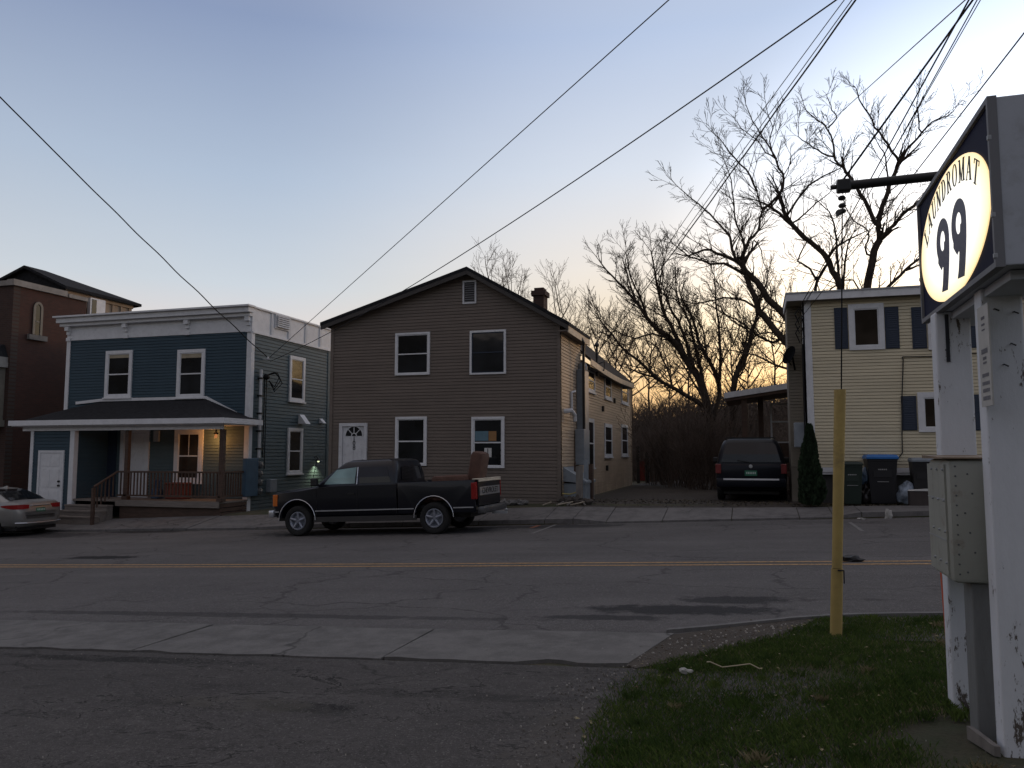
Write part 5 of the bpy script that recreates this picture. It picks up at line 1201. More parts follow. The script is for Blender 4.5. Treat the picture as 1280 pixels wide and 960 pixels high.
w.build('frame', paint('pale_sign_edge', (.20, .205, .22), .6, .08, 4, spec=.2), sg)
w = MB(); w.box(SX+.004, SX+.018, sy0+e_, sy1-e_, sz0+e_, sz1-e_); fc_ = w.build('face_panel', M['signnavy'], sg)
cyy, czz = (sy0+sy1)/2+.005, sz0+(sz1-sz0)*.475
ra, rb = (sy1-sy0)*.475, (sz1-sz0)*.455
t = NT('lit_sign_panel')
s_ = t.sep()
# acrylic face lit by tubes behind it: hot in the middle, yellower towards its rim
dyn = t.math('MULTIPLY', t.math('SUBTRACT', s_[1], cyy-5.0), 1/ra); dzn = t.math('MULTIPLY', t.math('SUBTRACT', s_[2], czz-gz), 1/rb)
dd = t.math('SQRT', t.math('ADD', t.math('MULTIPLY', dyn, dyn), t.math('MULTIPLY', dzn, dzn)))
colr = t.ramp(dd, [(.0, (1, .99, .95)), (.68, (1, .97, .86)), (.90, (1, .86, .52)), (1.0, (.92, .66, .32))])
t.color((.55, .52, .45)); t.l.new(colr, t.b.inputs['Emission Color']); t.b.inputs['Emission Strength'].default_value = SIGN_E; t.b.inputs['Roughness'].default_value = .4
w = MB(); w.prism([(cyy+ra*math.cos(2*math.pi*k/72), czz+rb*math.sin(2*math.pi*k/72)) for k in range(72)], lambda p, q, tt: Vector((SX-tt, p, q)), -.002, .004); ov = w.build('oval_panel', t.mat, fc_)
# lettering: face coordinates s (reading direction, towards the camera = -Y) and z
def face(s, z, o=0.0): return Vector((SX-.006-o, cyy-s, czz+z))
def arcpts(cx_, cy_, rx_, ry_, a0, a1, n=14): return [(cx_+rx_*math.cos(R(a0+(a1-a0)*k/n)), cy_+ry_*math.sin(R(a0+(a1-a0)*k/n))) for k in range(n+1)]
def ringpoly(cx_, cy_, ro, ri, a0, a1, n=14): return [arcpts(cx_, cy_, ro[0], ro[1], a0+(a1-a0)*k/n, a0+(a1-a0)*(k+1)/n, 1)+arcpts(cx_, cy_, ri[0], ri[1], a0+(a1-a0)*(k+1)/n, a0+(a1-a0)*k/n, 1) for k in range(n)]
def bar(x0, y0, x1, y1, w_):  # slanted stroke with horizontal ends
    return [(x0-w_/2, y0), (x0+w_/2, y0), (x1+w_/2, y1), (x1-w_/2, y1)]
def rc(x0, x1, y0, y1): return [(x0, y0), (x1, y0), (x1, y1), (x0, y1)]
T_, t_, sf = .15, .06, .045
GLY = {
 'L': (.58, [rc(.10, .10+T_, 0, 1), rc(0, .35, 1-sf, 1), rc(0, .55, 0, sf), rc(.50, .56, 0, .28)]),
 'A': (.78, [bar(.10, 0, .37, 1, t_), bar(.66, 0, .40, 1, T_+.02), rc(.20, .58, .32, .32+sf), rc(0, .22, 0, sf), rc(.52, .80, 0, sf)]),
 'U': (.74, [rc(.09, .09+T_, .28, 1), rc(.58, .58+t_, .28, 1), rc(0, .32, 1-sf, 1), rc(.48, .74, 1-sf, 1)]+ringpoly(.365, .28, (.275, .28), (.15, .21), 180, 360)),
 'N': (.78, [rc(.10, .10+t_, 0, 1), rc(.62, .62+t_, 0, 1), bar(.16, 1, .60, 0, T_+.03), rc(0, .26, 0, sf), rc(0, .2, 1-sf, 1), rc(.52, .78, 1-sf, 1)]),
 'D': (.74, [rc(.10, .10+T_, 0, 1), rc(0, .35, 1-sf, 1), rc(0, .35, 0, sf)]+ringpoly(.30, .5, (.40, .5), (.25, .455), -90, 90)),
 'R': (.74, [rc(.10, .10+T_, 0, 1), rc(0, .38, 1-sf, 1), rc(0, .34, 0, sf), rc(.2, .38, .47, .47+sf), bar(.64, 0, .38, .49, T_), rc(.58, .76, 0, sf)]+ringpoly(.34, .745, (.29, .255), (.14, .215), -90, 90)),
 'O': (.78, ringpoly(.39, .5, (.37, .51), (.23, .465), 0, 360, 28)),
 'M': (.94, [rc(.12, .12+t_, 0, 1), rc(.72, .72+T_, 0, 1), bar(.16, 1, .44, .05, T_), bar(.74, 1, .47, .05, t_), rc(.02, .28, 0, sf), rc(.62, .94, 0, sf), rc(.0, .2, 1-sf, 1), rc(.72, .92, 1-sf, 1)]),
 'T': (.70, [rc(.275, .275+T_, 0, 1), rc(.02, .68, 1-sf, 1), rc(.18, .52, 0, sf), rc(.0, .05, .78, 1), rc(.65, .70, .78, 1)]),
}
w = MB(); word = 'LAUNDROMAT'; lh = rb*.33; lw = lh*1.32
adv = [GLY[c][0]*lw+.035*ra for c in word]
# distribute along an ellipse arc of the panel
ea, eb = ra*.775, rb*.62
def ept(a): return (ea*math.cos(a), eb*math.sin(a)-.00)
tab = [(math.pi*(188-k*.5)/180) for k in range(0, 400)]
cum = [0]
for p, q in zip(tab, tab[1:]):
    a_, b_ = ept(p), ept(q); cum.append(cum[-1]+math.hypot(a_[0]-b_[0], a_[1]-b_[1]))
def at_len(L):
    for i in range(len(cum)-1):
        if cum[i+1] >= L: return tab[i]+(tab[i+1]-tab[i])*(L-cum[i])/(cum[i+1]-cum[i])
    return tab[-1]
tot = sum(adv); Lstart = cum[40]; Lend = cum[345]; kx = (Lend-Lstart)/tot; pos = Lstart
for c, ad_ in zip(word, adv):
    a_ = at_len(pos+ad_*kx/2); ex_, ez_ = ept(a_)
    tx, tz = math.sin(a_)*ea, -math.cos(a_)*eb; l_ = math.hypot(tx, tz); tx /= l_; tz /= l_
    # letters lean with the curve but stay fairly upright
    ang = math.atan2(tz, tx)*.80; tx, tz = math.cos(ang), math.sin(ang)
    gw = GLY[c][0]
    w = MB()
    for poly in GLY[c][1]:
        def fn(p, q, tt): 
            u_ = (p-gw/2)*lw*min(1.0, kx); v_ = q*lh
            return face(ex_+tx*u_-tz*v_, ez_+tz*u_+tx*v_, tt)
        w.prism(poly, fn, -.0015, .0012)
    pos += ad_*kx
    w.build('letter', M['ink'], ov)
M['signblue'] = paint('navy_numeral', (.016, .020, .085), .5, .08, 4)
def nine(mb, s0, z0, wd_, ht):
    P_ = lambda p, q, tt: face(s0+p*wd_, z0+q*ht, tt)
    for poly in ringpoly(.5, .70, (.5, .30), (.20, .135), 0, 360, 40): mb.prism(poly, P_, -.0015, .0012)
    # the tail: from the right flank of the bowl sweeping down
    right = [(1.0, .70), (.99, .58), (.96, .45), (.90, .30), (.82, .15), (.72, .0)]; left = [(.62, .66), (.58, .55), (.52, .42), (.45, .26), (.37, .12), (.28, .03)]
    for (a_, b_, c_, d_) in zip(right, right[1:], left[1:], left): mb.prism([a_, b_, c_, d_], P_, -.0018, .0014)
    mb.prism([(.10, .52), (.55, .38), (.52, .33), (.42, .36), (.32, .33), (.22, .38), (.08, .46)], P_, -.0012, .0013)
for s0_ in (-ra*.42, ra*.055):
    w = MB(); nine(w, s0_, -rb*.83, ra*.39, rb*1.19); w.build('numeral', M['signblue'], ov)
for (y_, z_) in ((sy0+.004, sz1-.2), (sy0+.004, sz0+.25), (sy0+.004, sz0+.05), (sy1-.01, sz0+.3)):
    w = MB(); w.bbox(SX-.018, SX+.0, y_-.009, y_+.009, z_-.012, z_+.012, .003); w.build('clip', M['dullmetal'], sg)
# posts
def oldwhite():
    t = NT('peeling_white_post')
    n = t.noise(7, 8, .75, (1, 1, .35)); n2 = t.noise(26, 6, .8, (1, 1, .3)); s = t.sep()
    low = t.new('ShaderNodeMapRange'); low.inputs[1].default_value = .75; low.inputs[2].default_value = .0; low.inputs[3].default_value = 0; low.inputs[4].default_value = .07; t.l.new(s[2], low.inputs[0])
    k = t.math('ADD', t.math('MULTIPLY', n, .6), t.math('ADD', t.math('MULTIPLY', n2, .4), low.outputs[0]))
    msk = t.ramp(k, [(.586, 0.0), (.603, 1.0)])
    c = t.mix(t.ramp(n, [(.3, 0.0), (.7, .5)]), (.70, .72, .755), (.54, .555, .58))
    t.color(t.mix(msk, c, (.10, .082, .068))); t.b.inputs['Roughness'].default_value = .75; t.bump(k, .35, .02); return t.mat
M['post'] = oldwhite()
pyR = 4.78; pxR = PY(1226, 380, pyR).x
pyL = 5.52; pxL = PY(1168.5, 395, pyL).x
for nm, x_, y_, zt_ in (('post', pxR, pyR, sz0+.0), ('post', pxL, pyL, sz0+.0)):
    w = MB(); z0_ = H(x_, y_)-.1
    w.bbox(x_, x_+.20, y_, y_+.14, z0_, zt_, .012); w.build(nm, M['post'], sg)
w = MB(); w.box(pxL+.055, pxL+.075, pyL-.008, pyL+.0, sz0-.32, sz0-.02); w.build('conduit', M['ink'], sg)
w = MB(); w.box(pxR+.02, SX+TH-.04, sy0+.1, sy1-.1, sz0-.05, sz0-.006); w.build('mounting_beam', M['signgrey'], sg)
for (dx_, z_) in ((.06, sz0-.12), (.15, sz0-.14), (.13, sz0-.31), (.09, sz0-.42)):
    w = MB(); w.tube([(pxR+dx_, pyR+.01, z_), (pxR+dx_, pyR-.02, z_), (pxR+dx_+.02, pyR-.025, z_-.012)], .004, 5); w.build('nail', M['black'], sg)
# narrow notice plate on the near post
y0w, y1w, z0w, z1w = .0, .0, .0, .0
npx = pxR-.012
pa = PX(1225, 384, npx); pb = PX(1241, 508, npx)
ph = thing('notice_plate', 'narrow pale plate of faded grey lines fixed to the near sign post', 'sign', (npx, pyR+.02, PX(1233, 508, npx).z))
ya, yb = PX(1226, 440, npx).y, PX(1239.5, 440, npx).y
zt_, zb_ = PX(1233, 380, npx).z, PX(1235, 508, npx).z
w = MB(); w.box(npx-.008, npx, min(ya, yb), max(ya, yb), zb_, zt_); w.build('plate', paint('grubby_plate', (.46, .45, .42), .6, .1, 6, dirt=((.3, .29, .27), .4)), ph)
ylo, yhi = min(ya, yb), max(ya, yb); M['fadedink'] = paint('faded_ink', (.16, .16, .18), .7)
for (f0, f1, q) in ((.86, .89, .35), (.80, .82, .3), (.75, .765, .3), (.52, .57, .6), (.46, .49, .35), (.42, .44, .35), (.29, .325, .62), (.21, .245, .7), (.14, .175, .66), (.06, .10, .7)):
    m_ = (ylo+yhi)/2; hw_ = (yhi-ylo)*q/2
    n_ = 5; w = MB()
    for i in range(n_): a = m_-hw_+2*hw_*i/n_; w.box(npx-.0095, npx-.0085, a, a+2*hw_/n_*.72, zb_+(zt_-zb_)*f0, zb_+(zt_-zb_)*f1)
    w.build('faded_line', M['fadedink'], ph)
# ---------------------------------------------------------------- riveted cabinet between the posts
M['boxpaint'] = paint('grey_green_cabinet_paint', (.32, .325, .285), .55, .08, 2.2, dirt=((.17, .11, .07), .7))
qx0 = PY(1188, 650, 4.98).x; qx1 = qx0+.32; qy0, qy1 = 4.98, 5.50
qz1 = PY(1215, 574, 4.98).z; qz0 = PY(1215, 730, 4.98).z
ub = thing('utility_cabinet', 'grey riveted sheet metal cabinet on a grey post between the white sign posts', 'cabinet', ((qx0+qx1)/2, 5.2, gz))
w = MB(); prof = [(qy0, qz0+.0), (qy1-.0, qz0+.04), (qy1, qz1), (qy0, qz1)]
w.bbox(qx0, qx1, qy0, qy1, qz0, qz1, .03); w.build('body', M['boxpaint'], ub, smooth='auto')
w = MB(); w.hexa([(qx0-.03, qy0-.015, qz1+.002), (qx1, qy0-.015, qz1+.002), (qx1, qy1+.02, qz1+.002), (qx0-.03, qy1+.02, qz1+.002), (qx0-.03, qy0-.015, qz1+.010), (qx1, qy0-.015, qz1+.010), (qx1, qy1+.02, qz1+.022), (qx0-.03, qy1+.02, qz1+.022)]); w.build('lid', paint('rusty_lid', (.21, .15, .10), .7, .3, 4), ub)
w = MB()
for i in range(12):
    z_ = qz0+.05+(qz1-qz0-.09)*i/11
    w.lathe([(0, 0), (.0055, 0), (.0045, .003), (0, .004)], (qx0+.035, qy0, z_), (0, -1, 0), 8)
    if i % 2 == 0: w.lathe([(0, 0), (.0055, 0), (.0045, .003), (0, .004)], (qx0+.075+.02*(i % 3), qy0, z_+.012), (0, -1, 0), 8)
w.build('rivet', M['darkmetal'], ub)
w = MB()
for k in range(3):
    yy = qy0+.06+k*.15; w.box(qx0-.010, qx0-.001, yy, yy+.148, qz0+.03-.0*k, qz1-.03)
pnl = w.build('side_panel', M['boxpaint'], ub)
w = MB()
for k in range(3):
    for i in range(4): z_ = qz0+.1+(qz1-qz0-.16)*i/3; w.lathe([(0, 0), (.008, 0), (.006, .009), (0, .011)], (qx0-.010, qy0+.075+k*.148, z_), (-1, 0, 0), 8)
for i in (1, 2): w.box(qx0-.012, qx0-.0105, qy0+.06, qy1-.01, qz0+(qz1-qz0)*i/3-.003, qz0+(qz1-qz0)*i/3+.003)
w.build('bolt', M['dullmetal'], pnl)
w = MB(); cxp = PY(1219, 820, 5.02).x; w.bbox(cxp, cxp+.19, 5.03, 5.21, H(cxp, 5)-.05, qz0-.002, .008); w.build('pedestal', paint('grey_painted_timber', (.175, .180, .178), .75, .12, 4, bump=.3, sc=(4, 4, 1), dirt=((.1, .085, .07), .4)), ub)
# loose timber leaning at the foot
la = PY(1213, 905, 4.93); lb = PY(1232, 932, 4.75)
tl2 = thing('timber_offcut', 'short pale timber offcut lying on the bare soil at the sign foot', 'timber', (la.x, 4.85, H(1.1, 4.85)))
w = MB(); d_ = Vector((.02, -.26, 0)); s0_ = Vector((1.075, 5.0, H(1.08, 4.9))); 
w.hexa([s0_, s0_+Vector((.03, 0, 0)), s0_+Vector((.10, -.24, 0)), s0_+Vector((.07, -.24, 0)), s0_+Vector((0, 0, .07)), s0_+Vector((.03, 0, .07)), s0_+Vector((.10, -.24, .05)), s0_+Vector((.07, -.24, .05))]); w.build('board', M['greywood'], tl2)
# orange marker rod
ob = gpt(1184, 812); 
w = MB(); z_ = H(ob[0], ob[1]); w.tube([(ob[0], ob[1], z_-.05), (ob[0]-.02, ob[1]+.03, z_+.78)], .006, 6)
tag(w.build('marker_rod', paint('orange_fibre_rod', (.55, .10, .05), .5)), 'thin orange marker rod stuck in the grass behind the cabinet', 'marker rod')
# ---------------------------------------------------------------- guy guard, strut pole and guy wire
yb0 = gpt(1045, 795)
GX, GY = yb0; gz_ = H(GX, GY)
topP = PY(1050, 487, GY)
print('guard', GX, GY, topP)
M['yellow'] = paint('faded_yellow_plastic', (.39, .285, .095), .65, .2, 2.5, dirt=((.20, .145, .07), .8))
gd = thing('guy_guard', 'tall faded yellow plastic guard over the guy wire in the grass', 'guy wire guard', (GX, GY, gz_))
w = MB()
def guard_ring(t, r):
    c = Vector((GX, GY, gz_)).lerp(topP, t); return [c+Vector((r*math.cos(2*math.pi*k/14), r*.8*math.sin(2*math.pi*k/14), 0)) for k in range(14)]
w.ring_loft([guard_ring(0, .050), guard_ring(.27, .049)]); w.build('lower_sleeve', M['yellow'], gd, smooth='auto')
w = MB(); w.ring_loft([guard_ring(.272, .043), guard_ring(.5, .045), guard_ring(.8, .047), guard_ring(1, .050)]); w.build('upper_sleeve', M['yellow'], gd, smooth='auto')
w = MB(); c = Vector((GX, GY, gz_)).lerp(topP, .265); w.box(c.x+.0, c.x+.053, c.y-.05, c.y-.045, c.z-.006, c.z+.006); w.box(c.x+.045, c.x+.055, c.y-.045, c.y-.04, c.z-.11, c.z+.0); w.build('tear', M['ink'], gd)
ST = PY(1050, 233, GY+.02); POLE = Vector((3.02, GY+.02, 0)); zs0 = ST.z
STR = PY(1168, 220.5, GY+.02)
slope = (STR.z-ST.z)/(STR.x-ST.x)
w = MB(); w.tube([(POLE.x, POLE.y, H(3, GY)-.5), (POLE.x, POLE.y, 11.4)], [.17, .12], 14)
pole = thing('utility_pole', 'wooden utility pole with a long dark guy strut beside the sign', 'utility pole', (POLE.x, POLE.y, H(3, GY)))
w.build('shaft', M['darkwood'], pole, smooth='auto')
w = MB(); zpe = zs0+slope*(POLE.x-ST.x)
w.tube([(ST.x+.02, ST.y, zs0), (POLE.x-.14, POLE.y, zpe)], .041, 10); strut = w.build('strut', M['black'], pole, smooth='auto')
w = MB(); w.bbox(ST.x-.03, ST.x+.09, ST.y-.05, ST.y+.05, zs0-.056, zs0+.056, .014); w.tube([(ST.x-.08, ST.y, zs0-.005), (ST.x+.0, ST.y, zs0)], .022, 8)
for dz_ in (-.10, -.17, -.22): w.lathe([(0, 0), (.028, .005), (.036, .02), (.02, .04), (0, .045)], (ST.x+.012, ST.y, zs0+dz_-.03), (0, 0, 1), 10)
w.lathe([(0, 0), (.045, .01), (.02, .05), (0, .055)], (ST.x-.0, ST.y, zs0-.26), (-.5, 0, .6), 8)
w.build('strut_clamp', M['black'], strut)
def solve_end(a, u, v):   # height at the pole so that the wire from a passes through the pixel (u, v) on its way
    a = Vector(a); best = None
    for k in range(-100, 1600):
        z = k*.01; b = Vector((POLE.x, POLE.y, z))
        # closest in image to (u, v)
        r_ = Vector(ray(u, v)); nrm_ = (a-Vector((0, 0, EYE))).cross(b-Vector((0, 0, EYE))); d_ = abs(nrm_.normalized().dot(r_.normalized()))
        if best is None or d_ < best[0]: best = (d_, z)
    return Vector((POLE.x-.12, POLE.y, best[1]))
GT = PY(1048.5, 262, GY+.01)
w = MB(); w.tube([(ST.x+.012, ST.y, zs0-.2), topP+Vector((0, .005, -.3))], .0065, 6); w.tube([solve_end(ST, 1226, 0), (ST.x+.03, ST.y, zs0+.06)], .010, 6)
tag(w.build('guy_wire', M['cable']), 'steel guy wire running over the strut end down into the yellow guard', 'guy wire')
# ---------------------------------------------------------------- overhead wires
def pole_pt(u, v):        # height on the pole for an extrapolated image line
    return PY(u, v, POLE.y).z
def wire(name, label, a, b, sag=0.0, r=.011, n=24, mat='cable', group='overhead service cables', wob=0, cat='cable'):
    a, b = Vector(a), Vector(b); pts = []
    for i in range(n+1):
        t = i/n; p = a.lerp(b, t); p.z -= 4*sag*t*(1-t)
        if wob: p += Vector((math.sin(t*61)*wob, 0, math.cos(t*53)*wob))
        pts.append(p)
    w = MB(); w.tube(pts, r, 5); return tag(w.build(name, M[mat]), label, cat, group)
MA = MAST+Vector((.05, 0, .05))
e1 = solve_end(MA, 843, 0); wire('overhead_cable', 'long straight cable from the blue house mast passing left of the brown gable peak', MA, e1, .0, .009)
e2 = solve_end(PY(575, 358, 18), 1066, 0); 
mid_ = PY(612, 333, 17.2)
wire('overhead_cable', 'cable from the blue house mast crossing the brown gable up to the pole', MA+Vector((.02, .05, -.12)), e2+Vector((0, 0, .0)), .42, .0095)
r_ = Vector(ray(-40, 72)); tt_ = 13.0/r_.y; far = Vector((0, 0, EYE))+r_*tt_
wire('overhead_cable', 'twisted black cable rising from the blue house mast to the left', MA+Vector((-.05, 0, 0)), MA+(far-MA)*1.35, .18, .017, 60, wob=.010)
MBp = MAST_B+Vector((.18, 0, .05))
for (u, v, rr_, sg_, lb) in ((1060, 18, .0075, .0, 'thin upper cable of the bundle above the driveway'), (1074, 0, .014, .10, 'thick twisted cable of the bundle above the driveway'), (1073, 4, .007, -.3, 'thin lower cable of the bundle above the driveway')):
    e = solve_end(MBp, u, v); wire('overhead_cable', lb, MBp+Vector((0, .1*random.random(), 0)), e, sg_, rr_, 30, wob=.004 if rr_ > .013 else 0)
CN = CORN+Vector((-.05, -.1, 0))
for (u, v, rr_, dz_, lb) in ((1219, 3, .011, 0, 'thick cable from the cream house corner up past the bare tree'), (1222, 10, .0075, -.08, 'slack cable beside the thick one'), (1233, 5, .006, -.15, 'thin cable crossing the slack one above the strut'), (1279, 58, .0085, -.3, 'lowest cable from the cream house corner passing above the sign')):
    a = CN+Vector((0, 0, dz_)); e = solve_end(a, u, v); wire('overhead_cable', lb, a, e, .12 if rr_ == .0075 else .02, rr_, 26)
a = Vector((-9, 42, 9.0)); a = PY(985, 200, 40); e = solve_end(a, 1207, 8); wire('overhead_cable', 'thinnest cable running back over the bare trees', a, e, 0, .009)
M['trimpaper'] = paint('dirty_paper', (.34, .33, .31), .8, .2, 20)
# ================================================================== bins, bags and litter by the cream house
def bin_(name, label, u0, u1, vt, vb, Y, body, lid, rot=0, mark=True):
    x0, x1 = PY(u0, vb, Y).x, PY(u1, vb, Y).x; zb_ = H((x0+x1)/2, Y); zt_ = PY((u0+u1)/2, vt, Y).z; wd_ = (x1-x0); cx_ = (x0+x1)/2; h = zt_-zb_
    r_ = thing(name, label, 'wheelie bin', (cx_, Y+wd_*.55, zb_), rot, 'wheelie bins by the cream house')
    hw = wd_/2; dp = hw*1.12
    b = MB(); b.ring_loft([[Vector((sx_*hw*k, sy_*dp*k2, z)) for sx_, sy_ in ((-1, -1), (1, -1), (1, 1), (-1, 1))] for k, k2, z in ((.78, .72, .04), (.80, .74, .10), (.98, .98, h*.86), (1.0, 1.0, h*.87), (1.0, 1.0, h*.91))])
    b.box(-hw*.6, hw*.6, -dp*.93, -dp*.88, h*.55, h*.75); b.build('body', body, r_, local=True)
    b = MB(); b.ring_loft([[Vector((sx_*hw*k, sy_*dp*k2-.01, z)) for sx_, sy_ in ((-1, -1), (1, -1), (1, 1), (-1, 1))] for k, k2, z in ((1.06, 1.07, h*.912), (1.07, 1.08, h*.945), (.98, 1.0, h*.99), (.7, .8, h))]); b.build('lid', lid, r_, local=True)
    for s in (1, -1): b = MB(); b.lathe([(0, -.03), (.10, -.03), (.12, -.02), (.12, .02), (.10, .03), (0, .03)], (s*hw*.92, dp*.75, .12), (1, 0, 0), 16); b.build('wheel', M['black'], r_, local=True)
    b = MB(); b.tube([(-hw*.8, dp*1.0, h*.9), (-hw*.8, dp*1.14, h*.93), (hw*.8, dp*1.14, h*.93), (hw*.8, dp*1.0, h*.9)], .015, 6); b.build('handle', body, r_, local=True)
    if mark:
        b = MB(); 
        for i in range(5): b.box(-.10+.042*i, -.07+.042*i, -dp*.93-.004, -dp*.93-.001, h*.69, h*.715)
        b.box(-.13, .13, -dp*.93-.004, -dp*.93-.001, h*.455, h*.467); b.build('stamp', M['trimgrey'], r_, local=True)
    return r_
M['bingreen'] = paint('dark_green_plastic', (.014, .026, .020), .5, .1, 3); M['binblack'] = paint('black_bin_plastic', (.012, .012, .015), .5, .1, 3); M['bluelid'] = paint('blue_bin_lid', (.02, .14, .42), .45, .1, 3)
bin_('wheelie_bin', 'dark green wheelie bin with closed green lid beside the yellow guard', 1053.5, 1080, 577, 630, 21.65, M['bingreen'], M['bingreen'])
bin_('wheelie_bin', 'black wheelie bin with a bright blue lid', 1086, 1124, 568, 624, 21.75, M['binblack'], M['bluelid'])
bin_('wheelie_bin', 'dark grey bin half hidden behind the utility cabinet', 1142, 1168, 572, 617, 21.75, M['black'], M['greymetal'], mark=False)
def bag(label, u, v, Y, r, mat, seed):
    c = PY(u, v, Y); zb_ = H(c.x, Y)
    bm = bmesh.new(); bmesh.ops.create_icosphere(bm, subdivisions=4, radius=1)
    for vv in bm.verts:
        p = vv.co.copy(); n = noise.noise(p*1.8+Vector((seed, 0, 0)))*.28+noise.noise(p*5+Vector((seed, 3, 0)))*.13+abs(noise.noise(p*9+Vector((seed, 8, 0))))*.08
        vv.co = Vector((p.x*r*(1+n), p.y*r*.9*(1+n), max(p.z, -.75)*r*1.15*(1+n)))
        if p.z > .75: vv.co.z += r*.35*(p.z-.75)/.25; vv.co.x *= .75; vv.co.y *= .75
    b = MB(); b.addbm(bm, Matrix.Translation((c.x, Y, zb_+r*.9))); return tag(b.build('rubbish_bag', mat, smooth=True), label, 'rubbish bag', 'rubbish bags by the bins')
M['bagblue'] = paint('pale_blue_bag_film', (.16, .25, .38), .4, .45, 5); M['bagwhite'] = paint('white_bag_film', (.26, .31, .38), .4, .5, 5); M['bagdark'] = paint('dark_bag_film', (.02, .018, .018), .3, .3, 5)
b1 = bag('pale blue plastic bag wedged between the green bin and the blue lidded bin', 1083, 600, 22.25, .17, M['bagblue'], 1.3); b1.location.z += .50
bag('dark rubbish sack on the ground between the two bins', 1083.5, 612, 22.1, .22, M['bagdark'], 6.1)
bag('pale blue and white rubbish bag right of the blue lidded bin', 1134, 600, 21.95, .25, M['bagwhite'], 2.4)
cr = thing('cardboard_box', 'low brown cardboard box with white paper on top beside the bins', 'box', (PY(1156, 615, 21.4).x, 21.55, H(4.3, 21.5)))
x_ = PY(1156, 615, 21.4).x; z_ = H(x_, 21.5)
b = MB(); b.box(x_-.32, x_+.3, 21.4, 21.75, z_, z_+.36); b.build('carton', paint('damp_cardboard', (.06, .048, .045), .9), cr)
b = MB(); b.hexa([(x_-.34, 21.38, z_+.362), (x_+.3, 21.38, z_+.362), (x_+.3, 21.7, z_+.362), (x_-.34, 21.7, z_+.362), (x_-.30, 21.38, z_+.37), (x_+.3, 21.38, z_+.45), (x_+.3, 21.7, z_+.42), (x_-.3, 21.7, z_+.38)]); b.build('paper', M['paper'], cr)
def crumple(name, label, p, sx_, sy_, sz_, mat, seed, cat, group=None):
    bm = bmesh.new(); bmesh.ops.create_icosphere(bm, subdivisions=2, radius=1)
    for vv in bm.verts:
        q = vv.co.copy(); n = noise.noise(q*2.2+Vector((seed, 0, 0)))*.7+noise.noise(q*5+Vector((0, seed, 0)))*.25; vv.co = Vector((q.x*sx_*(1+n), q.y*sy_*(1+n), (max(q.z, -.5)+.5)*sz_*(1+n)))
    b = MB(); b.addbm(bm, Matrix.Translation(p)); return tag(b.build(name, mat), label, cat, group)
p = gpt(1124, 655); crumple('paper_scrap', 'crumpled pale paper standing at the far kerb below the bins', (p[0], 19.75, H(p[0], 19.75)), .085, .06, .13, M['trimpaper'], 2.0, 'litter', 'litter along the far kerb')
p = gpt(1082, 652); crumple('paper_scrap', 'flat white wrapper at the far kerb below the green bin', (p[0], 19.7, H(p[0], 19.7)), .10, .05, .022, M['trimpaper'], 5.0, 'litter', 'litter along the far kerb')
p = gpt(856, 845); crumple('paper_cup', 'crushed white paper cup lying in the grass', (p[0], p[1], H(p[0], p[1])+.02), .050, .026, .022, M['trimpaper'], 3.3, 'litter')
p = gpt(1066, 702); crumple('road_debris', 'small black lump of debris on the yellow centre line', (p[0], p[1], H(p[0], p[1])), .14, .07, .06, M['black'], 7.7, 'debris')
# dry stalk in the grass
pts = [gpt(884, 836), gpt(888, 839), gpt(903, 840), gpt(922, 839.5), gpt(938, 842), gpt(950, 843)]
w = MB(); w.tube([(p[0], p[1], H(p[0], p[1])+.05+.02*math.sin(i*2)) for i, p in enumerate(pts)], .005, 5); tag(w.build('dry_stalk', paint('straw', (.42, .36, .25), .8)), 'long pale dry stalk lying in the grass beside the paper cup', 'stalk')
# ---------------------------------------------------------------- fence stumps, stakes and boards by the brown house corner
def postthing(label, u, vt, vb, Y, w_, mat, name='fence_post', tilt=0, group='old posts beside the brown house'):
    a = PY(u, vb, Y); z0_ = H(a.x, Y); zt_ = PY(u, vt, Y).z; w = MB()
    w.hexa([(a.x-w_/2, Y-w_/2, z0_-.1), (a.x+w_/2, Y-w_/2, z0_-.1), (a.x+w_/2, Y+w_/2, z0_-.1), (a.x-w_/2, Y+w_/2, z0_-.1), (a.x-w_/2+tilt, Y-w_/2, zt_), (a.x+w_/2+tilt, Y-w_/2, zt_+.03), (a.x+w_/2+tilt, Y+w_/2, zt_+.03), (a.x-w_/2+tilt, Y+w_/2, zt_)])
    return tag(w.build(name, mat), label, 'post', group)
postthing('weathered grey post nearest the brown house corner', 724.5, 583, 626, 22.1, .17, M['greywood'])
postthing('dark round topped post behind the weathered one', 737.5, 581, 622, 23.3, .20, M['darkwood'])
postthing('thin dark stake left of the weathered post', 718.8, 578, 606, 23.0, .05, M['darkwood'], 'stake')
postthing('tall grey post under the meter box', 733, 575, 624, 22.9, .12, M['greymetal'])
wa, wb = PY(703, 617, 22.25), PY(722, 615, 22.05)
w = MB(); w.tube([wa, (wa+wb)/2-Vector((0, 0, .04)), wb], .016, 5); tag(w.build('caution_tape', paint('faded_yellow_tape', (.40, .34, .10), .7)), 'faded yellow tape tied from the house corner to the post', 'tape')
for i, (u, v, L, a_) in enumerate(((706, 632, .5, .4), (712, 629, .35, 1.2), (722, 631, .4, .2), (700, 629, .3, .9), (684, 633, .25, .2), (730, 627, .4, 1.9))):
    p = PY(u, v, 21.75); z_ = H(p.x, 21.75)+.03; w = MB(); d_ = Vector((math.cos(a_)*L/2, math.sin(a_)*L/4, .03)); w.tube([Vector((p.x, 21.75, z_))-d_, Vector((p.x, 21.75, z_+.03))+d_], .022, 5)
    tag(w.build('broken_stick', M['greywood'] if i % 2 else paint('pale_stick', (.32, .28, .22), .9)), 'broken wooden stick among debris at the brown house corner', 'stick', 'broken sticks at the house corner')
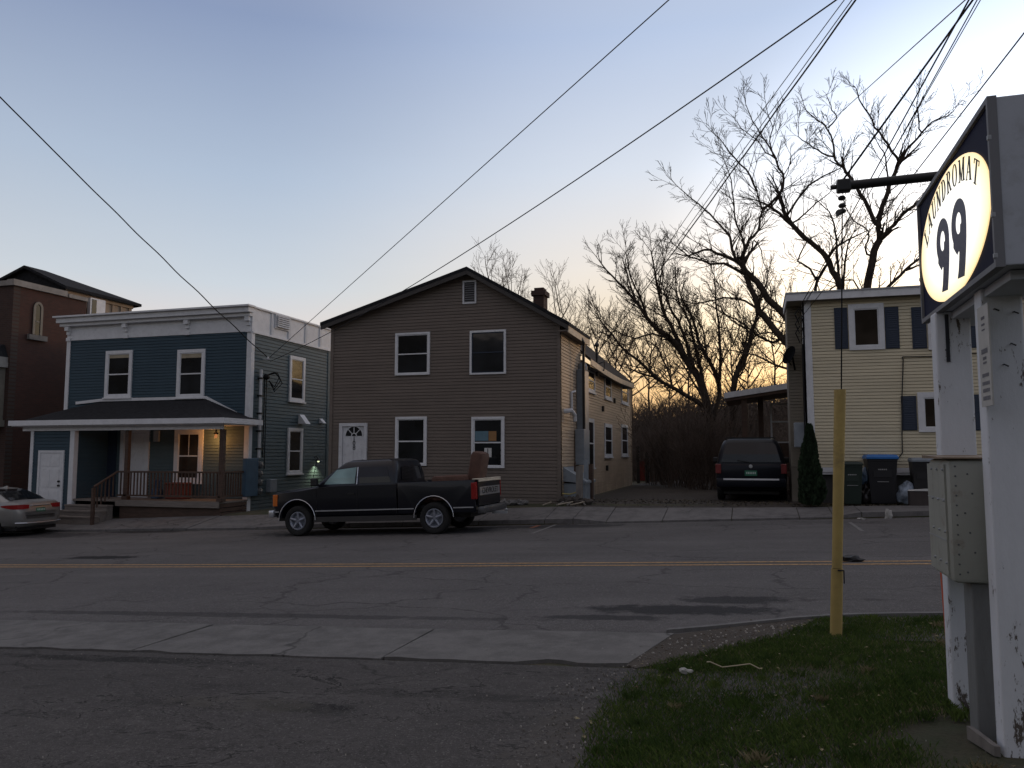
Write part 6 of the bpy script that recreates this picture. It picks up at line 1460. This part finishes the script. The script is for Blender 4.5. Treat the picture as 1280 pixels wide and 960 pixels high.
# stones and rubble heap at the corner
for i in range(7):
    u = 702+random.uniform(0, 36); p = PY(u, 628, 21.9+random.uniform(-.1, .4)); crumple('rubble_stone', 'dark stone in the rubble at the brown house corner', (p.x, p.y, H(p.x, p.y)), random.uniform(.08, .2), .1, random.uniform(.06, .14), paint('dark_stone', (.07, .06, .052), .95), i*1.7, 'stone', 'rubble stones at the house corner')
# junk beneath the brown siding, left of the corner
for i, (u, v) in enumerate(((628, 632), (640, 633.5), (652, 633))):
    p = PY(u, v, 21.9); crumple('rubble_stone', 'dark stone at the foot of the brown front wall', (p.x, 21.95, H(p.x, 21.95)), .2, .1, .10, M['concrete_found'], i*2.9+20, 'stone', 'stones along the brown front wall')
# red panel and posts far down the driveway
YF = 38.0
rp_ = thing('red_board', 'small red board between two dark posts at the end of the driveway', 'board', (PY(802, 590, YF).x, YF, H(-6, YF)))
a0, a1, b0, b1 = rect(799, 576, 806, 601, YF); w = MB(); w.box(a0, a1, YF, YF+.05, b0, b1); w.build('panel', paint('dull_red_board', (.16, .025, .02), .7), rp_)
a = PY(805.5, 565, YF); b_ = PY(797.5, 558, YF); w = MB(); w.box(b_.x-.07, b_.x+.07, YF-.05, YF+.09, .0, b_.z); w.box(a.x+.05, a.x+.22, YF-.06, YF+.1, .0, a.z); w.build('post', M['black'], rp_)
for i in range(7):
    u = 812+i*5.5; p = PY(u, 600, 39+.2*i); zt_ = PY(u, 590+3*math.sin(i*2.1), 39).z
    w = MB(); z0_ = H(p.x, p.y); w.box(p.x-.06, p.x+.06, p.y-.05, p.y+.05, z0_-.05, zt_); tag(w.build('fence_picket', M['darkwood']), 'dark old picket at the end of the driveway', 'picket', 'old pickets at the end of the driveway')
# ================================================================== bare trees
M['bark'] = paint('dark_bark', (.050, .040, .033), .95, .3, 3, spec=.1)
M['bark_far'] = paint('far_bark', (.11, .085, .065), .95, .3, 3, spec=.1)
M['brush'] = paint('brown_brush_twigs', (.125, .100, .085), 1, .35, .6, spec=.05)
class Twigs:
    def __init__(self): self.v = []; self.f = []
    def seg(self, a, b, ra, rb, n=3):
        d = b-a
        if d.length < 1e-6: return
        d.normalize(); s = d.orthogonal().normalized(); t = d.cross(s); i = len(self.v)
        for p, r in ((a, ra), (b, rb)):
            for k in range(n):
                an = 6.2832*k/n; self.v.append(p+s*(r*math.cos(an))+t*(r*math.sin(an)))
        for k in range(n):
            k2 = (k+1) % n; self.f.append((i+k, i+k2, i+n+k2, i+n+k))
    def build(self, name, mat, parent):
        m = MB(); m.v = self.v; m.f = self.f; m.m = [0]*len(self.f); return m.build(name, mat, parent, fixn=False, smooth=True)
def grow(tw, p, d, L, r, lev, rng, up=.10, spread=.8, rmin=.006, kids=(4, 6), step=None, minL=.5):
    n = max(3, int(L/(.38 if lev > 1 else .30))); st = L/n; pts = [p.copy()]; d = d.normalized()
    ph = rng.random()*6
    for i in range(n):
        d = (d+Vector((rng.gauss(0, .10), rng.gauss(0, .10), rng.gauss(0, .085)+up*.6))).normalized()
        q = pts[-1]+d*st; t0, t1 = i/n, (i+1)/n
        tw.seg(pts[-1], q, max(rmin, r*(1-.75*t0)), max(rmin, r*(1-.75*t1)), 4 if r > .04 else 3); pts.append(q)
    if lev <= 0 or L < minL: return
    k = rng.randint(*kids)
    for j in range(k):
        t = .22+.75*(j+rng.random()*.8)/k; i = min(n-1, int(t*n)); base = pts[i].lerp(pts[i+1], t*n-i); dd = (pts[i+1]-pts[i]).normalized()
        ax = dd.orthogonal().normalized(); ax.rotate(Matrix.Rotation(rng.random()*6.283, 3, dd)); nd = (dd+ax*rng.uniform(.5, 1.0)*spread).normalized()
        grow(tw, base, nd, L*rng.uniform(.38, .62)*(1-.35*t), max(rmin, r*(1-.75*t)*.6), lev-1, rng, up, spread, rmin, kids, step, minL)
def limb_tree(name, label, Yt, limbs, seed, twig=.5, lev=3, rscale=1.0, mat='bark', group='bare trees behind the houses', kids=(3, 5), rmin=.0085, len0=1.5):
    """limbs: (list of (u, v, dy), r0, r1): polylines surveyed in the photo, dy metres in front of/behind Yt"""
    rng = random.Random(seed)
    f0 = limbs[0][0][0]; base = PY(f0[0], f0[1], Yt+f0[2]); gzz = H(base.x, base.y)
    root = thing(name, label, 'tree', (base.x, base.y, gzz), 0, group)
    tk = MB(); tw = Twigs()
    for (pl_, r0, r1) in limbs:
        P = [PY(u, v, Yt+dy) for u, v, dy in pl_]
        # smooth and jitter
        Q = []
        for i in range(len(P)-1):
            a = P[max(0, i-1)]; b = P[i]; c = P[i+1]; d = P[min(len(P)-1, i+2)]
            m = max(2, int((c-b).length/.5))
            for k in range(m):
                t = k/m; q = .5*((2*b)+(c-a)*t+(2*a-5*b+4*c-d)*t*t+(3*b-a-3*c+d)*t**3); Q.append(q+Vector((rng.gauss(0, .02), rng.gauss(0, .03), rng.gauss(0, .02))))
        Q.append(P[-1]); n = len(Q); rad = [(r0+(r1-r0)*i/(n-1))*rscale for i in range(n)]
        tk.tube(Q, rad, 7)
        tot = sum((b-a).length for a, b in zip(Q, Q[1:]))
        cnt = int(tot/.42*twig*2.6)
        for j in range(cnt):
            t = .12+.86*(j+rng.random())/cnt; i = min(n-2, int(t*(n-1))); fr = t*(n-1)-i; q = Q[i].lerp(Q[i+1], fr); dd = (Q[i+1]-Q[i]).normalized()
            ax = dd.orthogonal().normalized(); ax.rotate(Matrix.Rotation(rng.random()*6.283, 3, dd)); nd = (dd*.8+ax*rng.uniform(.5, 1.0)+Vector((0, 0, .18))).normalized()
            rr = rad[i]; L = len0*rng.uniform(.6, 1.5)*(.65+.5*(1-t))*(1.0 if rr > .03 else .8)
            grow(tw, q, nd, L, min(.035, rr*.5), lev-1, rng, .10, .85, rmin, kids)
        # end spray
        dd = (Q[-1]-Q[-2]).normalized()
        for k in range(3):
            nd = (dd+Vector((rng.gauss(0, .4), rng.gauss(0, .4), rng.gauss(0, .3)))).normalized(); grow(tw, Q[-1], nd, len0*rng.uniform(.7, 1.3), r1*rscale*.8, lev-1, rng, .08, .85, rmin, kids)
    tk.build('trunk', M[mat], root, smooth=True); o = tw.build('crown', M[mat], root)
    return root, len(tw.f)
cnt = 0
# tree at the end of the driveway, limbs fanning up to the left
TA = [([(893, 600, 0), (889, 530, 0), (881, 495, 0), (872, 470, .2), (856, 447, .3), (838, 424, .3)], .42, .24),
      ([(838, 424, .3), (822, 412, .2), (808, 396, 0), (797, 380, -.3), (782, 362, -.5), (766, 346, -.8), (752, 330, -1)], .20, .05),
      ([(797, 380, -.3), (790, 362, 0), (784, 342, .3), (778, 322, .6)], .10, .03),
      ([(808, 396, 0), (800, 372, .6), (788, 345, 1), (783, 318, 1.2)], .11, .03),
      ([(856, 447, .3), (845, 420, .8), (832, 395, 1), (824, 368, 1.2), (820, 345, 1.4), (814, 315, 1.5)], .20, .05),
      ([(824, 368, 1.2), (826, 345, 1.2), (830, 325, 1.4)], .09, .03),
      ([(868, 465, .2), (858, 428, -.5), (846, 400, -.8), (836, 380, -1), (828, 355, -1.2)], .16, .05),
      ([(881, 495, 0), (876, 460, .3), (868, 430, .4), (862, 405, .3), (850, 382, .2), (845, 360, 0)], .15, .05),
      ([(889, 530, 0), (899, 495, .4), (894, 465, .6), (872, 425, .9), (868, 402, 1), (858, 385, 1), (850, 368, 1)], .20, .05),
      ([(899, 480, .4), (900, 440, .3), (898, 405, .2), (895, 375, 0), (893, 345, -.1)], .14, .04),
      ([(897, 470, .4), (884, 445, .9), (880, 415, 1.2), (870, 395, 1.4)], .11, .04),
      ([(885, 512, 0), (868, 500, -.2), (850, 490, -.5), (828, 478, -1), (806, 458, -1.4), (784, 440, -1.8), (765, 418, -2), (750, 400, -2.2)], .20, .05),
      ([(828, 478, -1), (800, 466, -1.2), (778, 458, -1.4)], .10, .03),
      ([(842, 485, -.6), (833, 460, -.2), (822, 435, 0), (814, 428, 0)], .09, .03),
      ([(838, 424, .3), (815, 418, -.8), (795, 422, -1.2), (772, 416, -1.6), (758, 405, -1.8)], .09, .03),
      ([(880, 500, 0), (862, 470, .8), (850, 450, 1)], .10, .05)]
r_, k = limb_tree('bare_tree', 'big bare tree at the end of the driveway with limbs fanning left', 38.5, TA, 11, .70, 3, .62, kids=(4, 6), rmin=.0075, len0=1.3)
cnt += k
# second stem leaning right beside it
TC = [([(916, 600, 0), (917, 520, 0), (917, 487, 0), (924, 458, .1), (933, 436, .2), (940, 418, .3), (946, 396, .3)], .32, .12),
      ([(920, 472, 0), (930, 455, .5), (936, 437, .6), (940, 425, .8), (950, 417, .8), (962, 416, .9)], .13, .04),
      ([(924, 458, .1), (934, 424, -.4), (931, 408, -.6), (927, 390, -.8)], .08, .03),
      ([(946, 396, .3), (950, 378, .4), (956, 360, .4), (960, 342, .5)], .10, .03),
      ([(940, 418, .3), (922, 404, -.3), (910, 396, -.6), (900, 382, -1)], .08, .03)]
r_, k = limb_tree('bare_tree', 'slender bare tree leaning right behind the side porch roof', 37.5, TC, 5, .65, 3, .62, kids=(4, 6), rmin=.0075, len0=1.15); cnt += k
# great tree behind the cream house
TB = [([(1010, 560, 0), (1006, 470, 0), (1000, 440, 0), (985, 430, 0), (968, 412, 0), (954, 394, 0), (948, 388, 0), (944, 372, 0), (938, 356, 0), (932, 344, 0)], .34, .20),
      ([(1015, 470, 0), (1002, 420, 0), (985, 400, 0), (972, 386, 0), (960, 372, 0), (945, 352, 0), (932, 340, 0), (928, 328, 0)], .32, .22),
      ([(928, 328, 0), (912, 323, -.5), (895, 316, -1), (880, 312, -1.3), (862, 320, -1.6), (848, 318, -1.8)], .16, .04),
      ([(930, 342, 0), (905, 330, .6), (888, 330, 1), (868, 324, 1.2), (856, 316, 1.6), (842, 305, 2)], .12, .04),
      ([(928, 328, 0), (918, 322, 0), (915, 305, 0), (913, 297, 0), (902, 284, .3), (888, 268, .6), (872, 255, .8), (858, 243, 1), (846, 232, 1)], .14, .03),
      ([(926, 325, 0), (930, 307, -.4), (921, 280, -.6), (917, 255, -.8), (914, 225, -1), (905, 200, -1)], .10, .03),
      ([(927, 322, 0), (936, 300, .3), (948, 288, .5), (950, 272, .5), (953, 262, .6), (946, 240, .6)], .13, .06),
      ([(946, 240, .6), (938, 220, .6), (925, 205, .6), (912, 190, .6), (900, 175, .8), (890, 165, 1)], .09, .03),
      ([(953, 262, .6), (974, 245, .3), (980, 225, .3), (974, 210, .3), (968, 196, .3), (960, 180, .4), (950, 165, .4), (940, 150, .6), (932, 130, .8)], .12, .03),
      ([(968, 196, .3), (958, 190, .3), (946, 176, .2), (936, 168, .1), (926, 160, 0), (918, 148, 0)], .06, .02),
      ([(972, 205, .3), (962, 176, -.3), (966, 160, -.4), (960, 140, -.6), (956, 124, -.8)], .06, .02),
      ([(932, 330, 0), (940, 310, .8), (943, 300, .8), (951, 312, .6), (955, 330, .5)], .08, .03),
      ([(975, 262, 0), (985, 258, .2), (978, 236, .2), (984, 215, 0), (990, 195, 0), (1005, 180, 0)], .05, .02),
      ([(948, 388, 0), (932, 376, .8), (905, 372, 1), (880, 378, 1.2), (862, 378, 1.5), (846, 372, 1.6)], .10, .03),
      ([(1000, 440, 0), (985, 418, 1), (968, 428, 1.2), (948, 420, 1.4), (934, 408, 1.6), (905, 392, 2), (884, 380, 2.2), (866, 376, 2.4)], .13, .03),
      ([(1008, 470, 0), (990, 462, -.6), (968, 456, -1), (945, 444, -1.2), (920, 440, -1.4), (898, 436, -1.8)], .12, .03)]
r_, k = limb_tree('bare_tree', 'great bare tree spreading out from behind the left end of the cream house', 36.5, TB, 23, .60, 3, .56, len0=1.25); cnt += k
TD = [([(1058, 480, 0), (1056, 390, 0), (1053, 368, 0), (1047, 350, 0), (1036, 328, 0), (1028, 316, 0), (1012, 303, 0), (996, 287, 0), (983, 270, 0), (978, 258, 0), (975, 245, 0)], .30, .14),
      ([(996, 287, 0), (982, 275, .3), (968, 262, .5), (955, 255, .8), (944, 250, 1)], .16, .05),
      ([(975, 245, 0), (962, 262, .4), (952, 265, .6)], .08, .03),
      ([(1036, 328, 0), (1028, 340, .4), (1022, 350, .6), (1019, 368, .6)], .10, .13),
      ([(1022, 352, .6), (1012, 335, .8), (998, 326, .9), (1004, 310, 1), (1012, 300, 1.1)], .10, .04),
      ([(1034, 324, 0), (1045, 308, -.5), (1060, 300, -.6), (1072, 293, -.8), (1090, 286, -1)], .11, .03),
      ([(1053, 368, 0), (1049, 342, .5), (1046, 310, .8), (1044, 290, 1), (1040, 272, 1), (1030, 258, 1.2), (1018, 250, 1.4)], .12, .03),
      ([(1054, 366, 0), (1056, 330, -.5), (1060, 305, -.8), (1068, 290, -1)], .10, .03),
      ([(983, 270, 0), (996, 250, -.4), (1010, 232, -.6), (1030, 220, -.8), (1050, 210, -1), (1056, 196, -1)], .10, .03),
      ([(990, 280, 0), (1005, 268, .6), (1020, 254, .8), (1038, 240, 1)], .08, .03)]
r_, k = limb_tree('bare_tree', 'bare tree curving left above the middle of the cream house roof', 37.5, TD, 31, .55, 3, .58, len0=1.15); cnt += k
TE = [([(1080, 480, 0), (1080, 390, 0), (1084, 362, 0), (1088, 335, 0), (1093, 315, 0), (1100, 300, 0)], .34, .24),
      ([(1100, 300, 0), (1098, 285, 0), (1094, 278, 0), (1086, 262, 0), (1080, 248, 0), (1072, 236, 0), (1062, 222, 0), (1055, 210, 0)], .18, .11),
      ([(1055, 210, 0), (1044, 200, 0), (1042, 184, 0), (1038, 168, 0), (1030, 156, 0), (1022, 150, 0), (1012, 142, .1), (1005, 132, .2)], .09, .03),
      ([(1045, 198, 0), (1035, 193, 0), (1022, 188, 0), (1010, 180, 0), (999, 170, 0), (998, 156, 0)], .08, .02),
      ([(1034, 160, 0), (1046, 148, .2), (1040, 138, .2), (1036, 125, .2), (1034, 118, .2)], .06, .02),
      ([(1098, 285, 0), (1100, 265, .2), (1106, 250, .2), (1112, 232, .2), (1118, 218, .2), (1124, 204, .2)], .19, .13),
      ([(1124, 204, .2), (1114, 188, 0), (1104, 174, 0), (1094, 158, 0), (1087, 143, 0), (1078, 130, 0), (1072, 118, 0), (1070, 110, 0)], .10, .03),
      ([(1124, 204, .2), (1134, 188, .2), (1142, 178, .2), (1152, 166, .2), (1164, 154, .2), (1176, 148, .2), (1188, 143, .3), (1194, 136, .3)], .11, .02),
      ([(1152, 166, .2), (1149, 155, 0), (1147, 144, 0), (1146, 130, -.2), (1148, 118, -.2)], .06, .02),
      ([(1112, 232, .2), (1108, 205, .8), (1104, 190, 1), (1096, 178, 1.2), (1092, 165, 1.3)], .07, .02),
      ([(1120, 210, .2), (1130, 180, -.6), (1140, 155, -1), (1146, 140, -1.2)], .06, .02),
      ([(1100, 300, 0), (1108, 292, -.4), (1118, 280, -.6), (1128, 268, -.8), (1142, 258, -1), (1156, 246, -1.2), (1175, 235, -1.4)], .15, .09),
      ([(1118, 280, -.6), (1120, 265, -.3), (1130, 250, 0), (1142, 240, .1)], .05, .02),
      ([(1090, 320, 0), (1084, 318, .5), (1082, 306, .5), (1086, 295, .4), (1082, 286, .3), (1070, 278, .4), (1060, 265, .4), (1055, 252, .4)], .08, .03),
      ([(1082, 390, 0), (1100, 372, -.5), (1118, 350, -.6), (1132, 338, -.8), (1146, 325, -1), (1158, 316, -1.2)], .14, .07),
      ([(1132, 338, -.8), (1148, 332, -.9), (1160, 328, -1)], .07, .04),
      ([(1082, 380, 0), (1066, 350, .5), (1046, 356, .7), (1035, 365, .7)], .06, .05)]
r_, k = limb_tree('bare_tree', 'tall bare tree forking high above the cream house roof', 36.8, TE, 47, .55, 3, .60, len0=1.1); cnt += k
# fainter trees farther off
def PROJV(u, Y):
    for v in range(440, 620):
        p = PY(u, v, Y)
        if p.z <= H(p.x, Y)-.1: return v
    return 600
def far_tree(name, label, u, vt, vb, Y, seed, spread=.35, n=6, rs=1.0, group='far bare trees'):
    rng = random.Random(seed); limbs = []; h = vb-vt
    limbs.append(([(u-1, PROJV(u, Y), 0), (u, vb, 0), (u+rng.uniform(-2, 2), vb-h*.3, 0), (u+rng.uniform(-4, 4), vb-h*.6, .2), (u+rng.uniform(-4, 4), vt+h*.06, 0)], .16, .03))
    for i in range(n):
        t = .28+.5*i/n; v0 = vb-h*t; s = (-1)**i; du = s*h*spread*rng.uniform(.5, 1)*(1.1-t); dv = h*(.22+.3*rng.random())*(1.15-t*.6)
        limbs.append(([(u, v0, 0), (u+du*.45, v0-dv*.35, rng.uniform(-.8, .8)), (u+du*.8, v0-dv*.75, rng.uniform(-1.2, 1.2)), (u+du, v0-dv, rng.uniform(-1.5, 1.5))], .09, .025))
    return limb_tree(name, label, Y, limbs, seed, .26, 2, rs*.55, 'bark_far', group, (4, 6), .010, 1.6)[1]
for (u, vt, vb, Y, sd, sp, lb) in ((640, 332, 470, 55, 3, .22, 'far bare tree rising behind the gable peak, left of the chimney'), (700, 350, 480, 57, 8, .20, 'far bare tree just right of the chimney'), (616, 326, 470, 58, 31, .18, 'far bare tree with thin top behind the right roof slope'), (745, 395, 490, 54, 13, .35, 'small far bare tree beside the downspout'),
                               (768, 402, 500, 50, 17, .4, 'small bare tree above the rear wing roof end'), (720, 405, 470, 56, 19, .3, 'far bare sapling right of the chimney tree'), (812, 398, 520, 52, 21, .4, 'pale bare tree between the wing roof and the big tree'), (860, 395, 520, 54, 27, .4, 'pale bare tree behind the driveway tree trunk'), (915, 380, 520, 56, 29, .4, 'pale bare tree behind the leaning stem'), (968, 372, 500, 55, 37, .4, 'pale bare tree seen beside the cream house wall'), (790, 432, 520, 47, 41, .55, 'low bare tree at the end of the wing roof'), (838, 440, 520, 48, 43, .55, 'low bare tree under the driveway tree limbs'), (935, 442, 520, 47, 44, .55, 'low bare tree left of the side porch')):
    cnt += far_tree('far_tree', lb, u, vt, vb, Y, sd, sp)
print('twig faces', cnt)
# thicket: a brown tangle on the bank at the end of the drive
rng = random.Random(77); tw = Twigs()
for i in range(5200):
    y = rng.uniform(40.5, 58); xa = -7.5-.25*(y-40); x = rng.uniform(xa-1.5, 7); z = H(x, y)
    front = (y-40.5)/17
    h = rng.uniform(.9, 2.4)*(1-.15*front); p = Vector((x, y, z-.05)); d = Vector((rng.gauss(0, .32), rng.gauss(0, .3), 1)).normalized(); r = rng.uniform(.012, .03)
    for k in range(3):
        q = p+d*h/3; tw.seg(p, q, r*(1-.25*k), r*(.75-.25*k)+.004, 3)
        for j in range(2):
            dd = (d+Vector((rng.gauss(0, .7), rng.gauss(0, .7), rng.gauss(0, .3)))).normalized(); tw.seg(q, q+dd*h*.32, r*.5, .006, 3)
        p = q; d = (d+Vector((rng.gauss(0, .35), rng.gauss(0, .35), .05))).normalized()
tag(tw.build('thicket', M['brush'], None), 'tangled brown leafless brush on the bank behind the driveway', 'brush', kind='stuff')
# big shrub mass left of the people carrier
rng = random.Random(79)
def shrub(u, vb, vt, Y, n, wdt, label, mat='brush', seed=1):
    rng = random.Random(seed); b = PY(u, vb, Y); z = H(b.x, Y); hh = PY(u, vt, Y).z-z; tw = Twigs()
    root = thing('bare_shrub', label, 'shrub', (b.x, Y, z), 0, 'leafless shrubs by the driveway')
    for i in range(n):
        a = rng.uniform(0, 6.283); rr = wdt*.35*rng.random(); p = Vector((b.x+rr*math.cos(a), Y+rr*math.sin(a)*.7, z)); d = Vector((math.cos(a)*rng.uniform(.05, .5), math.sin(a)*.35, 1)).normalized()
        grow(tw, p, d, hh*rng.uniform(.55, .95), rng.uniform(.012, .025), 2, rng, .05, .7, .005, (4, 6), minL=.4)
    tw.build('stems', M[mat], root)
shrub(862, 606, 508, 33.0, 75, 3.2, 'tall leafless shrub left of the minivan', seed=1)
shrub(838, 606, 530, 35.5, 70, 3.0, 'leafless shrub behind the driveway, second from the minivan', seed=2)
shrub(882, 600, 520, 31.0, 60, 2.0, 'leafless shrub right beside the minivan', seed=3)
# arborvitae beside the cream house
M['conifer'] = paint('dark_conifer', (.030, .050, .026), .9, .4, 6, spec=.2)
cb_ = PY(1014, 618, 21.6); zc = H(cb_.x, 21.6); ht = PY(1015, 533, 21.6).z-zc; wr_ = (PY(1029, 600, 21.6).x-PY(999, 600, 21.6).x)/2
ar = thing('conifer_shrub', 'dark conical evergreen shrub at the left corner of the cream house', 'shrub', (cb_.x, 21.6, zc))
w = MB(); w.tube([(cb_.x, 21.6, zc-.1), (cb_.x, 21.6, zc+ht*.9)], [.06, .01], 6); w.build('trunk', M['bark'], ar)
rng = random.Random(4); w = MB()
for i in range(9000):
    t = rng.random()**.8; a = rng.uniform(0, 6.283); prof = (1-t)**.72*(.55+.45*min(1, t*6+.3)); lump = 1+.20*math.sin(a*3+t*9)+.13*math.sin(a*7-t*17)
    r = wr_*prof*lump*(.70+.42*rng.random())
    c = Vector((cb_.x+r*math.cos(a), 21.6+r*math.sin(a), zc+.05+ht*t*.97)); d = Vector((math.cos(a)*.55, math.sin(a)*.55, 1)).normalized()
    s = d.cross(Vector((rng.gauss(0, 1), rng.gauss(0, 1), rng.gauss(0, .4)))).normalized(); L = rng.uniform(.06, .13); wd_ = L*.30
    w.face([c-s*wd_, c+d*L*.5-s*wd_*1.1, c+d*L, c+d*L*.5+s*wd_*1.1, c+s*wd_])
w.build('foliage', M['conifer'], ar, fixn=False)

# ================================================================== grass island
def grassmat(name, a, b, sc=1.6):
    t = NT(name); n = t.noise(sc, 4, .6); t.color(t.ramp(n, [(.35, a), (.65, b)])); t.b.inputs['Roughness'].default_value = .8; t.b.inputs['Specular IOR Level'].default_value = .2
    return t.mat
gm = grassmat('spring_grass', (.075, .125, .026), (.125, .175, .042)); gs = grassmat('dead_grass', (.20, .165, .09), (.33, .28, .165)); gd_ = grassmat('dark_grass', (.048, .086, .020), (.072, .115, .030))
rng = random.Random(99); w = MB()
def blade(x, y, h, wd_, m):
    z = H(x, y)-.004; a = rng.uniform(0, 6.283); ln_ = rng.uniform(.2, .9)*h; ca, sa = math.cos(a), math.sin(a); dx, dy = -sa*wd_/2, ca*wd_/2
    w.cm = m; w.face([(x-dx, y-dy, z), (x+dx, y+dy, z), (x+dx*.6+ca*ln_*.35, y+dy*.6+sa*ln_*.35, z+h*.6), (x+ca*ln_, y+sa*ln_, z+h), (x-dx*.6+ca*ln_*.35, y-dy*.6+sa*ln_*.35, z+h*.6)])
N = 0
for i in range(330000):
    y = rng.uniform(2.6, 8.5); x = rng.uniform(-1.4, 3.4+.1*y)
    if x > .42*y+.8: continue
    edge = x-grass_left(y)-.10*noise.noise(Vector((x*2.3, y*2.3, 1)))-.03
    if edge < 0: continue
    yk = 8.30+max(0, x-.7)*.05
    if y > yk: continue
    dn = noise.noise(Vector((x*1.1, y*1.1, 5)))+.5*noise.noise(Vector((x*3.4, y*3.4, 9)))
    bare = max(0, 1-math.hypot((x-1.12)/.75, (y-4.95)/.55))          # bare soil at the sign foot
    keep = .66+.75*dn-bare*1.15
    if edge < .18: keep *= .4+edge*3
    if rng.random() > keep: continue
    dead = rng.random() < .13+.22*max(0, -dn)+.10*max(0, noise.noise(Vector((x*.9, y*.9, 33))))
    lush = noise.noise(Vector((x*.8, y*.8, 14)))
    h = rng.uniform(.018, .048)*(1+.8*max(0, lush)); 
    if dead: blade(x, y, h*.75, .004, 1)
    else: blade(x, y, h, .0045, 2 if rng.random() < .45 else 0)
    N += 1
for i in range(150):                       # tufts and weed clumps
    y = rng.uniform(3.0, 8.2); x = rng.uniform(-1.0, .40*y+.6)
    if x-grass_left(y) < .04 or math.hypot((x-1.12)/.75, (y-4.95)/.55) < .6: continue
    R0 = rng.uniform(.03, .09); m_ = rng.choice((0, 0, 2, 2, 1)); hh = rng.uniform(.04, .085)
    for k in range(int(40+500*R0)): a = rng.uniform(0, 6.283); q = R0*math.sqrt(rng.random()); blade(x+q*math.cos(a), y+q*math.sin(a), hh*rng.uniform(.5, 1), .005, m_)
for i in range(900):                       # dead leaves and straw lying flat
    y = rng.uniform(2.8, 8.2); x = rng.uniform(-1.1, .40*y+.7)
    if x < grass_left(y)-.08 or noise.noise(Vector((x*.9, y*.9, 33))) < -.15: continue
    z = H(x, y)+rng.uniform(.012, .04); a = rng.uniform(0, 6.283); L = rng.uniform(.012, .05); wd_ = rng.choice((.003, .003, .012)); ca, sa = math.cos(a), math.sin(a); w.cm = rng.choice((1, 1, 3))
    w.face([(x, y, z), (x+ca*L*.5-sa*wd_, y+sa*L*.5+ca*wd_, z+.006), (x+ca*L, y+sa*L, z), (x+ca*L*.5+sa*wd_, y+sa*L*.5-ca*wd_, z+.004)])
# weeds along the edges
tag(w.build('grass', [gm, gs, gd_, paint('brown_dead_leaf', (.13, .085, .05), .9, .4, 20)], None, fixn=False), 'short patchy spring grass on the island round the sign', 'grass', kind='stuff')
print('blades', N)
# pebbles and bits scattered on the lot edge, the gravel wedge and the grass
w = MB(); rng = random.Random(12)
def pebble(x, y, s):
    z = H(x, y)+.010; n = 6; rr = [s*rng.uniform(.7, 1.2) for _ in range(n)]
    b_ = [(x+rr[k]*math.cos(k*6.283/n), y+rr[k]*math.sin(k*6.283/n), z-.004) for k in range(n)]; t2 = [(x+.55*rr[k]*math.cos(k*6.283/n), y+.55*rr[k]*math.sin(k*6.283/n), z+s*.7) for k in range(n)]
    w.ring_loft([b_, t2])
for i in range(500):
    y = rng.uniform(2.8, 6.3); x = grass_left(y)+rng.gauss(-.10, .12); w.cm = rng.choice((0, 0, 0, 1)); pebble(x, y, rng.uniform(.003, .010))
for i in range(420):
    t_ = rng.random(); x = -.95+1.35*t_+rng.gauss(0, .12); y = 6.55+1.45*t_+rng.gauss(0, .16)
    if grass_left(y)+.1 < x or y > 8.1: continue
    w.cm = rng.choice((0, 0, 1, 2)); pebble(x, y, rng.uniform(.004, .016))
for i in range(300):
    y = rng.uniform(3, 6); x = rng.uniform(-.8, 1.3); w.cm = rng.choice((0, 1, 1, 2)); pebble(x, y, rng.uniform(.003, .008))
for i in range(260):
    y = rng.uniform(2.8, 6.2); x = rng.uniform(-7, -1); w.cm = rng.choice((0, 0, 0, 1)); pebble(x, y, rng.uniform(.002, .006))
tag(w.build('pebbles', [paint('grey_pebble', (.12, .11, .10), .9), paint('pale_pebble', (.32, .30, .27), .9), paint('brown_pebble', (.07, .055, .04), .9)], None, fixn=False), 'small stones scattered along the grass edge and the car park', 'pebbles', kind='stuff')
# dead leaves and weeds along the foot of the far buildings
w = MB(); rng = random.Random(5)
for i in range(2600):
    x = rng.uniform(-5.2, 7.5); y = rng.uniform(21.5, 22.3) if x > .9 else rng.uniform(21.5, 24)
    if -4.5 < x < .9 and y < 21.9 and rng.random() < .7: continue
    z = H(x, y); a = rng.uniform(0, 6.28); s = rng.uniform(.03, .07); w.cm = 0
    w.face([(x, y, z+.004), (x+s*math.cos(a), y+s*math.sin(a), z+.03), (x+s*math.cos(a+1.2), y+s*math.sin(a+1.2), z+.012)])
tag(w.build('leaf_litter', [paint('dead_leaves', (.060, .048, .030), .9, .4, 20)], None, fixn=False), 'dead leaves on the soil in front of the cream and brown houses', 'leaf litter', kind='stuff')
